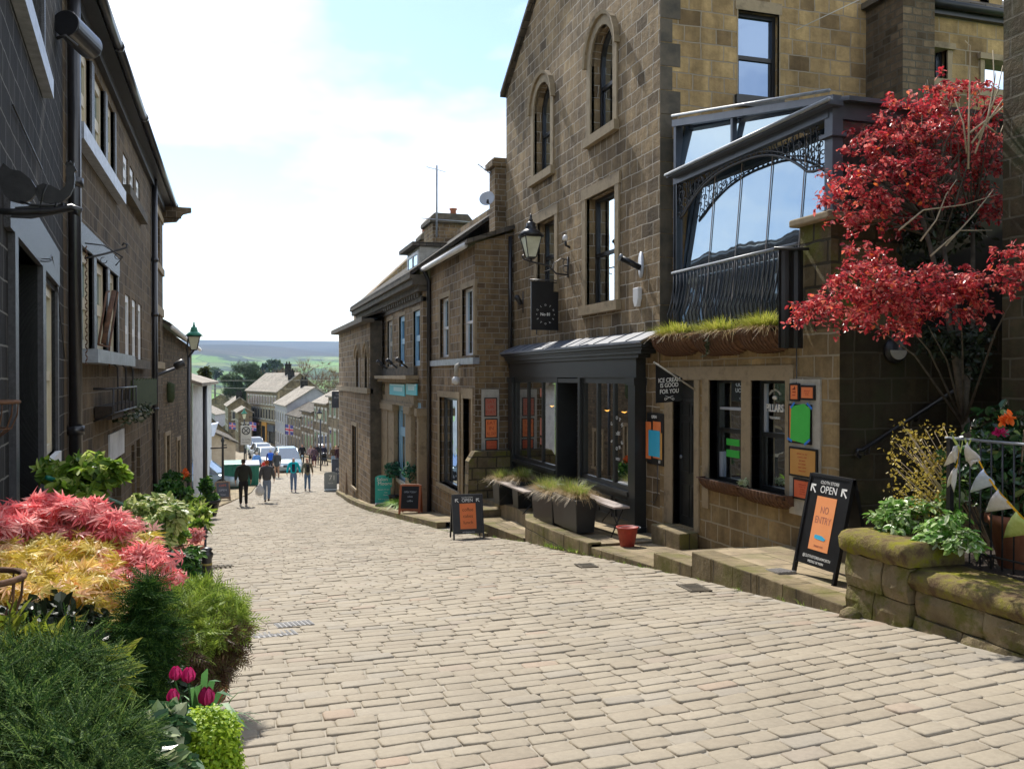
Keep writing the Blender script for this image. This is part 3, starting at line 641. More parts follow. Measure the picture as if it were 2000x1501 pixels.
# ---- conservatory on the terrace roof
CT = thing('conservatory', 'dark framed glazed conservatory with arched cast iron trim beside the gabled wall', 'conservatory', (6.9, 10.4, .55))
FC = Fr((6.40, 0, 0), (0, 1, 0), (-1, 0, 0)); ca, cz = 12.10, 8.42
zb = FC.z(1474, 272); zt1 = FC.z(1313, 238)
ze0 = FC.z(1630, 205)
zb = ze0-.02
b = MB(); FC.box(b, cz, ca, zb-.10, zb, -.06, .03); FC.box(b, cz-.15, ca, zb, zb+.05, -.06, .14)       # eaves beam
FC.poly(b, [(ca, zt1-.10), (ca, zt1), (cz-.12, zb+.12), (cz-.12, zb+.04)], -.06, .05)           # raking top rail
FC.box(b, ca-.07, ca, .55, zt1, -.1, .02)
b.build('beam', 'slateblue', CT)
b = MB(); b.tube([FC.p(ca-.1, zt1+.03, .1), FC.p(cz-.15, zb+.15, .12)], .02, 6); b.tube([FC.p(ca-.0, zb+.04, .16), FC.p(cz-.2, zb+.04, .16)], .025, 6); b.build('trim', 'lead', CT)
am = FC.a(1430); b = MB(); zmm = zb+(zt1-zb)*(am-cz)/(ca-cz); FC.box(b, am-.025, am+.025, zb, zmm, -.05, .02); b.build('glazing_bar', 'slateblue', CT)
b = MB(); b.prism([FC.p(cz+.05, zb+.02, -.03), FC.p(ca-.03, zb+.02, -.03), FC.p(ca-.03, zt1-.08, -.13), FC.p(cz+.05, zb+.06, -.035)], (.01, 0, 0)); b.build('upper_glass', 'glass_sky', CT)
b = MB(); b.prism([FC.p(cz+.1, .55, -.0), FC.p(ca-.1, .55, -.0), FC.p(ca-.1, zb-.1, -.20), FC.p(cz+.1, zb-.1, -.20)], (.012, 0, 0)); b.build('lower_glass', 'glass_sky', CT)
b = MB()
for u in (1374, 1425, 1484, 1549): a = FC.a(u); b.prism([FC.p(a-.007, .55, .005), FC.p(a+.007, .55, .005), FC.p(a+.007, zb-.12, -.188), FC.p(a-.007, zb-.12, -.188)], (-.008, 0, 0))
b.build('pane_joint', 'woodgrey', CT)
b = MB()          # column with its capital
FC.box(b, cz-.07, cz+.07, 1.45, zb, -.12, .02); FC.box(b, cz-.12, cz+.12, FC.z(1620, 270), FC.z(1620, 266)+.02, -.16, .06); b.build('column', 'slateblue', CT)
b = MB(); FC.box(b, ca-.1, ca-.02, .55, zb-.1, -.05, .02); b.build('jamb', 'blackmetal', CT)
b = MB()          # arched valance with scroll work
n = 30; top = []; bot = []; a_l, a_r = ca-.2, cz+.07; Lw = a_l-a_r
for i in range(n+1):
    t = i/n; a = a_l+(a_r-a_l)*t; dz = .05+.62*abs(2*t-.92)**2.6; dz = min(dz, .52)
    top.append((a, zb-.12)); bot.append((a, zb-.12-dz))
pts = [FC.p(a, z, .0) for a, z in bot]; b.tube(pts, .018, 6); b.tube([p+V(0, 0, .05) for p in pts], .009, 5)
for i in range(n):
    (a, z1_), (_, z0_) = top[i], bot[i]
    h = z1_-z0_
    if h < .05: continue
    ns_ = max(1, int(h/.1))
    for j in range(ns_):
        zc = z0_+(j+.5)*h/ns_; r = min(.055, h/ns_*.5); c0 = FC.p(a+.03*(-1)**j, zc, 0)
        b.tube([c0+FC.d*(r*(1-.1*q_)*math.cos(q_*.75+i))+V(0, 0, r*(1-.1*q_)*math.sin(q_*.75+i)) for q_ in range(8)], .0075, 4)
    b.tube([FC.p(a, z0_, 0), FC.p(a+.06, z1_, 0)], .007, 4)
b.build('valance', 'iron', CT)
b = MB(); b.prism([(6.5, cz-.2, zb+.05), (9.9, cz-.2, zb+.05), (9.9, ca+.02, zt1), (6.5, ca+.02, zt1)], (0, 0, .05)); b.build('roof', 'slateblue', CT)
FD = Fr((0, 8.42, 0), (1, 0, 0), (0, -1, 0)); b = MB()
for i in range(9):
    x = 6.75+i*.36; b.tube([FD.p(x, zb-.1), FD.p(x+.1, zb-.3), FD.p(x+.2, zb-.12), FD.p(x+.3, zb-.26)], .01, 5)
b.box(6.4, 9.9, 8.36, 8.46, zb-.12, zb+.06); b.build('side_beam', 'slateblue', CT)
b = MB(); b.box(6.55, 9.9, 8.4, 8.41, .55, zb-.1); b.build('side_glass', 'glass_dark', CT)

# ---- the low building with the pillars window
LB = thing('low_building', 'low stone building with two mullioned windows under hanging basket troughs', 'building', (6.29, 10.2, -2.1))
ywr, ywl = 8.1, 12.36; dz1 = F1.z(1338, 735)
a0, a1 = F1.a(1315), F1.a(1358); door = (min(a0, a1), max(a0, a1), -2.22, F1.z(1338, 742))
w1 = (F1.a(1450), F1.a(1386), F1.z(1418, 944), F1.z(1418, 740)); w2 = (F1.a(1536), F1.a(1468), F1.z(1502, 962), F1.z(1502, 740))
ztop = F1.z(1450, 655)
b = wall(F1, [(ywr, -2.6), (ywl, -2.9), (ywl, ztop), (ywr, ztop)], [rect(*door), rect(*w1), rect(*w2)], .2); 
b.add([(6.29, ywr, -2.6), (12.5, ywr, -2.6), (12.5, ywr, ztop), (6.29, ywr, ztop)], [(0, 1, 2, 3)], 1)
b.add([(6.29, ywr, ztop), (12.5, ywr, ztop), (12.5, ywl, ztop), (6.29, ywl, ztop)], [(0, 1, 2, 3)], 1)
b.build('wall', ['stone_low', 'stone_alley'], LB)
b = MB()
def jamb(a0, a1, z0, z1, pr=.02): F1.box(b, a0, a1, z0, z1, -.19, pr)
F1.box(b, w2[0]-.16, door[1]+.3, door[3]+.004, door[3]+.19, -.05, .022)
jamb(w2[0]-.15, w2[0], w2[2], w2[3]); jamb(w2[1], w1[0], w2[2], w2[3]); jamb(w1[1], w1[1]+.17, w1[2]-.4, w1[3])
jamb(door[0]-.14, door[0], door[2], door[3], .024); jamb(door[1], door[1]+.26, door[2], door[3], .018)
b.build('stone_frame', 'ashlar', LB)
for w, sn in ((w1, 0), (w2, 1)):
    ww = window(F1, w[0], w[1], w[2], w[3], LB, dep=.15, frame='charcoal', glass='glass_dark', rail=.5, fw=.055, sill=.09, sillm='ashlar', surround=None, sw=.0, sillproud=.02)
    b = MB()
    if sn == 0: F1.box(b, w[0]+.06, w[1]-.06, w[2]+.985, w[2]+1.02, -.16, -.125); b.build('shelf_bar', 'plastic_grey', ww); b = MB(); F1.box(b, w[1]-.1, w[1]-.06, w[2]+.05, w[2]+.4, -.16, -.12)
    else: F1.box(b, w[1]-.10, w[1]-.065, w[2]+.72, w[3]-.06, -.16, -.14)
    b.build('blind', 'plastic_grey', ww)
    if sn == 0:
        b = MB(); F1.box(b, w[0]+.32, w[1]-.18, w[2]+.5, w[2]+.59, -.158, -.156); F1.box(b, w[0]+.32, w[1]-.18, w[2]+.34, w[2]+.44, -.158, -.156); b.build('notice', 'green', ww)
    else:
        ac = F1.a(1513, -.155); zc = F1.z(1509, 797, -.155)
        textmesh('PILLARS', .132, F1.p(ac, zc, -.155), -F1.d, (0, 0, 1), 'whiteink', ww, bold=.003, sx=.82)
        arctext('HAND TO HAND', .14, .035, F1.p(ac, zc+.09, -.155), -F1.d, (0, 0, 1), 'whiteink', ww, 140, 40)
        bb = MB(); bb.lathe(F1.p(ac, zc+.135, -.155), [(.001, -.001), (.055, 0), (.03, .002), (.001, .003)], 16, axis=F1.n, sy=.5); bb.build('emblem', 'whiteink', ww)
        textmesh('TEA HOUSE', .042, F1.p(ac, zc-.12, -.155), -F1.d, (0, 0, 1), 'whiteink', ww)
# door
DR = MB(); F1.box(DR, door[0], door[1], door[2], door[3], -.16, -.11); dr = DR.build('door', 'charcoal', LB)
b = MB(); dw = door[1]-door[0]
for zz0, zz1 in ((door[2]+.12, door[2]+.62), (door[2]+.78, door[2]+1.55), (door[2]+1.62, door[3]-.35)):
    for s0, s1 in ((.08, .46), (.54, .92)):
        A0, A1 = door[0]+dw*s0, door[0]+dw*s1; ring(F1, b, rect(A0, A1, zz0, zz1), rect(A0+.03, A1-.03, zz0+.03, zz1-.03), -.11, -.098)
F1.box(b, door[0], door[1], door[3]-.32, door[3]-.28, -.11, -.09)
b.build('door_panel', 'charcoal', dr)
b = MB(); b.lathe(F1.p(door[1]-.07, door[2]+1.02, -.095), [(.0, -.012), (.025, -.01), (.03, .01), (.0, .02)], 10, axis=F1.n); b.build('door_knob', 'lead', dr)
b = MB(); b.box(5.98, 6.28, door[0]-.12, door[1]+.12, -2.6, door[2]); b.build('door_step', 'kerb', LB, bevel=.02)
# pier and parapet under the conservatory
b = MB(); zpt = F1.z(1585, 438); b.box(6.29, 7.25, F1.a(1622), F1.a(1562), ztop, zpt); b.build('pier', 'stone_mossy', LB)
b = MB(); b.box(6.2, 7.34, F1.a(1622)-.08, F1.a(1562)+.1, zpt, zpt+.09); b.build('pier_cap', 'ashlar', LB, bevel=.02)
# bulkhead lamp, handrail
b = MB(); FA = Fr((0, ywr, 0), (1, 0, 0), (0, -1, 0)); a, z = FA.px(1745, 684); b.lathe(FA.p(a, z, 0), [(.14, 0), (.15, .04), (.12, .07), (.0, .08)], 24, axis=FA.n)
bl = b.build('bulkhead_lamp', 'iron', None); tag(bl, 'round black bulkhead lamp with half moon lens on the shaded alley wall', 'wall lamp')
b = MB(); n = 12; pl = [(math.cos(math.pi+math.pi*i/n)*.105, math.sin(math.pi+math.pi*i/n)*.105) for i in range(n+1)]; FA.poly(b, [(a+x, z+y) for x, y in pl], .07, .09); b.build('lens', 'boardgrey', bl)
HR = MB(); p0 = FA.p(FA.a(1668), FA.z(1668, 886), .08); p1 = FA.p(FA.a(1935, .08), FA.z(1945, 716), .08)
HR.tube([p0+V(.02, 0, -.03), p0+V(-.03, 0, -.0), p0+V(-.02, 0, .05), p0+V(.05, 0, .05), p1], .022, 8)
for t in (.08, .45, .8): q = p0.lerp(p1, t)+V(0, 0, .03); HR.tube([q, q+V(0, .02, -.1), q+V(0, .1, -.12)], .012, 6)
tag(HR.build('handrail', 'iron'), 'black iron handrail climbing the shaded alley wall', 'handrail')
b = MB()          # steps in the alley
for i in range(16): b.box(6.9+i*.29, 7.25+i*.29, 6.9, 8.1, -2.2, -1.9+i*.17)
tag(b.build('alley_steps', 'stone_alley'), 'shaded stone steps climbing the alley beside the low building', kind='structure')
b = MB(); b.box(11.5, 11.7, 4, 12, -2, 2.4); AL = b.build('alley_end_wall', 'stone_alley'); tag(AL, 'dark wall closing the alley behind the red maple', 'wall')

# ---- balcony railing with belly bars
BR = thing('balcony_railing', 'black iron balcony railing with bellied bars over the basket troughs', 'railing', (6.25, 10.7, ztop))
al, ar_ = F1.a(1316), F1.a(1560); zr0 = ztop+.02; zr1 = F1.z(1430, 507)
b = MB(); b.tube([F1.p(al, zr1, .03), F1.p(ar_, zr1, .03)], .022, 8); b.build('top_rail', 'lead', BR)
b = MB(); b.tube([F1.p(al, zr0+.08, .03), F1.p(ar_, zr0+.08, .03)], .016, 6); b.build('bottom_rail', 'iron', BR)
nb = 30; b0 = None
for i in range(nb):
    a = al+(ar_-al)*(i+.5)/nb; H = zr1-zr0-.1; pts = [F1.p(a, zr1-.0, .03), F1.p(a, zr1-H*.25, .03), F1.p(a, zr1-H*.5, .07), F1.p(a, zr1-H*.72, .13), F1.p(a, zr1-H*.88, .10), F1.p(a, zr0+.08, .03)]
    b = MB(); b.tube(pts, .011, 6); b.build('baluster', 'iron', BR)
# ---- flat roof flag of the small terrace
# ---- dark shop front
SF = thing('shop_front', 'charcoal painted timber shop front with lead topped cornice and open doorway', 'shop front', (5.9, 15.7, -2.6))
FX = Fr((6.12, 0, 0), (0, 1, 0), (-1, 0, 0)); sl, sr = 19.7, 12.86
dl, drr = FX.a(1090), FX.a(1132)+.05
zc0 = .22; zbt = -2.72
b = MB()
FX.box(b, sr, sl, -.02, .30, -.40, 0)       # fascia board
FX.box(b, sr-.2, sl, .30, .36, -.15, .06); FX.box(b, sr-.4, sl, .36, .42, -.15, .11)
FX.box(b, sr-.6, sl, .46, .53, -.15, .20)
FX.box(b, sr-.5, sl, .42, .46, -.15, .14)
b.build('cornice', 'charcoal', SF)
b = MB(); b.prism([FX.p(sr-.65, .535, .23), FX.p(sl, .535, .23), FX.p(sl, .70, -.16), FX.p(sr-.65, .70, -.16)], (0, 0, .02)); b.build('lead_flashing', 'leadroof', SF)
b = MB()
for i in range(0, 11): y = sr+i*.66-.1; b.tube([FX.p(y, .56, .23), FX.p(y, .725, -.16)], .012, 5)
FX.box(b, sr-.65, sl, .515, .545, .225, .24); b.build('flashing_edge', 'leadroof', SF)
for a0, a1 in ((sr-.02, sr+.24), (sl-.3, sl)): b = MB(); FX.box(b, a0, a1, zbt, -.02, -.40, .03); FX.box(b, a0-.02, a1+.02, zbt, zbt+.3, -.40, .05); FX.box(b, a0-.02, a1+.02, -.14, -.02, -.4, .055); b.build('pilaster', 'charcoal', SF)
zs = -1.88
def bay(a0, a1, nl, lab):
    b = MB(); a0, a1 = min(a0, a1), max(a0, a1)
    FX.box(b, a0, a1, zs-.07, zs, -.14, .05); ring(FX, b, rect(a0, a1, zs, -.02), rect(a0+.07, a1-.07, zs+.08, -.12), -.10, -.03)
    for i in range(1, nl): a = a0+(a1-a0)*i/nl; FX.box(b, a-.035, a+.035, zs+.08, -.12, -.095, -.035)
    w = b.build('shop_window', 'charcoal', SF); g = MB(); FX.poly(g, rect(a0+.05, a1-.05, zs+.05, -.1), -.075, -.067); g.build('pane', 'shopglass', w)
    s = MB(); FX.box(s, a0, a1, zt(a0)-.2, zs-.07, -.14, -.04)
    for i in range(nl): A0, A1 = a0+(a1-a0)*i/nl+.07, a0+(a1-a0)*(i+1)/nl-.07; ring(FX, s, rect(A0, A1, zt(a0)+.12, zs-.16), rect(A0+.03, A1-.03, zt(a0)+.15, zs-.19), -.04, -.02)
    s.build('stall_riser', 'charcoal', SF); return w
wR = bay(sr+.24, drr-.1, 3, 'r'); wL = bay(dl+.1, sl-.3, 3, 'l')
b = MB(); FX.box(b, drr-.1, drr, zbt, -.02, -.4, .02); FX.box(b, dl, dl+.1, zbt, -.02, -.4, .02); FX.box(b, drr-.02, dl+.02, -.12, -.04, -.3, 0.01); b.build('door_jamb', 'charcoal', SF)
b = MB(); b.box(6.13, 6.9, drr, dl, zt(15)-.05, zt(15)+.1); b.build('threshold', 'ashlar', SF)
fr_a = FX.a(1147)
for i, s_ in enumerate(('CLOTH', 'STORE')): pass
ac = FX.a(1198); zc = FX.z(1198, 846)
arctext('CLOTH', .26, .085, FX.p(ac, zc, -.06), -FX.d, (0, 0, 1), 'whiteink', wR, 145, 35); arctext('STORE', .26, .085, FX.p(ac, zc, -.06), -FX.d, (0, 0, 1), 'whiteink', wR, 215, 325, True)
textmesh('No 81', .10, FX.p(ac, zc, -.06), -FX.d, (0, 0, 1), 'whiteink', wR)
textmesh('LUNCH', .07, FX.p(ac, FX.z(1198, 896), -.06), -FX.d, (0, 0, 1), 'whiteink', wR); textmesh('CAKES', .07, FX.p(FX.a(1229), FX.z(1229, 901), -.06), -FX.d, (0, 0, 1), 'whiteink', wR)
b = MB(); 
for u, v0, v1 in ((1058, 758, 775), (1058, 816, 850), (1058, 855, 868)): a, z1_ = FX.px(u, v0, -.06); z0_ = FX.z(u, v1, -.06); FX.box(b, a-.11, a+.11, z0_, z1_, -.062, -.06)
b.build('sign_reflection', 'faded', wL)  # reflection of the notice boards built as dim sheets on the pane
b = MB()       # pale counter strip behind the glass
FX.box(b, sr+.4, FX.a(1180), FX.z(1200, 884, -.5), FX.z(1200, 872, -.5), -.5, -.46); FX.box(b, sr+.3, drr-.15, zs+.0, zs+.03, -.6, -.12); b.build('window_shelf', 'woodgrey', wR)
b = MB(); FX.box(b, FX.a(1166, -.6), FX.a(1147, -.6), zs+.4, -.4, -.62, -.6); b.build('hanging_cloth', 'plastic_grey', wR)
# shop interior: dark room with lit pendants
b = MB(); x0, x1 = 6.31, 11
for f in ([(x1, 12.5, -3), (x1, 20.2, -3), (x1, 20.2, .6), (x1, 12.5, .6)], [(x0, 12.5, -3), (x1, 12.5, -3), (x1, 12.5, .6), (x0, 12.5, .6)], [(x0, 20.2, -3), (x1, 20.2, -3), (x1, 20.2, .6), (x0, 20.2, .6)]): b.add(f, [(0, 1, 2, 3)])
b.build('shop_room_wall', 'charcoal', SF)
b = MB(); b.add([(x0, 12.5, .3), (x1, 12.5, .3), (x1, 20.2, .3), (x0, 20.2, .3)], [(0, 1, 2, 3)]); b.add([(x0-.4, 12.5, -2.62), (x1, 12.5, -2.62), (x1, 20.2, -2.62), (x0-.4, 20.2, -2.62)], [(0, 1, 2, 3)], 0); b.build('shop_floor', 'wood', SF)
for u, v in ((1056, 787), (1078, 790), (1105, 791), (1186, 798), (1219, 801)):
    p = onX(u, v, 7.1); L = thing('pendant_lamp', {1056: 'glowing amber pendant lamp farthest left behind the shop glass', 1078: 'glowing amber pendant lamp just left of the shop doorway', 1105: 'amber pendant lamp seen through the open shop doorway', 1186: 'glowing amber pendant lamp above the round window lettering', 1219: 'glowing amber pendant lamp farthest right behind the shop glass'}[u], 'lamp', tuple(p), group='amber pendant lamps in the shop')
    b = MB(); b.tube([p+V(0, 0, .09), V(p.x, p.y, .3)], .006, 5); b.build('flex', 'black', L)
    b = MB(); b.lathe(p, [(.12, -.02), (.115, .03), (.05, .1), (.015, .12)], 16); b.build('shade', 'gold', L)
    b = MB(); b.lathe(p-V(0, 0, .055), [(.0, 0), (.05, .02), (.055, .05), (.0, .07)], 12); b.build('bulb', 'bulb', L)
b = MB(); b.box(8.2, 9.2, 12.9, 16.5, -2.62, -1.6); b.box(8.15, 9.25, 12.85, 16.55, -1.6, -1.54); tag(b.build('counter', 'wood'), 'dim wooden counter inside the shop', 'counter')

# ---- building with the blank side wall
G2 = thing('stone_house', 'two storey stone house with blank side wall and pale gutter left of the gabled building', 'house', (5.35, 22, -3.6))
F3 = Fr((5.35, 0, 0), (0, 1, 0), (-1, 0, 0)); FB = Fr((0, 19.93, 0), (1, 0, 0), (0, -1, 0)); yb = 24.9
w1 = (F3.a(877), F3.a(860), F3.z(867, 697), F3.z(867, 582)); w2 = (F3.a(925), F3.a(903), F3.z(913, 694), F3.z(913, 562))
g1 = (F3.a(896), F3.a(859), -2.9, F3.z(877, 776)); g2 = (F3.a(921), F3.a(905), -3.6, F3.z(912, 778))
b = wall(F3, [(19.93, -4.4), (yb, -4.4), (yb, 3.1), (19.93, 3.1)], [rect(*w) for w in (w1, w2, g1, g2)], .22)
wall(FB, [(5.35, -4.2), (8.6, -4.2), (8.6, 4.15), (5.35, 3.12)], b=b, mi=1); b.build('wall', ['stone_r3', 'stone_r2'], G2)
for w in (w1, w2): window(F3, *w, G2, dep=.12, frame='white', glass='glass_sky', rail=.5, fw=.06, surround='ashlar', sw=.14, sill=0, bars=1, proud=.015)
b = MB(); F3.box(b, 19.9, yb, F3.z(900, 712), F3.z(900, 700), -.1, .06); b.build('sill_band', 'lead', G2)
window(F3, *g1, G2, dep=.15, frame='blackmetal', glass='glass_mid', rail=None, fw=.07, bars=2, surround='ashlar', sw=.16, sill=.12)
b = MB(); F3.box(b, *g2, -.2, -.14); d_ = b.build('door', 'wood', G2)
b = MB(); F3.box(b, g2[0]-.14, g2[0], -3.4, g2[3], -.2, .02); F3.box(b, g2[1], g2[1]+.14, -3.4, g2[3], -.2, .02); F3.box(b, g2[0]-.16, g2[1]+.16, g2[3], g2[3]+.25, -.2, .024); b.build('door_surround', 'ashlar', G2)
b = MB(); b.prism([(5.12, 19.8, 3.08), (5.12, yb+.05, 3.08), (8.6, yb+.05, 4.28), (8.6, 19.8, 4.28)][::-1], (0, 0, .1)); b.build('roof', 'slate', G2)
b = MB(); b.tube([(5.12, 20.0, 3.06), (5.12, yb, 3.06)], .075, 8); b.build('gutter', 'white', G2)
b = MB(); b.tube([(5.12, 24.75, 3.05), (5.2, 24.75, 2.9), (5.28, 24.75, 2.7), (5.28, 24.75, -3.9)], .06, 8); b.build('drainpipe', 'blackmetal', G2)
b = MB(); b.tube([FB.p(6.2, 3.3, .05), FB.p(6.2, .2, .05)], .05, 8); b.tube([FB.p(6.2, .2, .05), FB.p(6.2, .1, .2)], .05, 6); b.build('side_pipe', 'blackmetal', G2)
b = MB(); b.box(6.02, 6.75, 20.55, 21.05, 3, 5.1); b.box(5.93, 6.84, 20.5, 21.12, 5.1, 5.24); b.box(5.98, 6.8, 20.5, 21.1, 5.24, 5.30); tag(b.build('chimney_stack', 'stone_r2'), 'plain stone chimney stack against the left edge of the gabled building', 'chimney')
p = F3.p(F3.a(901), F3.z(901, 738), 0); SL = thing('security_lamp', 'white security lamp on the wall above the shaded doorway', 'wall lamp', tuple(p))
b = MB(); b.tube([p+V(-.02, 0, .35), p+V(-.12, 0, .3), p+V(-.14, 0, .05)], .055, 8); b.build('arm', 'boardgrey', SL); b = MB(); b.lathe(p+V(-.14, 0, -.14), [(.02, -.02), (.1, .02), (.1, .12), (.05, .18)], 14); b.build('head', 'white', SL)
# mossy low wall end with the curved capstone in front of it
b = MB(); lw = [(884, 878), (880, 905), (876, 935)]
P = [onY(u, v, 19.7) for u, v in ((878, 960), (1003, 960), (1003, 878), (892, 878), (882, 890))]
b.prism([(5.05, 19.55, -4), (6.3, 19.55, -4), (6.3, 19.55, -1.72), (5.25, 19.55, -1.72), (5.1, 19.55, -1.95)], (0, .35, 0)); tag(b.build('low_wall', 'stone_mossy', bevel=.02), 'low stone wall with rounded end below the menu boards', 'wall')

# ---- cornice building with the turquoise shop
G3 = thing('cornice_building', 'long stone building with heavy cornice and turquoise shop sign', 'building', (5, 30, -4.5))
F4 = Fr((5.15, 0, 0), (0, 1, 0), (-1, 0, 0)); y0, y1 = 24.95, 38.6
uw = [(F4.a(821), F4.a(808), F4.z(814, 714), F4.z(814, 606)), (F4.a(791), F4.a(780), F4.z(785, 715), F4.z(785, 617)), (F4.a(767), F4.a(757), F4.z(762, 716), F4.z(762, 626)), (F4.a(744), F4.a(735), F4.z(740, 717), F4.z(740, 634))]
zb0, zb1 = F4.z(800, 731), F4.z(800, 746)
gh = [(F4.a(799), F4.a(777), -3.35, F4.z(788, 786)), (F4.a(822), F4.a(812), -4.0, F4.z(817, 786)), (F4.a(750), F4.a(736), -3.5, F4.z(742, 790))]
b = wall(F4, [(y0, -5.6), (y1, -5.6), (y1, 2.75), (y0, 2.75)], [rect(*w) for w in uw+gh], .22)
wall(Fr((0, y0, 0), (1, 0, 0), (0, -1, 0)), [(5.13, -4.5), (8.6, -4.5), (8.6, 4.6), (5.15, 2.75)], b=b, mi=0); b.build('wall', 'stone_r3', G3)
for i, w in enumerate(uw): window(F4, *w, G3, dep=.08, frame='paleblue' if i < 2 else 'boardgrey', glass='glass_mid' if i > 1 else 'glass_sky', rail=.5, fw=.16, surround='ashlar', sw=.12, sill=0, proud=.012)
b = MB(); F4.box(b, y0-.1, y1, 2.45, 2.62, -.1, .16); F4.box(b, y0-.15, y1, 2.62, 2.8, -.1, .34); F4.box(b, y0-.15, y1, 2.8, 2.9, -.1, .42); F4.box(b, y0, y1, uw[0][3]+.2, uw[0][3]+.34, -.1, .05)
b.build('cornice', 'ashlar_dark', G3)
b = MB()
for i in range(34): y = y0+.2+i*.4; F4.box(b, y, y+.16, 2.3, 2.45, -.1, .12)
b.build('dentil', 'ashlar_dark', G3)
b = MB(); F4.box(b, y0+.8, y1, zb0-.02, zb0+.22, -.1, .12); b.build('sill_band', 'ashlar_dark', G3)
b = MB(); F4.box(b, y0+.6, y1-.2, zb0-.14, zb0-.03, -.1, .40); F4.box(b, y0+.7, y1-.3, zb0-.24, zb0-.14, -.1, .28); F4.box(b, y0+.9, y1-.4, F4.z(800, 788), zb0-.24, -.1, .10); b.build('shop_fascia', 'ashlar', G3)
b = MB(); F4.box(b, y0+.9, y1-.4, F4.z(800, 788)-.08, F4.z(800, 788), -.1, .16); b.build('shop_lintel', 'ashlar', G3)
for i, (u0, u1) in enumerate(((768, 798), (801, 822))):
    b = MB(); F4.box(b, F4.a(u0), F4.a(u1), F4.z(u0, 770), F4.z(u0, 749), .10, .13); s_ = b.build('shop_sign', 'cyan', G3)
    ac = (F4.a(u0)+F4.a(u1))/2; b = MB(); zt3, zb3 = F4.z(u0, 749), F4.z(u0, 770); wv = abs(F4.a(u0)-F4.a(u1)); F4.box(b, ac-wv*.47, ac+wv*.47, zt3-.05, zt3-.01, .13, .136); F4.box(b, ac-wv*(.36 if i == 0 else .3), ac+wv*(.2 if i == 0 else .3), zb3+.14, zb3+.27, .13, .134); b.build('pale_panel', 'clothpale', s_)
b = MB(); F4.box(b, F4.a(757), F4.a(728), F4.z(742, 768), F4.z(742, 748), .10, .12); b.build('blind_panel', 'stone_mossy', G3)
for u0, u1 in ((811, 800), (826.5, 823), (777, 766), (764, 752), (736, 728)):
    b = MB(); F4.box(b, F4.a(u0), F4.a(u1), -5.4, F4.z(800, 788)-.08, -.1, .14); F4.box(b, F4.a(u0)-.06, F4.a(u1)+.06, F4.z(800, 788)-.3, F4.z(800, 788)-.08, -.1, .2); F4.box(b, F4.a(u0)-.04, F4.a(u1)+.04, -5.4, zr(27)+.55, -.1, .2); b.build('pilaster', 'ashlar', G3)
for i, w in enumerate(gh):
    window(F4, *w, G3, dep=.06, frame='paleblue' if i < 2 else 'white', glass='glass_mid', rail=.62 if i != 1 else None, fw=.26 if i < 2 else .14, surround=None, sw=.02, sill=.12, sillm='boardgrey', bars=1 if i == 0 else 0)
for y, z in ((26.8, 0), (28.6, 0), (30.6, 0), (33, 0)):
    b = MB(); b.tube([F4.p(y, zb0+.2, .1), F4.p(y+.05, zb0+.42, .36)], .03, 6); b.lathe(F4.p(y+.05, zb0+.42, .36), [(.06, -.12), (.07, .1), (.03, .12)], 8, axis=(-.6, 0, .5)); b.build('floodlight', 'iron', G3)
rz_ = onX(795, 525, 8.0).z; b = MB()
b.prism([(4.75, y0-.1, 2.88), (4.75, y1, 2.88), (8.0, y1+1, rz_), (8.0, y0-.1, rz_)][::-1], (0, 0, .12)); b.build('roof', 'slate_dark', G3)
b = MB(); b.box(7.6, 8.1, y0, y1+1, 2.2, rz_); b.build('rear_wall', 'stone_r3', G3)
# dormer
D = MB(); ya = 27.2; xf = 5.75; p_ = onY(820, 480, ya); q_ = onY(872, 478, ya); zt2 = p_.z; zbm = onY(820, 535, ya).z
D.box(p_.x, 8, ya, ya+2.1, zbm-.3, zt2); dm = D.build('dormer', 'boardgrey', G3)
b = MB(); b.box(p_.x-.25, 8.1, ya-.08, ya+2.3, zt2, zt2+.12); b.build('dormer_roof', 'slate', dm)
FDm = Fr((p_.x, 0, 0), (0, 1, 0), (-1, 0, 0)); b = MB(); ring(FDm, b, rect(ya+.15, ya+1.95, zbm+.02, zt2-.12), rect(ya+.25, ya+1.85, zbm+.12, zt2-.22), 0, .04); FDm.box(b, ya+1, ya+1.1, zbm+.1, zt2-.2, 0, .04); b.build('dormer_frame', 'white', dm)
b = MB(); FDm.poly(b, rect(ya+.2, ya+1.9, zbm+.1, zt2-.2), .008, .015); b.build('dormer_pane', 'glass_sky', dm)
b = MB()
for i in range(5): z = zbm-.1+i*.2; b.box(p_.x, 7.9, ya-.012, ya-.002, z, z+.185)
b.build('dormer_cladding', 'boardgrey', dm)
# chimneys and aerials
def chimney(name, x0, x1, y0_, y1_, z0, z1, label, pots, m='stone_r2'):
    t = thing('chimney_stack', label, 'chimney', ((x0+x1)/2, (y0_+y1_)/2, z0))
    b = MB(); b.box(x0, x1, y0_, y1_, z0, z1); b.build('stack', m, t)
    b = MB(); b.box(x0-.12, x1+.12, y0_-.12, y1_+.12, z1, z1+.14); b.prism([(x0-.12, y0_-.12, z1+.14), (x1+.12, y0_-.12, z1+.14), (x1-.05, y0_-.12, z1+.34), (x0+.05, y0_-.12, z1+.34)], (0, y1_-y0_+.24, 0)); b.build('cap', 'ashlar_dark', t)
    for x, y in pots: b = MB(); b.lathe((x, y, z1+.3), [(.13, 0), (.11, .3), (.15, .33), (.15, .38), (.1, .39)], 12); b.build('chimney_pot', 'terracotta', t)
    return t
Yc = 31.5; pa, pb = onY(845, 475, Yc), onY(915, 432, Yc); chimney('big', pa.x, pb.x, Yc, Yc+1.5, 2.5, onY(880, 436, Yc).z, 'wide stone chimney stack with one red pot behind the white dormer', [(onY(894, 420, Yc).x, Yc+.7)])
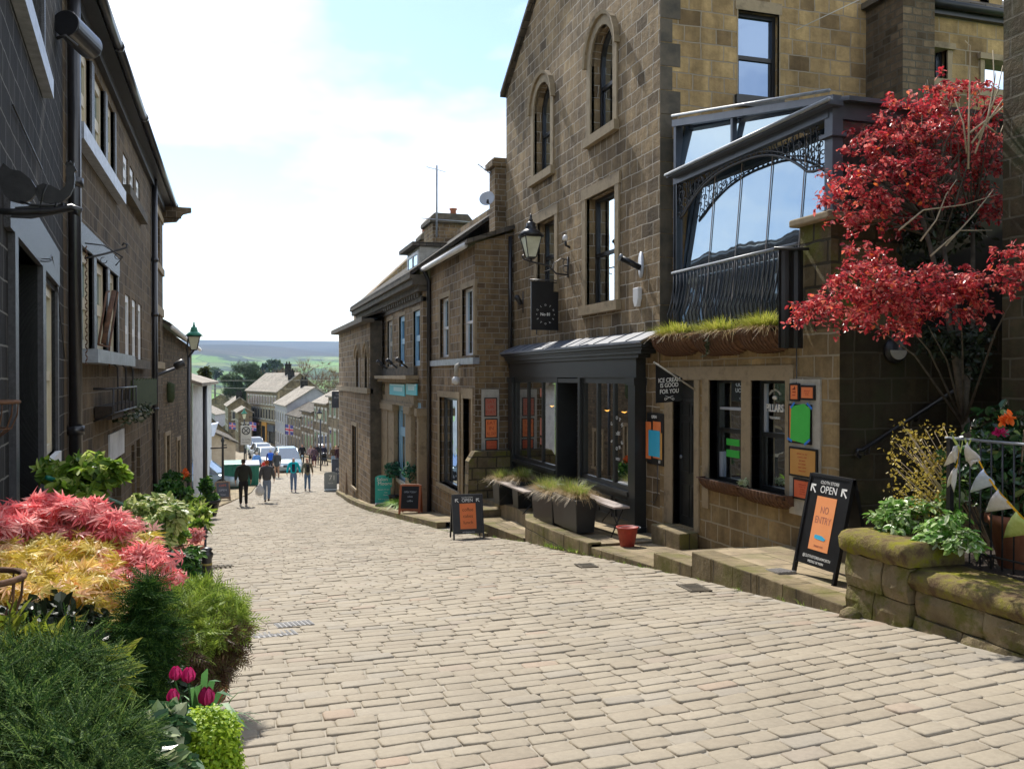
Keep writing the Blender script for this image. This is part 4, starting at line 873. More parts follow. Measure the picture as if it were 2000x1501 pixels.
Yc = 35; pa, pb = onY(826, 475, Yc), onY(842, 460, Yc); chimney('small', pa.x, pb.x, Yc, Yc+.8, 2.5, onY(830, 468, Yc).z, 'narrow chimney stack with a tall pot left of the wide chimney', [((pa.x+pb.x)/2, Yc+.4)])
AE = MB(); Yc = 31.2; p0, p1 = onY(853, 430, Yc), onY(853, 323, Yc); AE.tube([p0-V(0, 0, .6), p1], .035, 6)
e0, e1 = onY(833, 326, Yc), onY(870, 336, Yc); AE.tube([e0, e1], .012, 4)
for t in range(6): q = e0.lerp(e1, t/5); AE.tube([q-V(0, .25, .05), q+V(0, .25, .05)], .008, 4)
e0, e1 = onY(822, 426, Yc), onY(925, 434, Yc); AE.tube([e0, e1], .02, 4)
tag(AE.build('aerial', 'lead'), 'tall television aerial on a pole beside the wide chimney', 'aerial')
A2 = MB(); Yc = 20.9; pts = [onY(u, v, Yc) for u, v in ((964, 382), (961, 360), (960, 342), (958, 335))]; A2.tube(pts, .02, 5); A2.tube([onY(960, 341, Yc), onY(934, 321, Yc)], .014, 4)
for t in range(5): q = onY(960, 341, Yc).lerp(onY(934, 321, Yc), t/4); A2.tube([q-V(0, .14, 0), q+V(0, .14, 0)], .007, 4)
tag(A2.build('aerial', 'lead'), 'small bent aerial above the satellite dish', 'aerial')
DI = thing('satellite_dish', 'grey round satellite dish on the chimney beside the gabled building', 'satellite dish', tuple(onY(952, 389, 20.4)))
c_ = onY(952, 389, 20.4); b = MB(); b.lathe(c_, [(.01, .0), (.1, .012), (.18, .045), (.19, .05), (.18, .055), (.1, .03), (.01, .02)], 24, axis=(-.5, -.85, .3)); b.build('dish', 'plastic_grey', DI)
b = MB(); b.tube([c_+V(.18, .1, 0), c_+V(.05, .1, -.05), c_+V(.02, -.05, -.12), c_+V(-.08, -.3, -.12)], .015, 5); b.lathe(c_+V(-.08, -.3, -.12), [(.03, -.04), (.03, .05)], 8); b.build('arm', 'iron', DI)

# ---- arched-window building beyond, and the dark gable behind it
G4 = thing('arched_house', 'narrow stone house with pointed upper arches beyond the turquoise shop', 'house', (4.9, 40, -5.5))
F5 = Fr((4.62, 0, 0), (0, 1, 0), (-1, 0, 0)); y0, y1 = 31.7, 41.8; aw = [(F5.a(703), F5.a(696)), (F5.a(719), F5.a(713))]
hs = [archpoly(min(a), max(a), F5.z(700, 757), F5.z(700, 682), .35) for a in aw]+[rect(35.4, 36.8, -4.5, -2.0)]
b = wall(F5, [(y0, -6), (y1, -6), (y1, 2.0), (y0, 2.0)], hs, .2); b.build('wall', 'stone_r3', G4)
for a in aw: window(F5, min(a), max(a), F5.z(700, 757), F5.z(700, 682), G4, dep=.12, frame='white', glass='glass_sky', rail=.5, fw=.07, surround='ashlar', sw=.16, sill=.1, arch=.35, hood=True)
window(F5, 35.4, 36.8, -4.5, -2.0, G4, dep=.12, frame='charcoal', glass='glass_dark', rail=None, fw=.08, surround='ashlar', sw=.14, sill=.1, bars=1)
b = MB(); F5.box(b, y0-.3, y1+.1, 1.95, 2.07, -.1, .35); b.prism([F5.p(y0-.3, 2.07, .35), F5.p(y1+.1, 2.07, .35), F5.p(y1+.1, 2.35, -.5), F5.p(y0-.3, 2.35, -.5)][::-1], (0, 0, .06)); b.prism([(4.62, y0, -5.4), (5.05, y0, -5.4), (5.05, y0, 2.0), (4.62, y0, 2.0)], (0, .05, 0)); b.build('eaves', 'ashlar_dark', G4)
b = MB(); F5.box(b, y0, y1, -.62, -.42, -.1, .12); b.build('string_course', 'ashlar', G4)
b = MB(); b.box(5.6, 9.2, 41.5, 44, -6, onY(700, 590, 41.5).z); b.prism([(5.6, 41.5, onY(700, 590, 41.5).z), (9.2, 41.5, onY(700, 590, 41.5).z), (9.2, 41.5, 6.2), (8.6, 41.5, 6.3)], (0, 2.5, 0)); tag(b.build('gable_house', 'stone_r3'), 'dark stone gable end rising behind the arched house', 'house')

# ---- hanging things on the right-hand walls
def lantern(p, sc, label, parentless=True, glassm='lampglass', topm='iron', lampbase=True):
    L = thing('street_lantern', label, 'lantern', tuple(p)); p = Vector(p)
    b = MB(); b.lathe(p, [(.10*sc, -.02*sc), (.11*sc, 0), (.115*sc, .01*sc)], 4, rot=math.pi/4, sm=False)
    for i in range(4):
        a = math.pi/4+i*math.pi/2; b.tube([p+V(math.cos(a)*.115*sc, math.sin(a)*.115*sc, 0), p+V(math.cos(a)*.235*sc, math.sin(a)*.235*sc, .40*sc)], .010*sc, 5)
    b.lathe(p, [(.235*sc, .39*sc), (.28*sc, .40*sc), (.27*sc, .42*sc)], 4, rot=math.pi/4, sm=False); b.build('frame', 'iron', L)
    b = MB(); b.lathe(p, [(.105*sc, .012*sc), (.225*sc, .39*sc)], 4, rot=math.pi/4, sm=False); b.build('glass', glassm, L)
    b = MB(); b.lathe(p, [(.265*sc, .42*sc), (.15*sc, .53*sc), (.10*sc, .56*sc), (.12*sc, .585*sc), (.09*sc, .62*sc), (.10*sc, .66*sc), (.05*sc, .70*sc)], 12); b.build('hood', topm, L)
    b = MB(); b.lathe(p, [(.03*sc, .70*sc), (.045*sc, .73*sc), (.02*sc, .77*sc), (.03*sc, .80*sc), (.004*sc, .86*sc)], 8); b.build('finial', topm, L)
    return L
Yl = 16.3; pb = onY(1037, 503, Yl); L1 = lantern(pb, 1.0, 'old gas style lantern on a scrolled bracket high on the gabled wall')
b = MB(); wq = V(6.28, Yl, onX(1117, 535, 6.29).z); b.tube([wq, wq+V(-.25, 0, .02), V(pb.x+.35, Yl, pb.z-.14), V(pb.x, Yl, pb.z-.08), V(pb.x-.14, Yl, pb.z-.04), V(pb.x-.18, Yl, pb.z+.02), V(pb.x-.14, Yl, pb.z+.05)], .017, 6)
b.tube([wq+V(0, 0, .3), wq+V(-.15, 0, .32), wq+V(-.3, 0, .22), wq+V(-.34, 0, .1), wq+V(-.5, 0, .05)], .010, 5); b.tube([wq+V(0, 0, .36), wq+V(0, 0, -.05)], .022, 6); b.tube([pb+V(0, 0, -.09), pb], .022, 6)
for s_ in (.12, .24): b.tube([wq+V(-.04+.07*math.cos(t), 0, s_+.07*math.sin(t)) for t in np.linspace(0, 5, 9)], .008, 4)
b.build('bracket', 'iron', L1)
# round-lettered hanging sign
Ys = 16.9; p0, p1 = onY(1037, 549, Ys), onY(1092, 645, Ys); SG = thing('hanging_sign', 'square black hanging sign with a circle of white letters below the lantern', 'sign', ((p0.x+p1.x)/2, Ys, p1.z))
b = MB(); b.box(p0.x, p1.x, Ys-.02, Ys+.02, p1.z, p0.z); b.build('board', 'black', SG)
b = MB(); b.tube([(p0.x-.03, Ys, p0.z+.03), (6.29, Ys, p0.z+.03)], .014, 6); b.tube([(p0.x+.08, Ys, p0.z), (p0.x+.08, Ys, p0.z+.04)], .008, 4); b.tube([(p0.x+.12, Ys, p1.z), (p0.x+.12, Ys, p1.z-.09)], .012, 5); b.build('bracket', 'iron', SG)
cxm = (p0.x+p1.x)/2; czm = onY(1065, 614, Ys).z
arctext('CLOTH', .19, .052, (cxm, Ys-.022, czm), (1, 0, 0), (0, 0, 1), 'whiteink', SG, 152, 28); arctext('STORE', .19, .052, (cxm, Ys-.022, czm), (1, 0, 0), (0, 0, 1), 'whiteink', SG, 208, 332, True)
textmesh('No 81', .085, (cxm, Ys-.022, czm), (1, 0, 0), (0, 0, 1), 'whiteink', SG, bold=.002)
for s_ in (-1, 1): b = MB(); b.lathe((cxm+.19*s_, Ys-.022, czm), [(.001, 0), (.010, .001), (.001, .002)], 8, axis=(0, -1, 0)); b.build('dot', 'whiteink', SG)
b = MB(); p = F1.p(F1.a(1022), F1.z(1022, 590), 0); b.tube([p+V(0, 0, .25), p+V(0, 0, -.25)], .02, 6); b.lathe(p+V(-.06, -.02, -.05), [(.05, 0), (.07, .2), (.02, .24)], 8, axis=(-.5, 0, .8)); tag(b.build('floodlight', 'iron'), 'small black spotlight left of the square hanging sign', 'spotlight')
p = F1.p(F1.a(1113), F1.z(1113, 475), 0); cc = thing('security_camera', 'small camera with pale cap between the two tall windows', 'camera', tuple(p)); b = MB(); b.tube([p+V(0, 0, -.08), p+V(-.08, 0, -.05), p+V(-.1, 0, .06)], .025, 6); b.build('mount', 'iron', cc); b = MB(); b.lathe(p+V(-.1, 0, .04), [(.04, 0), (.055, .03), (.05, .09), (.02, .12)], 10); b.build('cap', 'white', cc)
Fp = F1
a, z = F1.px(1253, 517); SLt = thing('spotlight', 'barrel spotlight on an oval grey plate near the building corner', 'spotlight', tuple(F1.p(a, z)))
b = MB(); b.lathe(F1.p(a, z, 0), [(.09, 0), (.09, .02), (.0, .021)], 24, axis=F1.n, sy=1, sx=1); me = b.build('plate', 'plastic_grey', SLt)
for v_ in me.data.vertices: v_.co.z = z+(v_.co.z-z)*2.4
b = MB(); q = F1.p(a, z-.05, .02); b.tube([q, q+V(-.28, .14, .17)], .05, 12); b.build('barrel', 'black', SLt); b = MB(); b.tube([q+V(-.27, .135, .165), q+V(-.31, .155, .19)], [.058, .06], 12); b.build('bezel', 'lead', SLt)
a, z = F1.px(1249, 581); b = MB(); b.prism([F1.p(a-.10, z+.16, 0), F1.p(a+.10, z+.16, 0), F1.p(a+.10, z-.05, 0), F1.p(a+.05, z-.15, 0), F1.p(a-.04, z-.15, 0), F1.p(a-.10, z-.02, 0)], (-.075, 0, 0)); tag(b.build('alarm_box', 'white', bevel=.012), 'white burglar alarm box below the barrel spotlight', 'alarm box')
# ice cream flag
Yf = 11.2; q0 = V(6.28, Yf, onY(1363, 763, Yf).z); q1 = onY(1278, 708, Yf); FL = thing('flag_sign', 'black angled flag sign with ice cream slogan on a pale pole', 'sign', tuple(q0))
b = MB(); b.tube([q0, q1], .012, 6); b.lathe(q1, [(.0, -.02), (.02, 0), (.0, .02)], 8); b.build('pole', 'boardgrey', FL)
A, B_ = onY(1281, 712, Yf), onY(1333, 738, Yf); Cb, Db = onY(1333, 783, Yf), onY(1281, 787, Yf); b = MB(); b.prism([A, B_, Cb, Db], (0, .01, 0)); b.build('flag', 'black', FL)
mx_ = (A.x+B_.x)/2
for i, s_ in enumerate(('ICE CREAM', 'IS GOOD', 'FOR YOU')): textmesh(s_, .085, (mx_, Yf-.004, onY(1307, (742, 752, 764)[i], Yf).z), (1, 0, .06), (0, 0, 1), 'whiteink', FL, sx=.82, bold=.001)
b = MB(); c0 = V(mx_, Yf-.003, onY(1307, 777, Yf).z)
for s_ in (-1, 1): b.tube([c0+V(-.06*s_, 0, -.025), c0+V(0, 0, .012), c0+V(.06*s_, 0, .03)], .004, 4); b.tube([c0+V(s_*(.06+.016*math.cos(t)), 0, -.012+.016*math.sin(t)) for t in np.linspace(0, 6.2, 9)], .0035, 4)
b.build('emblem', 'whiteink', FL)
# big black banner at the pier
Yb = 8.72; p0, p1 = onY(1521, 487, Yb), onY(1569, 680, Yb); BN = thing('banner', 'tall plain black banner hanging from a bracket on the stone pier', 'banner', (p1.x, Yb, p1.z))
b = MB(); n = 8
for i in range(n):
    xa, xb = p0.x+(p1.x-p0.x)*i/n, p0.x+(p1.x-p0.x)*(i+1)/n; ya, yb_ = Yb+.012*math.sin(i*1.7), Yb+.012*math.sin((i+1)*1.7)
    b.hexa([(xa, ya-.003, p1.z+.01*(i % 2)), (xb, yb_-.003, p1.z), (xb, yb_+.003, p1.z), (xa, ya+.003, p1.z), (xa, ya-.003, p0.z), (xb, yb_-.003, p0.z), (xb, yb_+.003, p0.z), (xa, ya+.003, p0.z)])
b.build('cloth', 'black', BN); b = MB(); b.tube([(p0.x-.06, Yb, p0.z+.01), (6.5, Yb-.1, p0.z+.01)], .018, 6); b.tube([(6.35, Yb-.07, p0.z-.05), (6.35, Yb-.07, p0.z+.1)], .03, 6); b.build('bracket', 'iron', BN)
# wall boards
def onwall(fr, b, u0, u1, v0, v1, o0, o1): 
    a0, z1 = fr.px(u0, v0); a1, z0 = fr.px(u1, v1); um = (u0+u1)/2; fr.box(b, a0, a1, fr.z(um, v1), fr.z(um, v0), o0, o1)
WB = thing('menu_board', 'tall weathered pale board carrying framed orange notices beside the windows', 'notice board', tuple(F1.p(F1.a(1575), F1.z(1575, 1010))))
b = MB(); onwall(F1, b, 1546, 1604, 740, 1008, 0, .025); b.build('board', 'boardgrey', WB)
for k_, (u0, u1, v0, v1, mm, lines) in enumerate(((1548, 1567, 748, 783, 'orange', 3), (1569, 1597, 752, 781, 'orange', 3), (1546, 1590, 789, 866, 'orange', 0), (1547, 1602, 874, 932, 'amber', 6), (1555, 1595, 935, 976, 'redorange', 5))):
    b = MB(); onwall(F1, b, u0, u1, v0, v1, .025, .045); f_ = b.build('notice_frame', 'black', WB)
    b = MB(); onwall(F1, b, u0+3, u1-3, v0+4, v1-4, .045, .049); b.build('paper', mm, f_)
    a0, a1 = F1.a(u0+6), F1.a(u1-6); zc_, zd = F1.z((u0+u1)/2, v0+9), F1.z((u0+u1)/2, v1-9)
    for j in range(lines):
        s_ = ('SERVING ALL DAY', 'COFFEE & CAKE', 'ASK INSIDE', 'HOT DRINKS', 'FRESH TODAY', 'OPEN DAILY')[j % 6]; h_ = (zc_-zd)/max(lines, 1)
        textmesh(s_, h_*.62, F1.p((a0+a1)/2, zc_-h_*(j+.5), .0495), -F1.d, (0, 0, 1), 'ink_red', f_, sx=min(1, abs(a1-a0)/(h_*.62*len(s_)*.62)), depth=.0005)
b = MB(); P = [(1553, 793), (1578, 788), (1590, 798), (1589, 860), (1580, 866), (1551, 858)]; pp = [F1.px(u, v) for u, v in P]; F1.poly(b, ccw([(a, z) for a, z in pp]), .052, .055); gp = b.build('green_notice', 'green', WB)
for u0, v0, u1, v1 in ((1552, 796, 1560, 786), (1584, 787, 1594, 798), (1546, 855, 1555, 861), (1579, 868, 1590, 858)):
    A, B_ = F1.px(u0, v0), F1.px(u1, v1); d_ = V(B_[0]-A[0], B_[1]-A[1], 0).normalized()*.0; nn = V(-(B_[1]-A[1]), B_[0]-A[0], 0).normalized()*.014
    b = MB(); F1.poly(b, ccw([(A[0]-nn.x, A[1]-nn.y), (B_[0]-nn.x, B_[1]-nn.y), (B_[0]+nn.x, B_[1]+nn.y), (A[0]+nn.x, A[1]+nn.y)]), .056, .058); b.build('tape', 'tape', gp)
b = MB(); b.tube([F1.p(F1.a(1558), F1.z(1558, 655), .02), F1.p(F1.a(1559), F1.z(1559, 745), .02), F1.p(F1.a(1559), F1.z(1559, 760), .06)], .006, 5); b.build('cable', 'iron', WB)
PB = thing('poster_board', 'black poster case with orange sheets and a blue sheet left of the panelled door', 'notice board', tuple(F1.p(F1.a(1282), F1.z(1282, 905))))
b = MB(); onwall(F1, b, 1267, 1299, 807, 907, 0, .03); b.build('board', 'black', PB)
b = MB(); onwall(F1, b, 1265, 1275, 823, 895, .03, .034); onwall(F1, b, 1279, 1294, 823, 895, .03, .034); b.build('orange_sheet', 'orange', PB)
b = MB(); onwall(F1, b, 1291, 1297, 845, 897, .0345, .037); b.build('amber_sheet', 'amber', PB)
b = MB(); onwall(F1, b, 1271, 1293, 840, 891, .038, .041); b.build('blue_sheet', 'sky_paper', PB)
textmesh('OPEN', .07, F1.p(F1.a(1281), F1.z(1281, 814), .032), -F1.d, (0, 0, 1), 'whiteink', PB); textmesh('81', .07, F1.p(F1.a(1292), F1.z(1292, 902), .032), -F1.d, (0, 0, 1), 'whiteink', PB)
b = MB(); b.tube([F1.p(F1.a(1286), F1.z(1286, 905), .015), F1.p(F1.a(1286), F1.z(1286, 965), .015), F1.p(F1.a(1280), F1.z(1280, 982), .015), F1.p(F1.a(1272), F1.z(1272, 978), .015)], .006, 5); b.build('cable', 'iron', PB)
SB = thing('menu_board', 'pale vertical board with three framed orange notices on the blank side wall', 'notice board', tuple(FB.p(FB.a(957), FB.z(957, 884))))
b = MB(); onwall(FB, b, 940, 974, 760, 884, 0, .03); b.build('board', 'boardgrey', SB)
for u0, u1, v0, v1, mm, tx in ((945, 970, 776, 813, 'faded', ('SAT', 'UR', 'DAY')), (946, 971, 817, 855, 'orange', ('EAT', 'IN', 'ALL DAY')), (947, 971, 858, 878, 'redorange', ('HOT FOOD', 'COFFEE'))):
    b = MB(); onwall(FB, b, u0, u1, v0, v1, .03, .045); f_ = b.build('notice_frame', 'black', SB); b = MB(); onwall(FB, b, u0+2, u1-2, v0+2, v1-2, .045, .049); b.build('paper', mm, f_)
    n = len(tx); h_ = (FB.z(958, v0+3)-FB.z(958, v1-3))/n
    for j, s_ in enumerate(tx): textmesh(s_, h_*.85, FB.p(FB.a((u0+u1)/2), FB.z(958, v0+3)-h_*(j+.5), .0495), FB.d, (0, 0, 1), 'ink_red', f_, sx=min(1.1, .24/(h_*.85*len(s_)*.6)), depth=.0005)

# ================================================================ LEFT SIDE
FL_ = Fr((-2.2, 0, 0), (0, 1, 0), (1, 0, 0))
J = V(-2.2, 13.1, 0); dA = V(-189, 1862, 0).normalized(); nA = V(dA.y, -dA.x, 0)
FAh = Fr(J, dA, nA)        # s = 0 at the joint, negative towards the camera
# ---- house nearest on the left (dark stone)
HA = thing('dark_house', 'blackened stone house with deep doorway nearest on the left', 'house', tuple(V(J.x, 10, -2.6)))
dr_ = (FAh.a(23), FAh.a(74), -3.0, FAh.z(50, 492)); wc = (FAh.a(80), FAh.a(108), FAh.z(95, 893), FAh.z(95, 556)); wu = (FAh.a(-60), FAh.a(84), FAh.z(62, 82), 6.4)
b = wall(FAh, [(-14, -3.4), (0, -3.4), (0, 7.4), (-14, 7.4)], [rect(*dr_), rect(*wc), rect(*wu)], .30, rmi=1); b.build('wall', ['stone_dark', 'black'], HA)
b = MB(); FAh.box(b, dr_[0]-.1, dr_[1]+.1, dr_[2], dr_[3]+.1, -.36, -.298); b.build('door', 'black', HA)
b = MB(); FAh.box(b, dr_[0]-.42, wc[1]+.12, dr_[3], dr_[3]+.42, -.2, .045); b.build('lintel', 'ashlar_black', HA)
b = MB(); FAh.box(b, dr_[0]-.20, dr_[0], -3, dr_[3], -.3, .05); b.build('jamb', 'ashlar_black', HA)
b = MB(); FAh.box(b, dr_[1], wc[0], -3, dr_[3], -.3, .05); b.build('jamb', 'ashlar_black', HA)
b = MB(); FAh.box(b, wc[1], wc[1]+.14, wc[2]-.3, dr_[3], -.3, .03); b.build('jamb', 'ashlar_black', HA)
window(FAh, *wc, HA, dep=.07, frame='cream', glass='glass_sky', rail=.47, fw=.10, sill=.13, sillm='white', surround=None, sw=.0, sillproud=.06, bars=1)
window(FAh, *wu, HA, dep=.14, frame='cream', glass='glass_mid', rail=None, fw=.10, sill=.20, sillm='sheensill', surround='ashlar_black', sw=.12, sillproud=.10, bars=2)
b = MB(); b.prism([FAh.p(-14, 7.35, .35), FAh.p(.1, 7.35, .35), FAh.p(.1, 9.6, -4), FAh.p(-14, 9.6, -4)], (0, 0, .12)); b.build('roof', 'slate', HA)
b = MB(); q0, q1 = FAh.p(0, 7.5, 0), FAh.p(0, -3.4, 0); b.prism([q1, q1+V(-7, 0, 0), q0+V(-7, 0, 1.6), q0], (0, -.2, 0)); b.build('end_wall', 'stone_dark', HA)
# ---- long terrace house
HB = thing('terrace_house', 'long brown stone terrace house with cream sash windows and black gutter on the left', 'house', (-2.2, 21, -3.6))
def zz(u, v): return FL_.z(u, v)
tops = []
def lights(us, mull, z0, z1): return [(FL_.a(us[i])+mull, FL_.a(us[i+1]), z0, z1) for i in range(len(us)-1)]
LT = lights((146, 178, 205, 224), .34, zz(200, 329), zz(200, 172)); LM = lights((151, 181, 208, 228), .34, zz(190, 688), zz(190, 508))
LS = [(FL_.a(245), FL_.a(254), zz(260, 702), zz(260, 584)), (FL_.a(258.5), FL_.a(266.5), zz(260, 702), zz(260, 584)), (FL_.a(270), FL_.a(277), zz(260, 702), zz(260, 584))]
LU = [(FL_.a(242), FL_.a(251), zz(258, 393), zz(258, 330)), (FL_.a(255), FL_.a(263), zz(258, 393), zz(258, 330)), (FL_.a(267), FL_.a(274), zz(258, 393), zz(258, 330))]
LE = [(FL_.a(302.5), FL_.a(307), zz(308, 706), zz(308, 612)), (FL_.a(309), FL_.a(313), zz(308, 706), zz(308, 612))]; LE2 = [(FL_.a(302.5), FL_.a(307), zz(308, 514), zz(308, 420)), (FL_.a(309), FL_.a(313), zz(308, 514), zz(308, 420))]
GD = [(FL_.a(218), FL_.a(236), -4.0, zz(226, 893)), (FL_.a(256), FL_.a(262), -3.4, zz(260, 868)), (FL_.a(266), FL_.a(273), -3.4, zz(270, 858)), (FL_.a(303), FL_.a(311), -3.9, zz(306, 842))]
eav = 5.42
al = LT+LM+LS+LU+LE+LE2+GD
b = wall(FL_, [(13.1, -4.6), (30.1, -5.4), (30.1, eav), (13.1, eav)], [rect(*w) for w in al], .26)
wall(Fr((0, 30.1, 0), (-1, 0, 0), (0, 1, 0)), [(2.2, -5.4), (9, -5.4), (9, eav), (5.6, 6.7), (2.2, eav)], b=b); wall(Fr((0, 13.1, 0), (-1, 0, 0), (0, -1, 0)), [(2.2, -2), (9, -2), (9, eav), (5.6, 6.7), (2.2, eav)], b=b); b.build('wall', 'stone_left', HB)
for w in LT+LM: window(FL_, *w, HB, dep=.085, frame='cream', glass='glass_sky', rail=.48, fw=.17, sill=0, surround=None, sw=0)
for w in LS: window(FL_, *w, HB, dep=.06, frame='white', glass='glass_sky', rail=.45, fw=.16, sill=0)
for w in LU: window(FL_, *w, HB, dep=.06, frame='white', glass='glass_sky', rail=.5, fw=.16, sill=0)
for w in LE+LE2: window(FL_, *w, HB, dep=.14, frame='wood', glass='glass_dark', rail=None, fw=.09, sill=0)
for i, w in enumerate(GD):
    if i in (0, 3): b = MB(); FL_.box(b, *w, -.26, -.2); b.build('door', 'black', HB)
    else: window(FL_, *w, HB, dep=.14, frame='cream', glass='glass_dark', rail=.6, fw=.10, sill=.1, sillm='white')
def strip(name, m, a0, a1, z0, z1, o1, bev=0): b = MB(); FL_.box(b, a0, a1, z0, z1, -.06, o1); return b.build(name, m, HB, bevel=bev)
for Ls, sm_, hm in ((LT, 'sheensill', None), (LM, 'sheensill', 'ashlar_black')):
    z0, z1 = Ls[0][2], Ls[0][3]
    for k_ in range(3): strip('mullion', 'ashlar_black', Ls[k_][0]-.34, Ls[k_][0]-.06, z0, z1, .03)
    strip('mullion', 'ashlar_black', Ls[2][1], Ls[2][1]+.16, z0, z1, .03)
strip('window_sill', 'sheensill', LT[0][0]-.5, LT[2][1]+.5, LT[0][2]-.24, LT[0][2], .16)
strip('lintel', 'ashlar_black', LM[0][0]-.6, LM[2][1]+.2, LM[0][3], LM[0][3]+.34, .04)
strip('window_sill', 'lead', LM[0][0]-.5, LM[2][1]+.35, LM[0][2]-.20, LM[0][2], .30)
strip('window_sill', 'ashlar_dark', LS[0][0]-.3, LS[2][1]+.5, LS[0][2]-.2, LS[0][2], .16); strip('window_sill', 'ashlar_dark', LU[0][0]-.2, LU[2][1]+.3, LU[0][2]-.2, LU[0][2], .16)
strip('window_sill', 'ashlar', LE[0][0]-.3, 30.1, LE[0][2]-.2, LE[0][2], .06); strip('lintel', 'ashlar', LE[0][0]-.3, 30.1, LE[0][3], LE[0][3]+.25, .04)
strip('lintel', 'ashlar', LE2[0][0]-.3, 30.1, LE2[0][3], LE2[0][3]+.2, .04); strip('window_sill', 'ashlar', LE2[0][0]-.3, 30.1, LE2[0][2]-.2, LE2[0][2], .06); strip('lintel', 'whitewash', GD[0][0]-.5, GD[0][1]+.3, GD[0][3], GD[0][3]+.5, .03)
b = MB(); FL_.box(b, 13.1, 30.3, eav-.02, eav+.06, -.1, .30); FL_.box(b, 13.1, 30.3, eav-.2, eav-.02, -.05, .1); b.build('soffit', 'black', HB)
b = MB()
for y0, y1 in ((13.1, 16), (16, 20.2), (20.2, 30.3)): b.tube([(-1.83, y0, eav+.05), (-1.83, y1-.03, eav+.05)], .075, 8); b.tube([(-1.83, y1-.12, eav+.05), (-1.83, y1-.02, eav+.05)], .092, 8)
b.build('gutter', 'blackmetal', HB)
b = MB(); b.prism([(-1.86, 13.1, eav+.1), (-1.86, 30.4, eav+.1), (-5.6, 30.4, 6.75), (-5.6, 13.1, 6.75)], (0, 0, .12)); b.prism([(-5.6, 13.1, 6.75), (-5.6, 30.4, 6.75), (-9, 30.4, eav+.1), (-9, 13.1, eav+.1)], (0, 0, .12)); b.build('roof', 'slate', HB)
chimney('left', -6.2, -5.0, 19.6, 21.2, 6.2, 7.5, 'chimney stack on the ridge of the long terrace house', [(-5.6, 20), (-5.6, 20.8)])
drainpipe([FL_.p(FL_.a(296), eav, .09), FL_.p(FL_.a(296), -4.5, .09)], .075, HB, collars=(3.2, 1.7, -.9))
jp = FL_.p(13.35, 0, .10); b = MB(); b.tube([V(jp.x, jp.y, 8), V(jp.x, jp.y, -3.2)], .085, 10); 
for z in (4.7, 2.6, -.8): b.lathe((jp.x, jp.y, z), [(.115, 0), (.115, .12)], 12)
b.build('drainpipe', 'blackmetal', HB)
b = MB(); b.box(-1.0-1.25, -1.65, 30.0, 30.3, eav-.35, eav-.02); b.prism([(-2.2, 30.15, eav-.0), (-1.35, 30.15, eav-.0), (-1.35, 30.15, eav-.12), (-1.6, 30.15, eav-.2), (-1.8, 30.15, eav-.45), (-2.2, 30.15, eav-.5)], (0, .25, 0)); b.build('corbel', 'stone_left', HB)
# rain hopper / floodlight drum at the joint
p = FL_.p(12.9, onX(150, 60, -2.0).z, .15); DRm = thing('drum_lamp', 'large cylindrical downlight fixed to the drainpipe on the dark house', 'wall lamp', tuple(p))
pa, pb = onX(128, 45, -1.95), onX(176, 92, -1.78); b = MB(); b.tube([pa, pb], .16, 28, sm=False); b.build('drum', 'blackmetal', DRm, bevel=.01); b = MB(); b.tube([pa+V(-.1, 0, -.2), pa+V(0, 0, -.15), pa+V(.12, .05, -.25)], .02, 6); b.build('clamp', 'iron', DRm)
# bracket with scrolled end
BK = MB(); q0 = V(-2.1, 14.2, onX(148, 478, -2.0).z); tip = onY(246, 484, 14.6); 
BK.tube([q0, q0.lerp(tip, .5)+V(0, 0, -.01), tip, tip+V(.02, 0, .05), tip+V(-.03, 0, .07), tip+V(-.05, 0, .03)], .016, 6); BK.tube([q0+V(0, 0, .22), q0+V(.25, 0, .2), q0+V(.5, .1, .05), q0+V(.4, .1, -.08)], .010, 5)
for t in (.45, .8): c0 = q0.lerp(tip, t)+V(0, 0, -.1); BK.tube([c0+V(.045*math.cos(a), 0, .045*math.sin(a)) for a in np.linspace(1.4, 6.2, 9)], .006, 4)
tag(BK.build('sign_bracket', 'iron'), 'empty scrolled iron sign bracket in front of the cream windows', 'bracket')
RL = MB(); y_ = 15.6       # folded iron frame on the window sill
s0 = FL_.p(FL_.a(156), zz(156, 672), .25); RL.tube([s0, s0+V(0, 1.2, 0), s0+V(.05, 1.9, .95)], .018, 5); RL.tube([s0, s0+V(0, .9, .85), s0+V(0, 1.2, .9)], .018, 5); RL.tube([s0+V(0, .55, .05), s0+V(.06, 1.3, .9)], .05, 4); RL.tube([s0+V(0, 1.2, 0), s0+V(0, 1.2, -.35)], .016, 5)
tag(RL.build('folded_sign_frame', 'rust'), 'rusty folded sign frame standing on the window sill', 'frame')
ch = MB(); c0 = onX(168, 480, -1.95)
for i in range(30): z = c0.z-i*.055; ch.tube([(c0.x+.012*(-1)**i, c0.y, z), (c0.x-.012*(-1)**i, c0.y, z-.045)], .010, 4)
tag(ch.build('chain', 'rust'), 'rusty chain hanging from the scrolled bracket', 'chain')
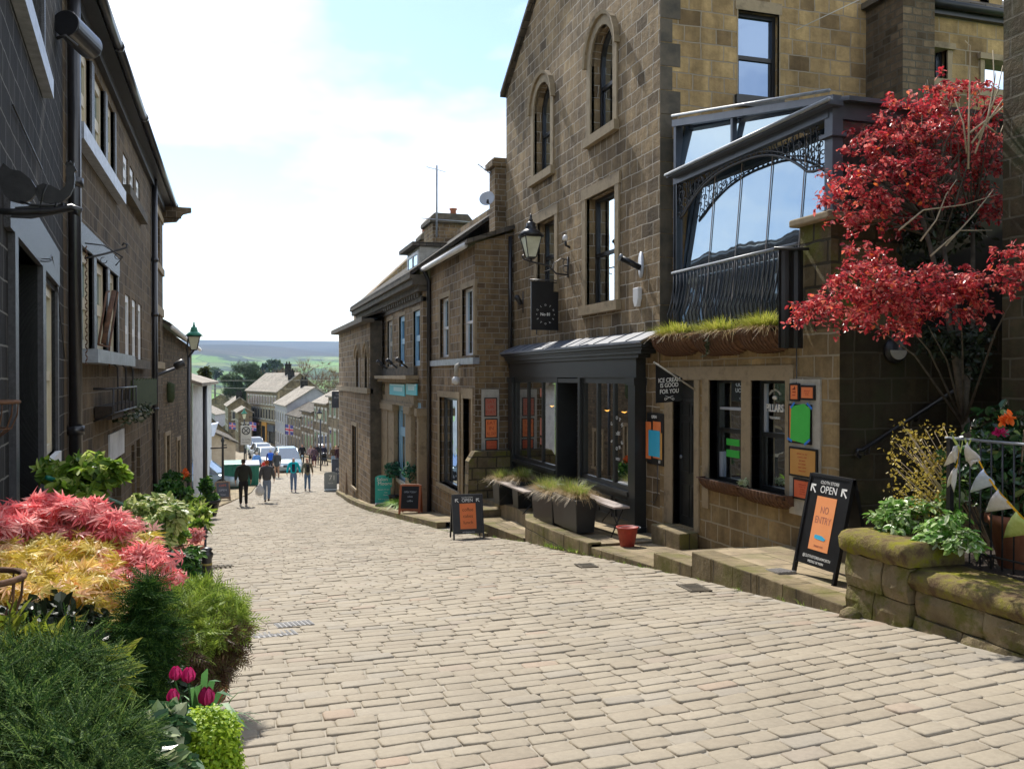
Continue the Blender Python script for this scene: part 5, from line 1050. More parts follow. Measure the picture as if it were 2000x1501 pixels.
# window hayrack and green slatted box on the wall
HRk = thing('wall_railing', 'black iron hay rack planter with curved bars under the cream windows', 'planter', (-2.0, 18, -.6))
a0, a1 = FL_.a(182), FL_.a(234); za_, zb_ = zz(205, 802), zz(205, 757); b = MB(); b.tube([FL_.p(a0, zb_, .3), FL_.p(a1, zb_, .3)], .02, 5); b.tube([FL_.p(a0, za_, .3), FL_.p(a1, za_, .3)], .02, 5); b.tube([FL_.p(a0, zb_, .0), FL_.p(a0, zb_, .3)], .02, 5); b.build('frame', 'iron', HRk)
for i in range(7): a = a0+(a1-a0)*i/6; b = MB(); b.tube([FL_.p(a, za_-.12, 0), FL_.p(a, za_, .3), FL_.p(a, zb_+.35 if i % 2 else zb_, .3)]+([FL_.p(a-.1, zb_+.5, .15), FL_.p(a-.4, zb_+.62, .02)] if i % 2 else []), .016, 5); b.build('bar', 'iron', HRk)
b = MB(); FL_.box(b, a0, a1, za_-.1, za_+.12, .02, .28); b.build('trough', 'soil', HRk)
GS = MB(); a0, a1 = FL_.a(236), FL_.a(290)
for i in range(26): a = a0+(a1-a0)*i/26; FL_.box(GS, a, a+(a1-a0)/26*.7, zz(262, 797), zz(262, 742)+.02*(i % 3), .18, .21)
FL_.box(GS, a0, a1, zz(262, 755)-.03, zz(262, 755)+.03, .15, .18); FL_.box(GS, a0, a1, zz(262, 790)-.03, zz(262, 790)+.03, .02, .18)
M['slatgreen'] = noisy('slatgreen', (.03, .04, .015), (.06, .085, .03), 5, .8); tag(GS.build('slatted_box', 'slatgreen'), 'mossy green slatted window box on the left terrace wall', 'planter')
bsk = MB(); blob_leaves(bsk, (-1.95, 19.2, zz(205, 800)-.15), (.25, 2.6, .22), 500, .09, T_OVAL); M['ivy'] = leafm('ivy', [(0, (.02, .035, .015)), (.6, (.04, .06, .02)), (.95, (.22, .2, .14))], trans=.2); tag(bsk.build('trailing_plant', 'ivy', uv=False), 'dull trailing leaves hanging from the wall planters', 'plant')

# iron cockerel sign
CK = thing('cockerel_sign', 'black iron cockerel weathervane on a sign bracket at the top of the dark doorway', 'sign', tuple(onY(60, 410, 6.6)))
def PX(u, v, Y=6.6): return onY(u, v, Y)
def flat(name, pts, Y=6.6, th=.03, m='iron'): b = MB(); b.prism([PX(u, v, Y) for u, v in pts], (0, th, 0)); return b.build(name, m, CK)
flat('body', [(75, 392), (68, 375), (72, 362), (84, 358), (100, 362), (118, 372), (128, 362), (130, 348), (128, 334), (130, 322), (136, 318), (142, 320), (146, 326), (150, 333), (145, 336), (146, 350), (144, 366), (136, 382), (122, 394), (100, 398)])
flat('tail', [(74, 372), (60, 350), (40, 334), (20, 330), (6, 318), (0, 328), (-8, 350), (0, 362), (6, 378), (20, 392), (44, 398), (60, 390)])
flat('comb', [(127, 322), (130, 315), (134, 318), (137, 313), (140, 318), (145, 317), (144, 323)])
b = MB(); b.tube([PX(-12, 412), PX(30, 414), PX(100, 412), PX(140, 404), PX(158, 411), PX(154, 417), PX(146, 412)], .022, 6); b.tube([PX(112, 396), PX(108, 408)], .012, 5); b.tube([PX(122, 396), PX(126, 408)], .012, 5); b.prism([PX(30, 404), PX(130, 396), PX(146, 410), PX(60, 426), (PX(20, 424))], (0, .03, 0)); b.build('beam', 'iron', CK)
b = MB(); b.tube([PX(40, 393), PX(60, 400), PX(90, 402), PX(120, 398)], .008, 5); b.tube([PX(78, 408), PX(84, 380), PX(92, 360)], .007, 4); b.build('scroll', 'iron', CK)
cb_ = MB(); cb_.tube([FAh.p(FAh.a(22), FAh.z(22, 210), .02), FAh.p(FAh.a(46), FAh.z(46, 262), .02), FAh.p(FAh.a(78), FAh.z(78, 335), .03)], .008, 5); cb_.tube([FAh.p(FAh.a(80), FAh.z(80, 520), .02), FAh.p(FAh.a(92), FAh.z(92, 500), .05), FAh.p(FAh.a(105), FAh.z(105, 540), .03), FAh.p(FAh.a(122), FAh.z(122, 700), .03)], .008, 5)
tag(cb_.build('cable', 'iron'), 'loose black cable on the dark stone wall', 'cable')
# cable lamp ring near the door
rg = MB(); c0 = onX(88, 508, -1.75)
rg.tube([c0+V(.06*math.cos(t), .06*math.sin(t), .02*math.sin(t)) for t in np.linspace(0, 6.28, 12)], .006, 4); tag(rg.build('wall_ring', 'iron'), 'thin iron ring hanging beside the dark doorway', 'ring')
# hay-rack basket rims at the frame edge
for (u, v, Y, rad, lab) in ((-22, 785, 6.0, .16, 'empty rusty basket rim on the left edge of the dark doorway'), (-45, 1130, 3.6, .15, 'rusty round basket rim low at the left edge beside the yellow maple')):
    c0 = onY(u, v, Y); b = MB(); b.tube([c0+V(rad*math.cos(t), rad*math.sin(t), 0) for t in np.linspace(0, 6.284, 28)], .012, 8); bk = b.build('wire_basket', 'rust'); tag(bk, lab, 'basket')
    b = MB()
    for k_ in range(14):
        a = k_*2*math.pi/14; b.tube([c0+V(rad*math.cos(a)*f, rad*math.sin(a)*f, -h) for f, h in ((1, 0), (.95, .08), (.75, .16), (.3, .22))], .004, 4)
    b.tube([c0+V(rad*.75*math.cos(t), rad*.75*math.sin(t), -.16) for t in np.linspace(0, 6.284, 20)], .005, 4); b.build('basket_wire', 'rust', bk)

# ---- rubble building and whitewashed building further down
dC = V(.5, 8, 0).normalized(); FC2 = Fr((-2.2, 30.1, 0), dC, V(dC.y, -dC.x, 0)); LC = 8.0
HC = thing('rubble_house', 'lower rubble stone house beyond the terrace with the street lamp against it', 'house', (-2, 34, -5))
wcs = [(FC2.a(322), FC2.a(330), FC2.z(327, 930), FC2.z(327, 850)), (FC2.a(345), FC2.a(350), FC2.z(347, 940), FC2.z(347, 860))]
b = wall(FC2, [(0, -6.2), (LC, -6.2), (LC, 1.15), (0, 1.6)], [rect(*w) for w in wcs], .2); b.prism([FC2.p(LC, -6.2, 0), FC2.p(LC, -6.2, -4), FC2.p(LC, 2.6, -4), FC2.p(LC, 1.15, 0)], FC2.d*-.2); b.build('wall', 'stone_rubble', HC)
for w in wcs: window(FC2, *w, HC, dep=.1, frame='cream', glass='glass_mid', rail=.5, fw=.1, sill=.1, surround='ashlar', sw=.14)
b = MB(); b.prism([FC2.p(-.1, 1.58, .25), FC2.p(LC+.2, 1.13, .25), FC2.p(LC+.2, 3.3, -3.5), FC2.p(-.1, 3.7, -3.5)], (0, 0, .12)); b.build('roof', 'slate', HC)
b = MB(); b.tube([FC2.p(-.1, 1.55, .3), FC2.p(LC+.2, 1.1, .3)], .07, 8); b.build('gutter', 'white', HC)
dD = V(.36, 12, 0).normalized(); FD2 = Fr(FC2.p(LC, 0, .05), dD, V(dD.y, -dD.x, 0)); LD = 13
HD = thing('whitewashed_house', 'whitewashed house with black drainpipe beyond the street lamp', 'house', tuple(FD2.p(5, -5.6, 0)))
b = wall(FD2, [(0, -6.5), (LD, -6.9), (LD, -.35), (0, -.35)], [rect(6, 7.4, -5.1, -3.6)], .15); b.prism([FD2.p(LD, -6.9, 0), FD2.p(LD, -6.9, -5), FD2.p(LD, .6, -5), FD2.p(LD, -.35, 0)], FD2.d*-.2); b.build('wall', 'whitewash', HD)
window(FD2, 6, 7.4, -5.1, -3.6, HD, dep=.1, frame='white', glass='glass_dark', rail=.5, fw=.08, sill=.1, sillm='white')
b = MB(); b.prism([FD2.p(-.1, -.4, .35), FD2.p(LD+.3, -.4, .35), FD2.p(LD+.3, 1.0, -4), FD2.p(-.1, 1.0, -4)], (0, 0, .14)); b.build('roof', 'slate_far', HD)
drainpipe([FD2.p(FD2.a(396), -.3, .1), FD2.p(FD2.a(396), -6.4, .1)], .10, HD)

# ---- street lamp
Yl = 31.6; pt = onY(379, 683, Yl); base = V(onY(369, 985, Yl).x, Yl, zr(Yl)+.05)
LP = lantern(pt, 1.12, 'green topped street lantern on a tall black pole at the left', glassm='lampglass', topm='greencopper')
b = MB(); b.lathe(base, [(.09, 0), (.1, .3), (.07, .5), (.06, 1.0), (.05, pt.z-base.z-.25)], 12); b.tube([V(base.x, Yl, pt.z-.25), V(pt.x, Yl, pt.z)], .035, 8); b.tube([V(base.x, Yl, pt.z-.35), V(base.x-.05, Yl, pt.z+.0), V(base.x+.0, Yl, pt.z+.45)], .025, 6)
b.tube([V(base.x, Yl, pt.z-.6), V(base.x-.85, Yl, pt.z-.62)], .02, 6); b.build('pole', 'iron', LP)
p = FC2.p(1.6, onX(352, 715, -2).z, 0); sp_ = MB(); q = onY(349, 712, 27.0); sp_.tube([V(-2.2, 26.2, q.z-.35), q+V(-.1, -.3, -.12)], .05, 6); sp_.lathe(q, [(.05, -.15), (.11, -.1), (.13, .12), (.10, .16)], 12, axis=(.8, .1, .35)); tag(sp_.build('spotlight', 'iron'), 'black spotlight on an arm under the street lantern', 'spotlight')
b = MB(); q = onY(333, 765, 31); b.lathe(q, [(.08, -.35), (.14, -.2), (.14, .25), (.02, .32)], 8); b.tube([q+V(0, 0, .3), q+V(-.3, 0, .36)], .02, 5); tag(b.build('hanging_lantern', 'slatgreen'), 'small dark green box lantern on the rubble wall', 'lantern')

# ================================================================ STREET FURNITURE
def aboard(p, rz, w, h, label, panel='black', frame='black', lean=.22, legh=.12, rear=True, lines=(), paper=None, group=None, fr_=.03, top=0.):
    """A-board; local x along its width, -y is the face towards the reader"""
    T = thing('pavement_sign', label, 'sign', tuple(p), group=group, rz=rz, local=True)
    tl = math.atan2(lean, h)
    def face(sg):
        n = V(0, -sg*math.cos(tl), math.sin(tl)*1); up = V(0, sg*math.sin(tl)*-1*-1, math.cos(tl)); up = V(0, sg*math.sin(tl), math.cos(tl)); return n, up
    L = h/math.cos(tl); 
    for sg in ((1, -1) if rear else (1,)):
        n, up = face(sg); o = V(0, -sg*lean, 0)
        b = MB(); b.obox(o+up*((L+legh)/2), (w/2, 0, 0), n*.010, up*((L-legh)/2)); pn = b.build('panel', panel, T)
        for sx_ in (-1, 1): b = MB(); b.obox(o+V(sx_*(w/2+fr_/2-.002), 0, 0)+up*(L/2), (fr_/2, 0, 0), n*.02, up*(L/2)); b.build('leg', frame, T)
        b = MB(); b.obox(o+up*(L-.012), (w/2-.004, 0, 0), n*.018, up*fr_*.5); b.build('top_bar', frame, T)
        if frame != panel: b = MB(); b.obox(o+up*(legh+.0), (w/2-.004, 0, 0), n*.018, up*fr_*.6); b.build('bottom_bar', frame, T)
        if sg == 1:
            for (s_, z, size, m_, sx_) in lines: textmesh(s_, size, o+up*(L*z)+n*.0115, (1, 0, 0), up, m_, T, sx=sx_, depth=.0006)
            if paper:
                m_, cx0, z0, z1, pw, tl2 = paper; b = MB(); b.obox(o+V(cx0, 0, 0)+up*(L*(z0+z1)/2)+n*.0125, (pw/2, 0, 0), n*.0012, up*(L*(z1-z0)/2)); pp = b.build('paper', m_, pn)
                for (s_, z, size, mm, sx_) in tl2: textmesh(s_, size, o+V(cx0, 0, 0)+up*(L*z)+n*.0145, (1, 0, 0), up, mm, pp, sx=sx_, depth=.0005)
    return T
ps = onZ(1603, 1130, -1.985); ps.x = 5.62
A1 = aboard((5.62, 7.34, zp(7.3)), -math.pi/2, .60, 1.0, 'black open sign with pale orange no entry paper on the near pavement', lines=(('CLOTH STORE', .925, .045, 'whiteink', .95), ('OPEN', .855, .105, 'whiteink', .95), ('@CLOTHSTOREHAWORTH', .20, .040, 'whiteink', .85), ('MIDDLE OF MAIN', .155, .036, 'whiteink', .85)),
            paper=('orange_pale', 0, .27, .79, .30, (('NO', .66, .10, 'faded', .8), ('ENTRY', .56, .10, 'faded', .8), ('THANK YOU', .31, .03, 'faded', .8))))
def arrow(T, x, z, h, lean, s=.045):
    tl = math.atan2(lean, h); up = V(0, math.sin(tl), math.cos(tl)); n = V(0, -math.cos(tl), math.sin(tl)); L = h/math.cos(tl); c = V(x, -lean, 0)+up*(L*z)+n*.0115
    b = MB(); X = V(1, 0, 0)
    for q in ([(-1, 1), (.7, 1), (.7, .55), (-1, .55)], [(-1, 1), (-1, -.7), (-.55, -.7), (-.55, 1)], [(-.7, .45), (-.45, .7), (1, -.75), (.75, -1)]): b.prism([c+X*(a*s)+up*(d*s) for a, d in q], n*.0012)
    b.build('arrow', 'whiteink', T)
for x in (-.235, .235): arrow(A1, x, .855, 1.0, .22)
b = MB(); tl = math.atan2(.22, 1.0); up = V(0, math.sin(tl), math.cos(tl)); n = V(0, -math.cos(tl), math.sin(tl)); c = V(0, -.22, 0)+up*(.395/math.cos(tl))+n*.0150
b.prism([c+V(x, 0, 0)+up*y for x, y in ((-.085, .01), (-.07, .025), (.03, .022), (.09, .0), (.07, -.022), (-.03, -.018), (-.08, -.012))], n*.001); b.build('sticker', 'sky_paper', A1)
po = road(912, 1046); po = V(4.33, 16.75, zr(16.75))
A2 = aboard(po, R(-3), .56, .86, 'black open sign with bright orange coffee paper at the foot of the terrace', lines=(('CLOTH STORE', .93, .036, 'whiteink', .95), ('OPEN', .865, .092, 'whiteink', .95), ('HOT DRINKS & FOOD', .17, .030, 'whiteink', .8)),
            paper=('orange', 0, .24, .80, .32, (('coffee', .66, .09, 'ink', 1), ('cakes', .52, .09, 'ink', 1), ('lunch', .38, .09, 'ink', 1))), lean=.20)
for x in (-.21, .21): arrow(A2, x, .865, .86, .20, .036)
p = V(4.72, 24.6, zp(24.6)); A3 = aboard(p, R(-22), .5, .80, 'orange framed chalkboard standing on the kerb below the turquoise shop', panel='black', frame='woodorange', fr_=.06, lines=(('OPEN TODAY', .75, .07, 'plastic_grey', .8), ('cakes', .6, .07, 'plastic_grey', 1), ('coffee', .45, .07, 'plastic_grey', 1)))
p = V(-.55, 39.6, zr(39.6)+.06); A4 = aboard(p, R(10), .5, .78, 'small wood framed chalkboard on the left pavement beside the bush', panel='slateblue', frame='wood', fr_=.06, lines=(('CAFE', .8, .13, 'redorange', 1), ('OPEN', .55, .13, 'plastic_grey', 1), ('TEAS', .3, .1, 'plastic_grey', 1)))
p = V(4.95, 38.7, zp(38.7)); A5 = aboard(p, R(-15), .62, .95, 'wood framed chalkboard behind the grey numbered board', panel='black', frame='wood', fr_=.07, lines=(('TEA ROOM', .8, .1, 'plastic_grey', .9), ('open daily', .6, .1, 'plastic_grey', .9)))
p = V(5.2, 45.6, zp(45)); A6 = aboard(p, R(-12), .95, 1.35, 'large dark sign with small white lettering farthest down the right pavement', panel='slateblue', frame='slateblue', fr_=.05, lines=(('FUDGE', .62, .2, 'whiteink', 1), ('& SWEETS', .46, .14, 'whiteink', 1)))
# rounded boards on weighted feet
def flagboard(p, rz, w, h, label, m, lines, foot='plastic_grey'):
    T = thing('swing_sign', label, 'sign', tuple(p), rz=rz, local=True); b = MB(); n = 8; pts = []
    for i in range(n+1): a = math.pi*i/n; pts.append((w/2*math.cos(a)*1.0, h-.09+.09*math.sin(a)))
    pts = [(w/2, .12)]+pts+[(-w/2, .12)]; b.prism([(x, .012, z) for x, z in pts], (0, -.024, 0)); b.build('panel', m, T)
    b = MB(); b.box(-w/2, w/2, -.16, .16, 0, .11); b.build('foot', foot, T, bevel=.03)
    for s_, z, size, mm, x, sx_ in lines: textmesh(s_, size, (x, -.0135, z), (1, 0, 0), (0, 0, 1), mm, T, sx=sx_, depth=.0006)
    return T
flagboard((4.72, 29.4, zp(29.4)), R(-8), .56, 1.04, 'teal rounded swing sign with white lettering on the kerb', 'teal', (('Salon', .90, .17, 'whiteink', -.04, 1), ('Moore', .76, .17, 'whiteink', .04, 1), ('Beauty & skin care', .56, .05, 'whiteink', 0, 1), ('Nails', .46, .05, 'whiteink', .08, 1), ('Massage', .38, .05, 'whiteink', .08, 1), ('Walk in welcome', .24, .05, 'whiteink', 0, 1)), 'slateblue')
flagboard((4.45, 44.0, zr(44)), R(-6), .62, .98, 'grey swing sign numbered 71 standing on the road edge', 'greyboard', (('71', .68, .34, 'whiteink', .08, 1), ('Main St', .42, .08, 'whiteink', 0, 1)), 'greyboard')
# pots and planters
M['tulip'] = leafm('tulip', [(0, (.42, .01, .10)), (1, (.62, .03, .18))], trans=.3); M['orangeflower'] = leafm('orangeflower', [(0, (.8, .12, .02)), (1, (.95, .25, .04))], trans=.3)
def grassplanter(x0, x1, y0, y1, z0, z1, label, n, L=.42, seed=3):
    random.seed(seed); T = thing('planter', label, 'planter', ((x0+x1)/2, (y0+y1)/2, z0)); b = MB(); t = .03
    P = lambda a, b_, z, e: V(a, b_, z)
    b.hexa([(x0+.03, y0+.03, z0), (x1-.03, y0+.03, z0), (x1-.03, y1-.03, z0), (x0+.03, y1-.03, z0), (x0, y0, z1), (x1, y0, z1), (x1, y1, z1), (x0, y1, z1)]); b.build('tub', 'charcoal', T, bevel=.01)
    b = MB(); b.box(x0+.02, x1-.02, y0+.02, y1-.02, z1-.05, z1+.012); b.build('soil', 'soil', T)
    g = MB(); blades(g, ((x0+x1)/2, (y0+y1)/2, z1-.01), int(n*1.1), L*.74, .0045, (x1-x0)*.42, (y1-y0)*.46, lean=.62, droop=.9, mi=0); blades(g, ((x0+x1)/2, (y0+y1)/2, z1-.01), int(n*.8), L*.72, .0045, (x1-x0)*.34, (y1-y0)*.4, lean=.5, droop=.4, mi=1)
    g.build('grass', ['straw', 'grassgreen'], T, uv=False); return T
M['straw'] = leafm('straw', [(0, (.34, .22, .09)), (.5, (.50, .36, .17)), (1, (.60, .47, .25))], trans=.35); M['grassgreen'] = leafm('grassgreen', [(0, (.16, .24, .04)), (.6, (.30, .36, .07)), (1, (.42, .42, .12))], trans=.4)
zt0 = zt(13.4)
grassplanter(5.12, 5.48, 12.95, 14.05, zt(13)+.03, zt(13)+.55, 'long black planter of straw coloured grass, nearer of the pair on the terrace edge', 900, .50, 4)
grassplanter(5.14, 5.50, 14.12, 15.2, zt(14.6)+.03, zt(14.6)+.53, 'black planter of straw coloured grass, farther of the pair on the terrace edge', 900, .50, 5)
grassplanter(5.48, 5.85, 17.1, 17.5, zt(17.3), zt(17.3)+.55, 'square black planter of pale grass behind the open sign', 700, .5, 6)
grassplanter(5.35, 5.75, 18.0, 18.5, zt(18.3), zt(18.3)+.5, 'dark planter of pale grass against the low wall end', 600, .5, 7)
# trestle benches and table
def bench(x0, x1, y0, y1, z, label, m='woodgrey', zb=None):
    T = thing('bench', label, 'bench', ((x0+x1)/2, (y0+y1)/2, zb)); nx = 2; w = (x1-x0)/nx
    for i in range(nx): b = MB(); b.box(x0+i*w+.004, x0+(i+1)*w-.004, y0, y1, z-.03, z); b.build('seat_board', m, T)
    for y in (y0+.18, y1-.18):
        b = MB(); xm = (x0+x1)/2
        for s_ in (-1, 1): b.tube([(xm+s_*(x1-x0)*.42, y, z-.03), (xm-s_*(x1-x0)*.42, y, zb)], .011, 6)
        b.tube([(x0+.03, y, z-.04), (x1-.03, y, z-.04)], .012, 6); b.build('leg', 'iron', T)
    b = MB(); b.tube([((x0+x1)/2, y0+.3, z-.04), ((x0+x1)/2, y0+.75, zb+.2)], .01, 5); b.build('brace', 'iron', T); return T
zA = onX(1180, 985, 5.62).z
bench(5.50, 5.78, 12.35, 14.3, zt(13)+.52, 'pale trestle bench under the right shop window', zb=zt(13.3))
bench(5.32, 5.84, 16.2, 18.2, zt(17)+.46, 'grey trestle bench under the left shop window', zb=zt(17))
T = thing('table', 'small pale folding table between the doorway and the bench', 'table', (5.45, 14.9, zt(15))); b = MB(); b.box(5.2, 5.72, 14.55, 15.1, zt(15)+.62, zt(15)+.645); b.build('table_top', 'plastic_grey', T)
for s_ in (-1, 1): b = MB(); b.tube([(5.46+.2*s_, 14.83, zt(15)+.62), (5.46-.2*s_, 14.83, zt(15))], .011, 6); b.build('leg', 'iron', T)
BU = thing('bucket', 'rusty red fire bucket at the right foot of the shop front', 'bucket', (5.52, 11.8, zt(12)+.03)); c0 = V(5.50, 11.85, zp(11.85)+.0)
b = MB(); b.lathe(c0, [(.10, 0), (.105, .01), (.155, .27), (.165, .275), (.165, .29), (.148, .29), (.14, .25)], 24); b.build('pail', 'bucket', BU); b = MB(); b.lathe(c0, [(.139, .22), (.13, .24)], 20); b.build('soil', 'soil', BU)
b = MB(); b.tube([c0+V(.02+.17*math.cos(t), .165*math.sin(t)*.3-.05, .28+.02*math.sin(t)) for t in np.linspace(-1, 4.1, 12)], .005, 5); b.build('handle', 'lead', BU)
# coir hay rack troughs
def trough(fr, a0, a1, zt_, h, out_, label, cat='planter', grass=0, seed=1, group=None, dry=False):
    a0, a1 = min(a0, a1), max(a0, a1); T = thing('basket_trough', label, cat, tuple(fr.p((a0+a1)/2, zt_-h, .02)), group=group); n = 16; nb = 8; b = MB(); vs = []
    for i in range(n+1):
        t = i/n; e = 1-abs(2*t-1)**5*.35; a = a0+(a1-a0)*t
        for j in range(nb+1): s = j/nb*math.pi/2; vs.append(fr.p(a, zt_-h*math.sin(s)*e, out_*math.cos(s)*e+.01))
    b.add(vs, [(i*(nb+1)+j, (i+1)*(nb+1)+j, (i+1)*(nb+1)+j+1, i*(nb+1)+j+1) for i in range(n) for j in range(nb)], 0, True)
    for i in (0, n): b.add([vs[i*(nb+1)+j] for j in range(nb+1)]+[fr.p(a0 if i == 0 else a1, zt_, .01)], [tuple(range(nb+2))])
    b.build('liner', 'rust', T)
    b = MB()
    nb2 = max(6, int((a1-a0)/.07))
    for i in range(nb2+1):
        t = i/nb2; e = 1-abs(2*t-1)**5*.35; a = a0+(a1-a0)*t; b.tube([fr.p(a, zt_-(h+.012)*math.sin(s)*e, (out_+.012)*math.cos(s)*e+.01) for s in np.linspace(0, math.pi/2, 7)], .006, 4)
    b.tube([fr.p(a0, zt_, .01), fr.p(a0+.02, zt_, out_), fr.p(a1-.02, zt_, out_), fr.p(a1, zt_, .01)], .009, 5); b.build('rack', 'rust', T)
    b = MB(); fr.box(b, a0+.03, a1-.03, zt_-.05, zt_-.01, .02, out_-.03); b.build('soil', 'soil', T)
    if grass:
        random.seed(seed); g = MB(); c = fr.p((a0+a1)/2, zt_-.02, out_*.5); blades(g, c, int(grass*1.0), .33, .005, out_*.55, (a1-a0)*.34, lean=.6, droop=.6, mi=1); blades(g, c, int(grass*.5), .24, .005, out_*.6, (a1-a0)*.38, lean=.8, droop=1.0, mi=0); g.build('grass', ['straw', 'grasslime'], T, uv=False)
    return T
M['grasslime'] = leafm('grasslime', [(0, (.22, .28, .03)), (.5, (.42, .44, .06)), (1, (.60, .56, .14))], trans=.45)
for i, (u0, u1, v, lab) in enumerate(((1272, 1345, 655, 'coir trough of grass, leftmost of the three under the balcony railing'), (1349, 1439, 650, 'coir trough of lime grass, middle of the three under the balcony railing'), (1441, 1519, 641, 'coir trough of lime grass beside the black banner'))):
    T_ = trough(F1, F1.a(u0, .2), F1.a(u1, .2), F1.z((u0+u1)/2, v, .2), .29, .27, lab, grass=900, seed=i+3, group='troughs under the balcony railing')
b = MB(); p_ = F1.p(F1.a(1384, .3), F1.z(1384, 655, .3), .3); b.tube([p_, p_+V(-.02, .02, -.15), p_+V(0, .06, -.26), p_+V(0, .2, -.28)], .008, 5); blob_leaves(b, p_+V(0, .04, -.15), (.03, .06, .14), 70, .035, T_OVAL); tag(b.build('trailing_ivy', 'ivy', uv=False), 'short trail of ivy hanging from the middle trough', 'plant')
Tq = trough(F1, F1.a(1363, .14), F1.a(1446, .14), F1.z(1405, 940, .14), .16, .17, 'rusty trough under the left pillars window')
Tq = trough(F1, F1.a(1440, .14), F1.a(1535, .14), F1.z(1490, 960, .14), .17, .17, 'rusty trough with one pale succulent under the right pillars window')
b = MB(); c = F1.p(F1.a(1466), F1.z(1466, 946, .12), .10); blob_leaves(b, c, (.07, .09, .05), 150, .035, T_OVAL, up=1); M['succulent'] = leafm('succulent', [(0, (.36, .42, .2)), (1, (.62, .66, .42))], trans=.1); b.build('succulent', 'succulent', Tq, uv=False)
# little bay trees in pots by the turquoise shop, lime fern between
M['baygreen'] = leafm('baygreen', [(0, (.01, .06, .03)), (.6, (.02, .13, .06)), (1, (.10, .30, .18))], trans=.25, rough=.35)
def baytree(x, y, h, r, label):
    z = zp(y); T = thing('bay_tree', label, 'potted tree', (x, y, z), group='potted bay trees'); b = MB(); b.lathe((x, y, z), [(.14, 0), (.19, .34), (.21, .35), (.21, .38), (.18, .38)], 16); b.build('pot', 'charcoal', T)
    b = MB(); b.tube([(x, y, z+.3), (x+.02, y, z+.3+(h-.3)*.5), (x, y, z+h)], [.02, .016, .012], 6); b.build('trunk', 'bark', T)
    b = MB(); blob_leaves(b, (x, y, z+h+r*.5), (r, r, r*.8), 420, .10, T_OVAL, up=.6); b.build('crown', 'baygreen', T, uv=False)
baytree(4.93+.15, 26.2, .95, .34, 'potted bay tree in front of the pale blue window'); baytree(5.0, 28.9, 1.05, .34, 'potted bay tree left of the other one, nearer the teal sign')
b = MB(); blades(b, (4.95, 27.5, zp(27.5)+.1), 260, .5, .012, .15, .35, lean=1.0, droop=.9); M['lime'] = leafm('lime', [(0, (.20, .42, .03)), (1, (.40, .62, .08))], trans=.5); tag(b.build('fern', 'lime', uv=False), 'bright lime fern between the potted bay trees', 'plant')
# hanging signs further down
def hsign(u0, u1, v0, v1, Y, label, m, lines=(), arm=.3, group=None, x2=None):
    p0, p1 = onY(u0, v0, Y), onY(u1, v1, Y); T = thing('hanging_sign', label, 'sign', ((p0.x+p1.x)/2, Y, p1.z)); b = MB(); b.box(p0.x, p1.x, Y-.03, Y+.03, p1.z, p0.z); b.build('board', m, T)
    b = MB(); b.tube([(p0.x, Y, p0.z+.08), (x2 or p1.x+arm, Y, p0.z+.08)], .025, 5); b.tube([(p0.x+.1, Y, p0.z), (p0.x+.1, Y, p0.z+.08)], .012, 4); b.tube([(p1.x-.1, Y, p0.z), (p1.x-.1, Y, p0.z+.08)], .012, 4); b.build('bracket', 'iron', T)
    w = p1.x-p0.x; h = p0.z-p1.z
    for s_, z, sz, mm in lines: textmesh(s_, sz*h, ((p0.x+p1.x)/2, Y-.032, p1.z+z*h), (1, 0, 0), (0, 0, 1), mm, T)
    return T, p0, p1
T, p0, p1 = hsign(714, 746, 800, 848, 33.0, 'square black hanging sign with a gold hexagon', 'black', x2=5.0)
c = (p0+p1)/2; r = (p0.z-p1.z)*.34; b = MB(); oo = [(c.x+r*math.sin(a)*.9, c.z+r*math.cos(a)) for a in np.arange(6)*math.pi/3]; b.prism([(x, 32.965, z) for x, z in oo], (0, .004, 0)); b.build('hexagon', 'gold', T); textmesh('COFFEE', r*.34, (c.x, 32.955, c.z), (1, 0, 0), (0, 0, 1), 'black', T)
# black sign post with its plates
PX_ = onY(685, 900, 44.5).x; SP = thing('sign_post', 'tall slightly leaning black pole carrying shop signs in front of the arched house', 'post', (PX_, 44.5, zr(44.5)))
b = MB(); b.tube([(PX_+.05, 44.5, zr(44.5)), (PX_, 44.5, onY(684, 780, 44.5).z), (onY(680, 655, 44.5).x, 44.5, onY(680, 655, 44.5).z)], .14, 10); b.build('pole', 'iron', SP); b = MB(); b.tube([(PX_-.25, 44.6, zr(44.5)+2), (PX_-.3, 44.6, onY(676, 715, 44.5).z)], .06, 6); b.build('cable_pipe', 'plastic_grey', SP)
hsign(648, 670, 764, 796, 44.3, 'dark pictorial inn sign high on the black pole', 'slateblue', (('THE', .82, .14, 'plastic_grey'), ('BULL', .62, .18, 'plastic_grey')), arm=.7)
hsign(668, 683, 787, 803, 44.2, 'small white notice fixed beside the black pole', 'white', (('OPEN', .5, .3, 'slateblue'),))
hsign(662, 682, 816, 840, 44.1, 'grey hanging sign numbered 71 on the black pole', 'greyboard', (('71', .45, .6, 'whiteink'),))
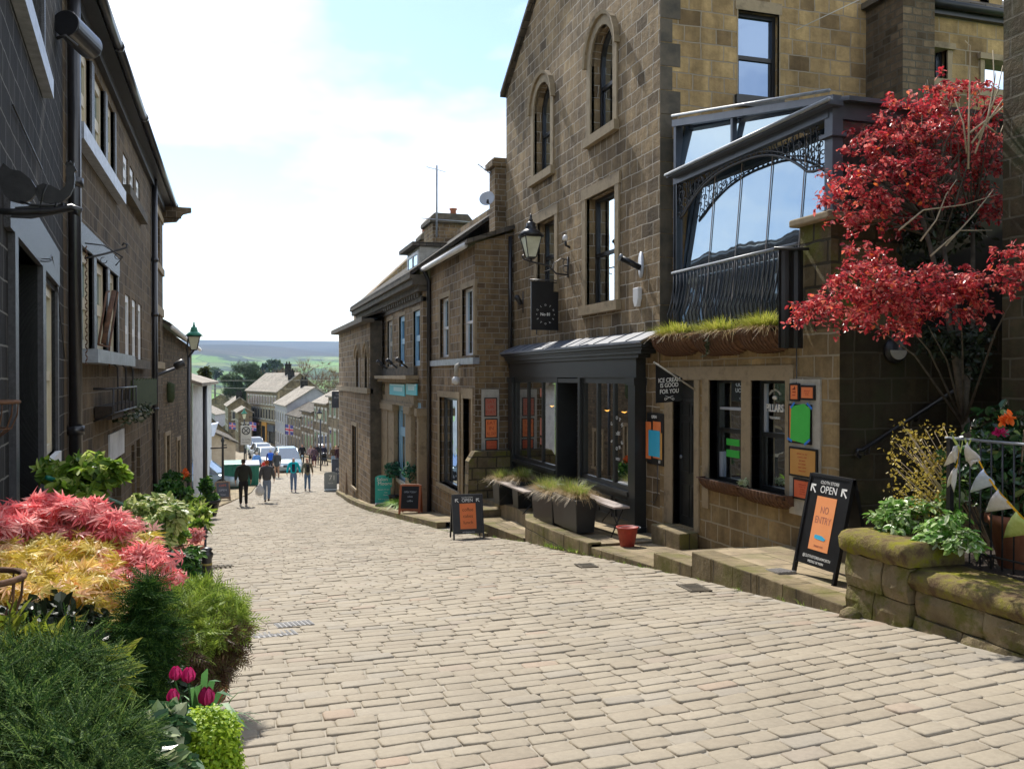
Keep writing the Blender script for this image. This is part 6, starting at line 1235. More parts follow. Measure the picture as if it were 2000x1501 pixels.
# iron stuff in the road
gr = MB()
for j, (u, v, du, lab) in enumerate(((428, 1108, 26, ''),)): pass
def grate(c, rz, w, d, label, n=7):
    b = MB(); cz_ = V(*c); d0 = V(math.cos(rz), math.sin(rz), 0); d1 = V(-d0.y, d0.x, 0); sl_ = (zr(c[1]+.5)-zr(c[1]-.5))
    def q(a, e): p = cz_+d0*a+d1*e; return V(p.x, p.y, zr(p.y)+.012)
    for i in range(n): a = -w/2+w*(i+.1)/n; a2 = a+w/n*.45; b.prism([q(a, -d/2), q(a2, -d/2), q(a2, d/2), q(a, d/2)], (0, 0, .012))
    for e in (-d/2, d/2): b.prism([q(-w/2, e-.015), q(w/2, e-.015), q(w/2, e+.015), q(-w/2, e+.015)], (0, 0, .012))
    return tag(b.build('drain_grate', 'ashlar_dark'), label, 'drain')
p = road(428, 1108); grate(p, .1, .40, .22, 'slotted drain grate by the black bollard on the left', 6)
p = road(1355, 1150); grate(p, 1.35, .55, .2, 'drain grate under the near pavement step', 9)
p = road(1145, 1106); grate(p, 1.4, .45, .2, 'drain grate beside the mossy kerb', 8)
def cover(c, rz, w, d, label):
    T = thing('manhole_cover', label, 'manhole cover', tuple(c)); d0 = V(math.cos(rz), math.sin(rz), 0); d1 = V(-d0.y, d0.x, 0)
    def q(a, e, k=0.): p = V(*c)+d0*a+d1*e; return V(p.x, p.y, zr(p.y)+.012+k)
    b = MB(); b.prism([q(-w/2, -d/2), q(w/2, -d/2), q(w/2, d/2), q(-w/2, d/2)], (0, 0, -.03)); b.build('plate', 'covermetal', T)
    b = MB(); 
    for i in range(8):
        for j in range(5): a = -w/2+w*(i+.5)/8; e = -d/2+d*(j+.5)/5; s_ = .012; b.prism([q(a-s_, e-s_, .001), q(a+s_, e-s_, .001), q(a+s_, e+s_, .001), q(a-s_, e+s_, .001)], (0, 0, .004))
    b.build('tread', 'covermetal', T)
M['covermetal'] = noisy('covermetal', (.20, .19, .18), (.33, .31, .29), 9, .5, .003)
cover(road(535, 1240), .12, .36, .24, 'worn metal cover, lower left of the two in the road'); cover(road(574, 1220), .12, .32, .24, 'worn metal cover, upper right of the two in the road')
cover(V(5.30, 7.75, zp(7.7)), 1.5, .3, .2, 'small square stop tap cover in the near pavement')
for o in bpy.data.objects:
    if o.name.startswith('manhole_cover') and abs(o.location.y-7.75) < .01:
        for ch_ in children(o): ch_.data.transform(Matrix.Translation((0, 0, zp(7.75)-zr(7.75)+.0)))

# bollard and railing at the left
BO = thing('bollard', 'black iron bollard with a yellow band among the left plants', 'bollard', (-.32, 10.4, -2.45)); c0 = V(onY(404, 1100, 9.6).x, 9.6, zr(9.6)); zt_b = onY(404, 1068, 9.6).z
H_ = zt_b-c0.z; b = MB(); b.lathe(c0, [(.075, 0), (.08, .06), (.055, .12), (.05, H_*.8), (.062, H_*.84), (.062, H_*.9), (.045, H_*.93), (.06, H_*.97), (.02, H_)], 14); b.build('post', 'iron', BO)
b = MB(); b.lathe(c0, [(.053, H_*.70), (.053, H_*.735)], 14); b.build('band', 'gold', BO)
RLl = thing('garden_railing', 'low black railing with spear finials beside the pink flowered pot', 'railing', (-.6, 10.5, -2.5))
for u, v0 in ((363, 1032), (401, 1035)):
    p_ = onY(u, v0, 10.6); b = MB(); b.tube([V(p_.x, 10.6, zr(10.6)), p_-V(0, 0, .08)], .014, 6); b.lathe(p_-V(0, 0, .1), [(.012, 0), (.03, .03), (.012, .05), (.028, .08), (.004, .16)], 8); b.build('upright', 'iron', RLl)
b = MB(); b.tube([onY(345, 1062, 10.6), onY(402, 1060, 10.6)], .012, 6); b.build('rail', 'iron', RLl)
HRl = MB(); HRl.tube([onX(92, 932, -1.45), onX(180, 962, -1.3), onX(255, 990, -1.25), onX(268, 1012, -1.2)], .02, 8); tag(HRl.build('handrail', 'binGreen'), 'dark green handrail sloping behind the pink maple', 'handrail')
# bins
def bin_(c, w, d, h, label, m='binGreen', cat='bin', lid='plastic_grey'):
    T = thing('waste_bin', label, cat, tuple(c)); x, y, z = c; b = MB(); b.hexa([(x-w*.45, y-d*.45, z+.1), (x+w*.45, y-d*.45, z+.1), (x+w*.45, y+d*.45, z+.1), (x-w*.45, y+d*.45, z+.1), (x-w/2, y-d/2, z+h), (x+w/2, y-d/2, z+h), (x+w/2, y+d/2, z+h), (x-w/2, y+d/2, z+h)])
    for i in range(3): b.box(x-w*.3+i*w*.3-.03, x-w*.3+i*w*.3+.03, y-d/2-.03, y-d*.44, z+.2, z+h-.1)
    b.build('body', m, T, bevel=.02); b = MB(); b.hexa([(x-w/2-.04, y-d/2-.05, z+h), (x+w/2+.04, y-d/2-.05, z+h), (x+w/2+.04, y+d/2+.04, z+h), (x-w/2-.04, y+d/2+.04, z+h), (x-w/2, y-d/2, z+h+.08), (x+w/2, y-d/2, z+h+.08), (x+w/2, y+d/2, z+h+.22), (x-w/2, y+d/2, z+h+.22)]); b.build('lid', lid, T, bevel=.02)
    for sx_ in (-1, 1): b = MB(); b.lathe((x+sx_*w*.38-.03, y-d*.35, z+.09), [(.09, 0), (.09, .06)], 12, axis=(1, 0, 0)); b.build('wheel', 'black', T)
bin_((-.12, 49.5, zr(49.5)), 1.1, .95, 1.3, 'green wheeled waste bin with grey lid nearest the man in black', lid='binGreen'); bin_((.72, 52, zr(52)), 1.1, 1.0, 1.2, 'large green waste bin with a pale lid behind the other one')

# ================================================================ RIGHT GARDEN, MAPLE, NEAR RIGHT WALL
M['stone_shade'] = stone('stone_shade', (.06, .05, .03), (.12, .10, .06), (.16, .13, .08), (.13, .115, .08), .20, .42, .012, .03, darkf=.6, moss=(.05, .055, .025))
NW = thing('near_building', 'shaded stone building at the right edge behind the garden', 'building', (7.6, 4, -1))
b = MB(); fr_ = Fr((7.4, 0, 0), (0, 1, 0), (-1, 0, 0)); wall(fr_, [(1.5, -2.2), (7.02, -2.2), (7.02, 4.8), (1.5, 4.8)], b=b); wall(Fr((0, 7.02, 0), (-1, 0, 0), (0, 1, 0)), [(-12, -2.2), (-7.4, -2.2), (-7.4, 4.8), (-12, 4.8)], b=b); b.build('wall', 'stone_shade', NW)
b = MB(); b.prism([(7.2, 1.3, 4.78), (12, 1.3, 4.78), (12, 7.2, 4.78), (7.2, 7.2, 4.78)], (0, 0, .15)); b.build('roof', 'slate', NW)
# garden retaining wall: tall block with moss cap, then the lower run
G = thing('garden_wall', 'mossy garden wall of big stone blocks rising at the right edge of the street', 'wall', (5.2, 5.5, -2))
random.seed(11)
def blocks(x0, x1, y0, y1, courses, mats='stone_mossy'):
    for z0, z1, cuts in courses:
        ys = [y0]+[y0+(y1-y0)*c for c in cuts]+[y1]
        for a, c_ in zip(ys, ys[1:]):
            b = MB(); j = random.uniform(-.012, .022); nseg = max(2, int((c_-a)/.12)); nz = 3
            vs = []; 
            for iz in range(nz+1):
                for iy in range(nseg+1):
                    e = .018*((iz in (0, nz))+(iy in (0, nseg))); yy_ = a+.008+(c_-a-.016)*iy/nseg; vs.append((x0-j+e+random.uniform(-.009, .009), yy_, (z0+.006 if iz else z0+.003)+(z1-z0-.012)*iz/nz+random.uniform(-.003, .003)))
            k_ = len(vs); vs += [(x1, p[1], p[2]) for p in vs]
            F_ = [(iz*(nseg+1)+iy+1, iz*(nseg+1)+iy, (iz+1)*(nseg+1)+iy, (iz+1)*(nseg+1)+iy+1) for iz in range(nz) for iy in range(nseg)]
            F_ += [(nz*(nseg+1)+iy+1, nz*(nseg+1)+iy, k_+nz*(nseg+1)+iy, k_+nz*(nseg+1)+iy+1) for iy in range(nseg)]
            F_ += [(iz*(nseg+1), k_+iz*(nseg+1), k_+(iz+1)*(nseg+1), (iz+1)*(nseg+1)) for iz in range(nz)]+[(k_+iz*(nseg+1)+nseg, iz*(nseg+1)+nseg, (iz+1)*(nseg+1)+nseg, k_+(iz+1)*(nseg+1)+nseg) for iz in range(nz)]
            b.add(vs, F_); b.build('stone_block', mats, G)
m = mat('blockstone', rough=.92, spec=.2); k = N(m); c = k.ramp(k.noise(k.ob(), 2.6, 5, .6).outputs[0], [(.3, (.13, .10, .055)), (.55, (.24, .19, .11)), (.75, (.30, .25, .15))])
c = k.mix(k.ramp(k.noise(k.ob(), 5.5, 6, .7).outputs[0], [(.46, (0, 0, 0)), (.60, (.8, .8, .8))]), c, (.12, .125, .02)); k.l(c, k.b.inputs['Base Color']); k.l(k.bump(k.noise(k.ob(), 22, 6, .7).outputs[0], .9, .02, k.bump(k.noise(k.ob(), 6, 4, .6).outputs[0], .8, .04)), k.b.inputs['Normal']); M['blockstone'] = m
m = mat('mosscap', rough=.95, spec=.15); k = N(m); c = k.ramp(k.noise(k.ob(), 6, 6, .7).outputs[0], [(.38, (.12, .08, .045)), (.5, (.20, .16, .06)), (.62, (.22, .21, .02))]); k.l(c, k.b.inputs['Base Color']); k.l(k.bump(k.noise(k.ob(), 30, 6, .7).outputs[0], 1, .02), k.b.inputs['Normal']); M['mosscap'] = m
zg = lambda y: zr(y)-.12
ya_, yb_ = 5.62, 6.36; t1 = -1.34
blocks(5.0, 5.5, ya_, yb_, ((-2.12, -1.78, (.55,)), (-1.78, -1.50, (.4,))), 'blockstone')
b = MB(); n = 10; prof = [(5.0, -1.50), (4.965, -1.46), (4.96, -1.38), (4.99, -1.335), (5.05, -1.32), (5.2, -1.31), (5.45, -1.33), (5.55, -1.40), (5.55, -1.50)]
vs = []; 
for i in range(n+1):
    y = yb_+.03-(yb_-ya_+.04)*i/n; vs += [(x+random.uniform(-.008, .008), y, z+random.uniform(-.008, .008)-.0*i) for x, z in prof]
kk = len(prof); b.add(vs, [(i*kk+j, (i+1)*kk+j, (i+1)*kk+j+1, i*kk+j+1) for i in range(n) for j in range(kk-1)]+[tuple(range(kk)), tuple(n*kk+j for j in range(kk-1, -1, -1))], 0, True); b.build('coping_stone', 'mosscap', G)
blocks(5.02, 5.5, 3.2, 5.60, ((-2.12, -1.86, (.3, .55, .8)), (-1.86, -1.66, (.22, .5, .72))), 'blockstone')
b = MB(); n = 16; prof = [(5.04, -1.66), (5.0, -1.60), (5.02, -1.53), (5.12, -1.50), (5.5, -1.50), (5.55, -1.66)]; vs = []
for i in range(n+1):
    y = 5.62-(2.42)*i/n; vs += [(x+random.uniform(-.007, .007), y, z+random.uniform(-.006, .006)) for x, z in prof]
kk = len(prof); b.add(vs, [(i*kk+j, (i+1)*kk+j, (i+1)*kk+j+1, i*kk+j+1) for i in range(n) for j in range(kk-1)]+[tuple(range(kk)), tuple(n*kk+j for j in range(kk-1, -1, -1))], 0, True); b.build('coping_stone', 'mosscap', G)
b = MB(); b.box(5.4, 7.4, 3.0, 6.45, -2.2, -1.53); tag(b.build('garden_soil', 'soil'), 'dark soil behind the mossy garden wall', kind='structure')
b = MB(); b.box(4.98, 8.5, -1, 3.2, -2.2, -1.55); b.box(5.5, 7.4, 6.35, 6.9, -2.3, -1.98); tag(b.build('upper_pavement', 'flag'), 'pavement beyond the right frame edge', kind='structure')
b = MB(); b.lathe((4.93, 6.2, zr(6.2)-.03), [(.02, 0), (.10, .01), (.085, .07), (.03, .11)], 9); tag(b.build('boulder', 'blockstone'), 'small rounded stone at the foot of the wall end', 'stone')
# railing with bunting
RG = thing('garden_railing', 'thin black garden railing carrying bunting', 'railing', (5.75, 5.2, -1.5)); xr = 5.62
pA = onX(1855, 1080, xr); pZ = onX(1855, 855, xr); y_s = pA.y; zt_r = pZ.z
def rl(y): return V(xr, y, zt_r)
b = MB(); b.tube([V(xr, y_s+.05, zt_r), V(xr, 3.2, zt_r)], .012, 6); b.build('top_rail', 'lead', RG); b = MB(); b.tube([V(xr, y_s, -1.40), V(xr, 3.2, -1.40)], .010, 6); b.build('bottom_rail', 'iron', RG)
b = MB(); b.box(xr-.02, xr+.02, y_s-.02, y_s+.02, -1.53, zt_r); b.build('post', 'iron', RG)
for i in range(22): y = y_s-.10-i*.105; b = MB(); b.tube([(xr, y, -1.5), (xr, y, zt_r)], .0075, 6); b.build('bar', 'iron', RG)
BT = thing('bunting', 'yellow ribbon bunting with white and lime pennants looping off the railing', 'bunting', tuple(V(xr-.05, y_s-.15, zt_r)))
def rp(u, v, X=xr-.04): return onX(u, v, X)
M['cloth'] = noisy('cloth', (.60, .56, .54), (.76, .72, .70), 8, .8, .001); M['clothlime'] = noisy('clothlime', (.45, .55, .12), (.62, .68, .25), 20, .8, .001); M['ribbon'] = noisy('ribbon', (.85, .45, .01), (.95, .55, .02), 8, .5, .0005); M['clothblue'] = noisy('clothblue', (.45, .52, .66), (.6, .66, .78), 8, .8, .001)
def ribbon(pts, w, m_, X=xr-.05):
    P = [rp(u, v, X) for u, v in pts]; b = MB(); vs = []
    for p in P: vs += [p+V(0, 0, w/2), p-V(0, 0, w/2)]
    b.add(vs, [(2*i, 2*i+1, 2*i+3, 2*i+2) for i in range(len(P)-1)]); o = b.build('ribbon', m_, BT); s_ = o.modifiers.new('solid', 'SOLIDIFY'); s_.thickness = .003; return o
ribbon([(1911, 898), (1925, 925), (1946, 955), (1972, 984), (2005, 1020), (2060, 1070)], .022, 'ribbon'); ribbon([(1873, 880), (1870, 905), (1862, 930)], .02, 'ribbon')
ribbon([(1860, 853), (1868, 866), (1876, 880), (1880, 862)], .035, 'clothlime'); ribbon([(1884, 858), (1890, 870), (1896, 858)], .03, 'clothlime')
def pennant(pts, m_, X=xr-.055):
    n = 5; (a, c, tip) = [rp(u, v, X) for u, v in pts]; vs = []; fs = []
    for i in range(n+1):
        for j in range(n+1-i):
            s, t = i/n, j/n; p = a*(1-s-t)+c*s+tip*t; vs.append(p+V(-.02*math.sin(6*s+4*t), 0, 0))
    idx = {}; q = 0
    for i in range(n+1):
        for j in range(n+1-i): idx[i, j] = q; q += 1
    for i in range(n):
        for j in range(n-i):
            fs.append((idx[i, j], idx[i+1, j], idx[i, j+1]))
            if i+j < n-1: fs.append((idx[i+1, j], idx[i+1, j+1], idx[i, j+1]))
    b = MB(); b.add(vs, fs, 0, True); o = b.build('pennant', m_, BT); s_ = o.modifiers.new('solid', 'SOLIDIFY'); s_.thickness = .003
pennant(((1872, 868), (1866, 900), (1840, 910)), 'cloth'); pennant(((1864, 872), (1872, 868), (1862, 905)), 'cloth'); pennant(((1866, 912), (1862, 935), (1846, 952)), 'cloth'); pennant(((1862, 925), (1870, 905), (1860, 962)), 'cloth')
pennant(((1890, 862), (1915, 898), (1884, 900)), 'cloth'); pennant(((1915, 898), (1886, 898), (1892, 912)), 'cloth'); pennant(((1922, 914), (1942, 946), (1891, 962)), 'clothblue'); pennant(((1950, 955), (1978, 992), (1922, 1000)), 'cloth'); pennant(((1985, 998), (2030, 1040), (1957, 1050)), 'clothlime')
# terracotta pot and camellia
PT = thing('camellia', 'glossy camellia with red flowers in a terracotta pot behind the railing', 'plant', (5.95, 4.6, -1.5)); pc = onX(1990, 1100, 6.0)
pc = V(6.0, onX(1985, 1100, 6.0).y, -1.53); b = MB(); b.lathe(pc, [(.13, 0), (.20, .34), (.23, .35), (.23, .42), (.20, .42), (.19, .38)], 22); b.build('pot', 'terracotta', PT)
b = MB(); random.seed(5)
for i in range(14): a = random.uniform(0, 6.28); r_ = random.uniform(.1, .35); b.tube([pc+V(0, 0, .35), pc+V(r_*.4*math.cos(a), r_*.5*math.sin(a), .65), pc+V(r_*math.cos(a), r_*1.3*math.sin(a), random.uniform(.8, 1.2))], .008, 5)
b.build('stem', 'stem', PT)
M['camellia'] = leafm('camellia', [(0, (.012, .035, .012)), (.6, (.03, .09, .025)), (.9, (.10, .2, .06)), (1, (.3, .36, .12))], rough=.22, trans=.2, spec=.7)
b = MB(); blob_leaves(b, pc+V(.05, .15, .78), (.36, .55, .50), 2100, .085, T_OVAL, clumps=26, up=.6); b.build('foliage', 'camellia', PT, uv=False)
for u, v, r_, mm in ((1953, 845, .045, 'tulip'), (1972, 815, .05, 'orangeflower'), (1962, 822, .04, 'orangeflower')):
    c = onX(u, v, 5.75); b = MB(); leaves(b, [c+V(random.gauss(0, .01), random.gauss(0, .01), 0) for _ in range(22)], r_*1.1, T_OVAL, None, 1, 0); b.build('flower', mm, PT, uv=False)

# ---- plants placed where they stand: a clump is a small ellipsoid of leaves
def pc_(u, v, Y): return onY(u, v, Y)
def clump(b, u, v, ru, rv, Y, n, size, tmpl, mi=0, up=.5, spread=.7, clumps=6, ry=None, droop=0., crad=.45):
    c = pc_(u, v, Y); d = (c.x*_s+c.y*_c)/1720; blob_leaves(b, c, (ru*d, (ry or ru)*d, rv*d), n, size, tmpl, mi, clumps=clumps, up=up, spread=spread, droop=droop, crad=crad)
def _frond(n=7, w=.30, lw=.03):
    v = [(-.012, 0, 0), (.012, 0, 0), (.006, 1, -.06), (-.006, 1, -.06)]; f = [(0, 1, 2, 3)]
    for i in range(n):
        y = .08+.86*i/n; L = w*(1-.55*i/n)
        for s_ in (-1, 1): k_ = len(v); v += [(0, y, 0), (s_*L*.6, y+L*.45, .02), (s_*L, y+L*.95, -.01), (s_*L*.45, y+L*.62, 0)]; f.append((k_, k_+1, k_+2, k_+3))
    return v, f
T_FROND = _frond(); T_FINE = _frond(9, .20)
T_PLUME = _frond(15, .11)
T_STRAP = ([(-.03, 0, 0), (.03, 0, 0), (.045, .5, .1), (-.045, .5, .1), (.01, 1.0, -.02), (-.01, 1.0, -.02)], [(0, 1, 2, 3), (3, 2, 4, 5)])
# red maple
M['mapleR'] = leafm('mapleR', [(0, (.16, .012, .02)), (.25, (.42, .03, .045)), (.55, (.66, .07, .08)), (.8, (.78, .17, .15)), (.93, (.82, .32, .28)), (1, (.88, .20, .04))], trans=.45, rough=.3)
TM = thing('red_maple', 'large crimson japanese maple overhanging the garden wall', 'tree', (7.1, 7.35, -1.5)); b = MB(); random.seed(21)
UP = [(1872, 205, 75, 50, 7.9), (1775, 225, 70, 45, 7.9), (1840, 275, 110, 55, 7.7), (1722, 285, 75, 40, 7.8), (1915, 290, 45, 75, 7.9), (1760, 350, 110, 50, 7.5), (1890, 385, 70, 55, 7.8), (1680, 385, 65, 40, 7.6), (1725, 425, 70, 24, 7.5), (1640, 335, 32, 14, 7.7), (1840, 170, 26, 26, 7.9), (1930, 190, 28, 40, 7.9), (1630, 400, 26, 14, 7.6)]
LO = [(1640, 590, 70, 26, 6.6), (1705, 545, 75, 42, 6.6), (1800, 565, 85, 42, 6.5), (1880, 590, 55, 30, 6.4), (1725, 612, 60, 30, 6.5), (1582, 600, 36, 20, 6.7), (1850, 530, 60, 25, 6.4), (1945, 548, 60, 22, 6.2), (1980, 505, 42, 28, 6.0), (1690, 500, 42, 22, 6.7), (1800, 620, 40, 18, 6.4)]
def sprays(u, v, ru, rv, Y, dens, ls, L=.17):
    sc_ = (pc_(u, v, Y).x*_s+Y*_c)/1720; PP = []; NN = []
    for i in range(int(ru*rv*dens)):
        a = random.uniform(0, 6.284); r_ = random.random()**.5*random.choice((1, 1, 1, 1.22)); e = random.uniform(-1, 1)
        c = pc_(u+ru*r_*math.cos(a), v+rv*r_*math.sin(a), Y+e*ru*sc_*.8); d_ = V(math.cos(a)*.8+random.gauss(0, .45), random.gauss(0, .6), -math.sin(a)*.25+random.gauss(0, .25)).normalized(); l = L*random.uniform(.6, 1.2)
        e_ = c+d_*l-V(0, 0, l*.35); b.tube([c, c+d_*l*.5, e_], [.003, .0022, .001], 3, mi=1, cap=False)
        for q in range(random.randint(12, 20)):
            t = random.random()**.8; p = c+d_*l*t-V(0, 0, l*.35*t*t)+V(random.gauss(0, .018), random.gauss(0, .018), random.gauss(0, .010)-.006); PP.append(p); NN.append((d_.x*.3, d_.y*.3-.2, .9))
    leaves(b, PP, ls, T_OVAL, NN, .75, 0, droop=.9)
for (u, v, ru, rv, Y) in UP: sprays(u, v, ru*.84, rv*.78, Y, .026, .050)
for (u, v, ru, rv, Y) in LO: sprays(u, v, ru*.9, rv*.74, Y, .036, .045, .15)
b.build('crown', ['mapleR', 'bark'], TM, uv=False)
b = MB(); root = V(7.15, 7.1, -1.6); k1 = root+V(-.05, .1, 1.2)
b.tube([root, root+V(.04, .02, .6), k1], [.07, .055, .045], 8)
hubs = [pc_(1840, 470, 7.5), pc_(1800, 420, 7.5), pc_(1900, 440, 7.6)]
for h in hubs: b.tube([k1, k1.lerp(h, .5)+V(.06, 0, .03), h], [.04, .032, .024], 6)
for (u, v, ru, rv, Y) in UP:
    c = pc_(u, v, Y)
    for q in range(5):
        h = random.choice(hubs); e = c+V(random.uniform(-1, 1), random.uniform(-1, 1), random.uniform(-.6, .9))*ru*.0048; b.tube([h, h.lerp(e, .55)+V(random.uniform(-.08, .08), 0, random.uniform(-.05, .12)), e], [.013, .008, .003], 5)
for (u, v, ru, rv, Y) in LO:
    c = pc_(u, v, Y)
    for q in range(1 if u % 20 == 0 else 0): e = c+V(random.uniform(-1, 1), random.uniform(-1, 1), random.uniform(-.5, .5))*ru*.0035; b.tube([k1+V(0, 0, -.1), k1.lerp(e, .5)+V(0, 0, .12), e], [.015, .009, .003], 5)
b.build('trunk', 'bark', TM)
b = MB()
for pts in (((1885, 300), (1878, 240), (1862, 190)), ((1890, 330), (1893, 230), (1897, 150), (1898, 90), (1888, 80)), ((1905, 300), (1930, 230), (1940, 160), (1938, 98)), ((1890, 260), (1950, 215), (1990, 170), (2010, 120)), ((1910, 270), (1945, 180), (1957, 128)), ((1900, 280), (1960, 200), (2000, 150), (2010, 105)), ((1920, 240), (1955, 265), (1975, 205)), ((1800, 470), (1830, 430), (1845, 380), (1870, 350)), ((1760, 450), (1800, 410), (1880, 400), (1950, 380)), ((1850, 480), (1900, 420), (1945, 370)), ((1820, 500), (1870, 450), (1940, 450))):
    P = [pc_(u, v, 7.15)+V(random.uniform(-.03, .03), 0, 0) for u, v in pts]; n = len(P); b.tube(P, [.011-.007*i/(n-1) for i in range(n)], 5)
b.build('bare_twig', 'twig', TM)
# dark undergrowth under the maple
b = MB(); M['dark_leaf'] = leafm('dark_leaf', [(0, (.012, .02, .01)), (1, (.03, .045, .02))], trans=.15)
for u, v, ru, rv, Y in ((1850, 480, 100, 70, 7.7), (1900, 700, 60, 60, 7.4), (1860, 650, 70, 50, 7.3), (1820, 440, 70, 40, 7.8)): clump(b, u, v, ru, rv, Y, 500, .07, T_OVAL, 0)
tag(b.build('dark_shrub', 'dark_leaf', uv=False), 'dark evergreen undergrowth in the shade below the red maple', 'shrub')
# variegated ground plants behind the wall end
M['lungwort'] = leafm('lungwort', [(0, (.08, .22, .03)), (.4, (.22, .42, .08)), (.7, (.42, .56, .20)), (1, (.74, .78, .60))], trans=.35, rough=.35)
b = MB()
for u, v, ru, rv, Y in ((1740, 1020, 50, 26, 6.2), (1790, 1000, 60, 34, 6.1), (1840, 1020, 50, 40, 5.8), (1760, 985, 45, 22, 6.3), (1880, 1060, 35, 30, 5.4), (1820, 1060, 35, 18, 5.7), (1860, 960, 30, 30, 5.9)): clump(b, u, v, ru, rv, Y, 330, .065, T_OVAL, 0, up=1.3, spread=.55)
tag(b.build('variegated_plant', 'lungwort', uv=False), 'bright green and white leafy ground plant behind the mossy coping', 'plant')
M['golden'] = leafm('golden', [(0, (.22, .16, .03)), (.5, (.45, .33, .05)), (1, (.60, .48, .10))], trans=.35)
SH = thing('twiggy_shrub', 'straggly shrub with small yellow leaves and bare stems before the dark alley', 'shrub', (6.2, 6.1, -1.5)); b = MB(); random.seed(9); tips = []
for i in range(34):
    e = pc_(random.uniform(1740, 1850), random.uniform(830, 985), random.uniform(5.9, 6.5)); r_ = V(6.15+random.uniform(-.1, .1), 6.0, -1.5); b.tube([r_, r_.lerp(e, .6)+V(random.uniform(-.06, .06), 0, .03), e], [.006, .004, .002], 4); tips.append(e); tips.append(r_.lerp(e, .75))
b.build('stem', 'twig', SH); b = MB()
for e in tips: leaves(b, [e+V(random.gauss(0, .035), random.gauss(0, .035), random.gauss(0, .035)) for _ in range(16)], .03, T_OVAL, None)
b.build('foliage', 'golden', SH, uv=False)

# ================================================================ LEFT GARDEN
random.seed(31)
M['acer_pink'] = leafm('acer_pink', [(0, (.72, .13, .15)), (.5, (.88, .28, .28)), (1, (.95, .52, .48))], trans=.5)
M['acer_gold'] = leafm('acer_gold', [(0, (.36, .26, .03)), (.35, (.66, .52, .08)), (.7, (.86, .72, .30)), (.9, (.90, .60, .38)), (1, (.90, .72, .10))], trans=.5)
def pot(x, y, r, h, m='terracotta', parent=None):
    z = zr(y)+.1; b = MB(); b.lathe((x, y, z), [(r*.7, 0), (r*.97, h*.82), (r*1.06, h*.83), (r*1.06, h), (r*.9, h), (r*.88, h*.9)], 22); return b.build('pot', m, parent)
AC = thing('golden_maple', 'low japanese maple with pink top leaves over golden orange ones at the left edge', 'shrub', (-.75, 4.4, -1.9)); b = MB()
for u, v, ru, rv, Y in ((60, 1005, 70, 24, 4.9), (150, 1005, 75, 26, 4.8), (220, 1025, 55, 26, 4.7), (0, 1030, 60, 24, 4.7), (-50, 1010, 60, 30, 4.9), (285, 1085, 30, 14, 4.4), (300, 1110, 22, 10, 4.3), (100, 980, 45, 15, 5.0)): clump(b, u, v, ru, rv, Y, int(ru*6.5), .066, T_PALM, 0, up=1.2, spread=.6, clumps=16, crad=.34, droop=.2)
random.seed(41)
def plates(n, u0, u1, v0, v1, Y0_, Y1_, size, mi, k=16):
    for i in range(n):
        t = random.random(); u = random.uniform(u0, u1); v = v0+(v1-v0)*t; Y = Y0_+(Y1_-Y0_)*t+random.uniform(-.1, .1); c = pc_(u, v, Y); PP = []; NN = []
        for q in range(k): a = random.uniform(0, 6.284); r_ = random.random()**.5*.13; PP.append(c+V(r_*math.cos(a), r_*math.sin(a), random.gauss(0, .010)-r_*.15)); NN.append((math.cos(a)*.25, math.sin(a)*.25-.45, 1.0))
        leaves(b, PP, size, T_PALM, NN, .28, mi, droop=.25)
plates(92, -60, 268, 1035, 1150, 4.75, 4.15, .070, 1); plates(26, -40, 285, 1010, 1075, 4.8, 4.6, .062, 0, 7); plates(26, 30, 250, 1150, 1215, 4.15, 4.05, .062, 1, 11); plates(12, 250, 310, 1065, 1140, 4.45, 4.25, .065, 0, 9)
b.build('crown', ['acer_pink', 'acer_gold'], AC, uv=False)
pot(-.80, 4.35, .22, .38, parent=AC); b = MB(); r_ = V(-.80, 4.35, -1.5)
for i in range(16): e = pc_(random.uniform(0, 240), random.uniform(1110, 1180), random.uniform(4.2, 4.5)); b.tube([r_, r_.lerp(e, .5)+V(random.uniform(-.05, .05), 0, .0), e], [.014, .010, .004], 5)
b.build('stem', 'bark', AC)
def bush(name, label, mm, cl, size, tmpl, cat='shrub', up=.5, spread=.7, droop=0., potr=None, potm='terracotta', stem=True, mi2=None, group=None):
    us = [c[0] for c in cl]; Ys = [c[4] for c in cl]; c0 = pc_(sum(us)/len(us), cl[0][1], sum(Ys)/len(Ys)); zb = zr(c0.y)+.1
    T = thing(name, label, cat, (c0.x, c0.y, zb), group=group); b = MB()
    for c in cl: clump(b, c[0], c[1], c[2], c[3], c[4], c[5], size, tmpl, (c[6] if len(c) > 6 else 0), up=up, spread=spread, clumps=max(5, int(c[5]/45)), droop=droop)
    b.build('foliage', mm, T, uv=False)
    if stem:
        b = MB(); bz = V(c0.x, c0.y, zb+(potr*1.1 if potr else 0))
        for i in range(7): c = random.choice(cl); e = pc_(c[0]+random.uniform(-.6, .6)*c[2], c[1]+random.uniform(-.5, .5)*c[3], c[4]); b.tube([bz, bz.lerp(e, .5)+V(random.uniform(-.04, .04), 0, 0), e], [.014, .009, .003], 5)
        b.build('stem', 'stem', T)
    if potr: pot(c0.x, c0.y, potr, potr*1.5, potm, T)
    return T
M['yg'] = leafm('yg', [(0, (.05, .12, .015)), (.4, (.16, .28, .03)), (.8, (.34, .46, .06)), (1, (.55, .60, .22))], trans=.45)
M['varieg'] = leafm('varieg', [(0, (.08, .16, .03)), (.3, (.25, .34, .08)), (.7, (.55, .58, .22)), (1, (.75, .72, .42))], trans=.4)
M['midgreen'] = leafm('midgreen', [(0, (.015, .05, .01)), (.6, (.04, .13, .02)), (1, (.14, .27, .05))], trans=.35)
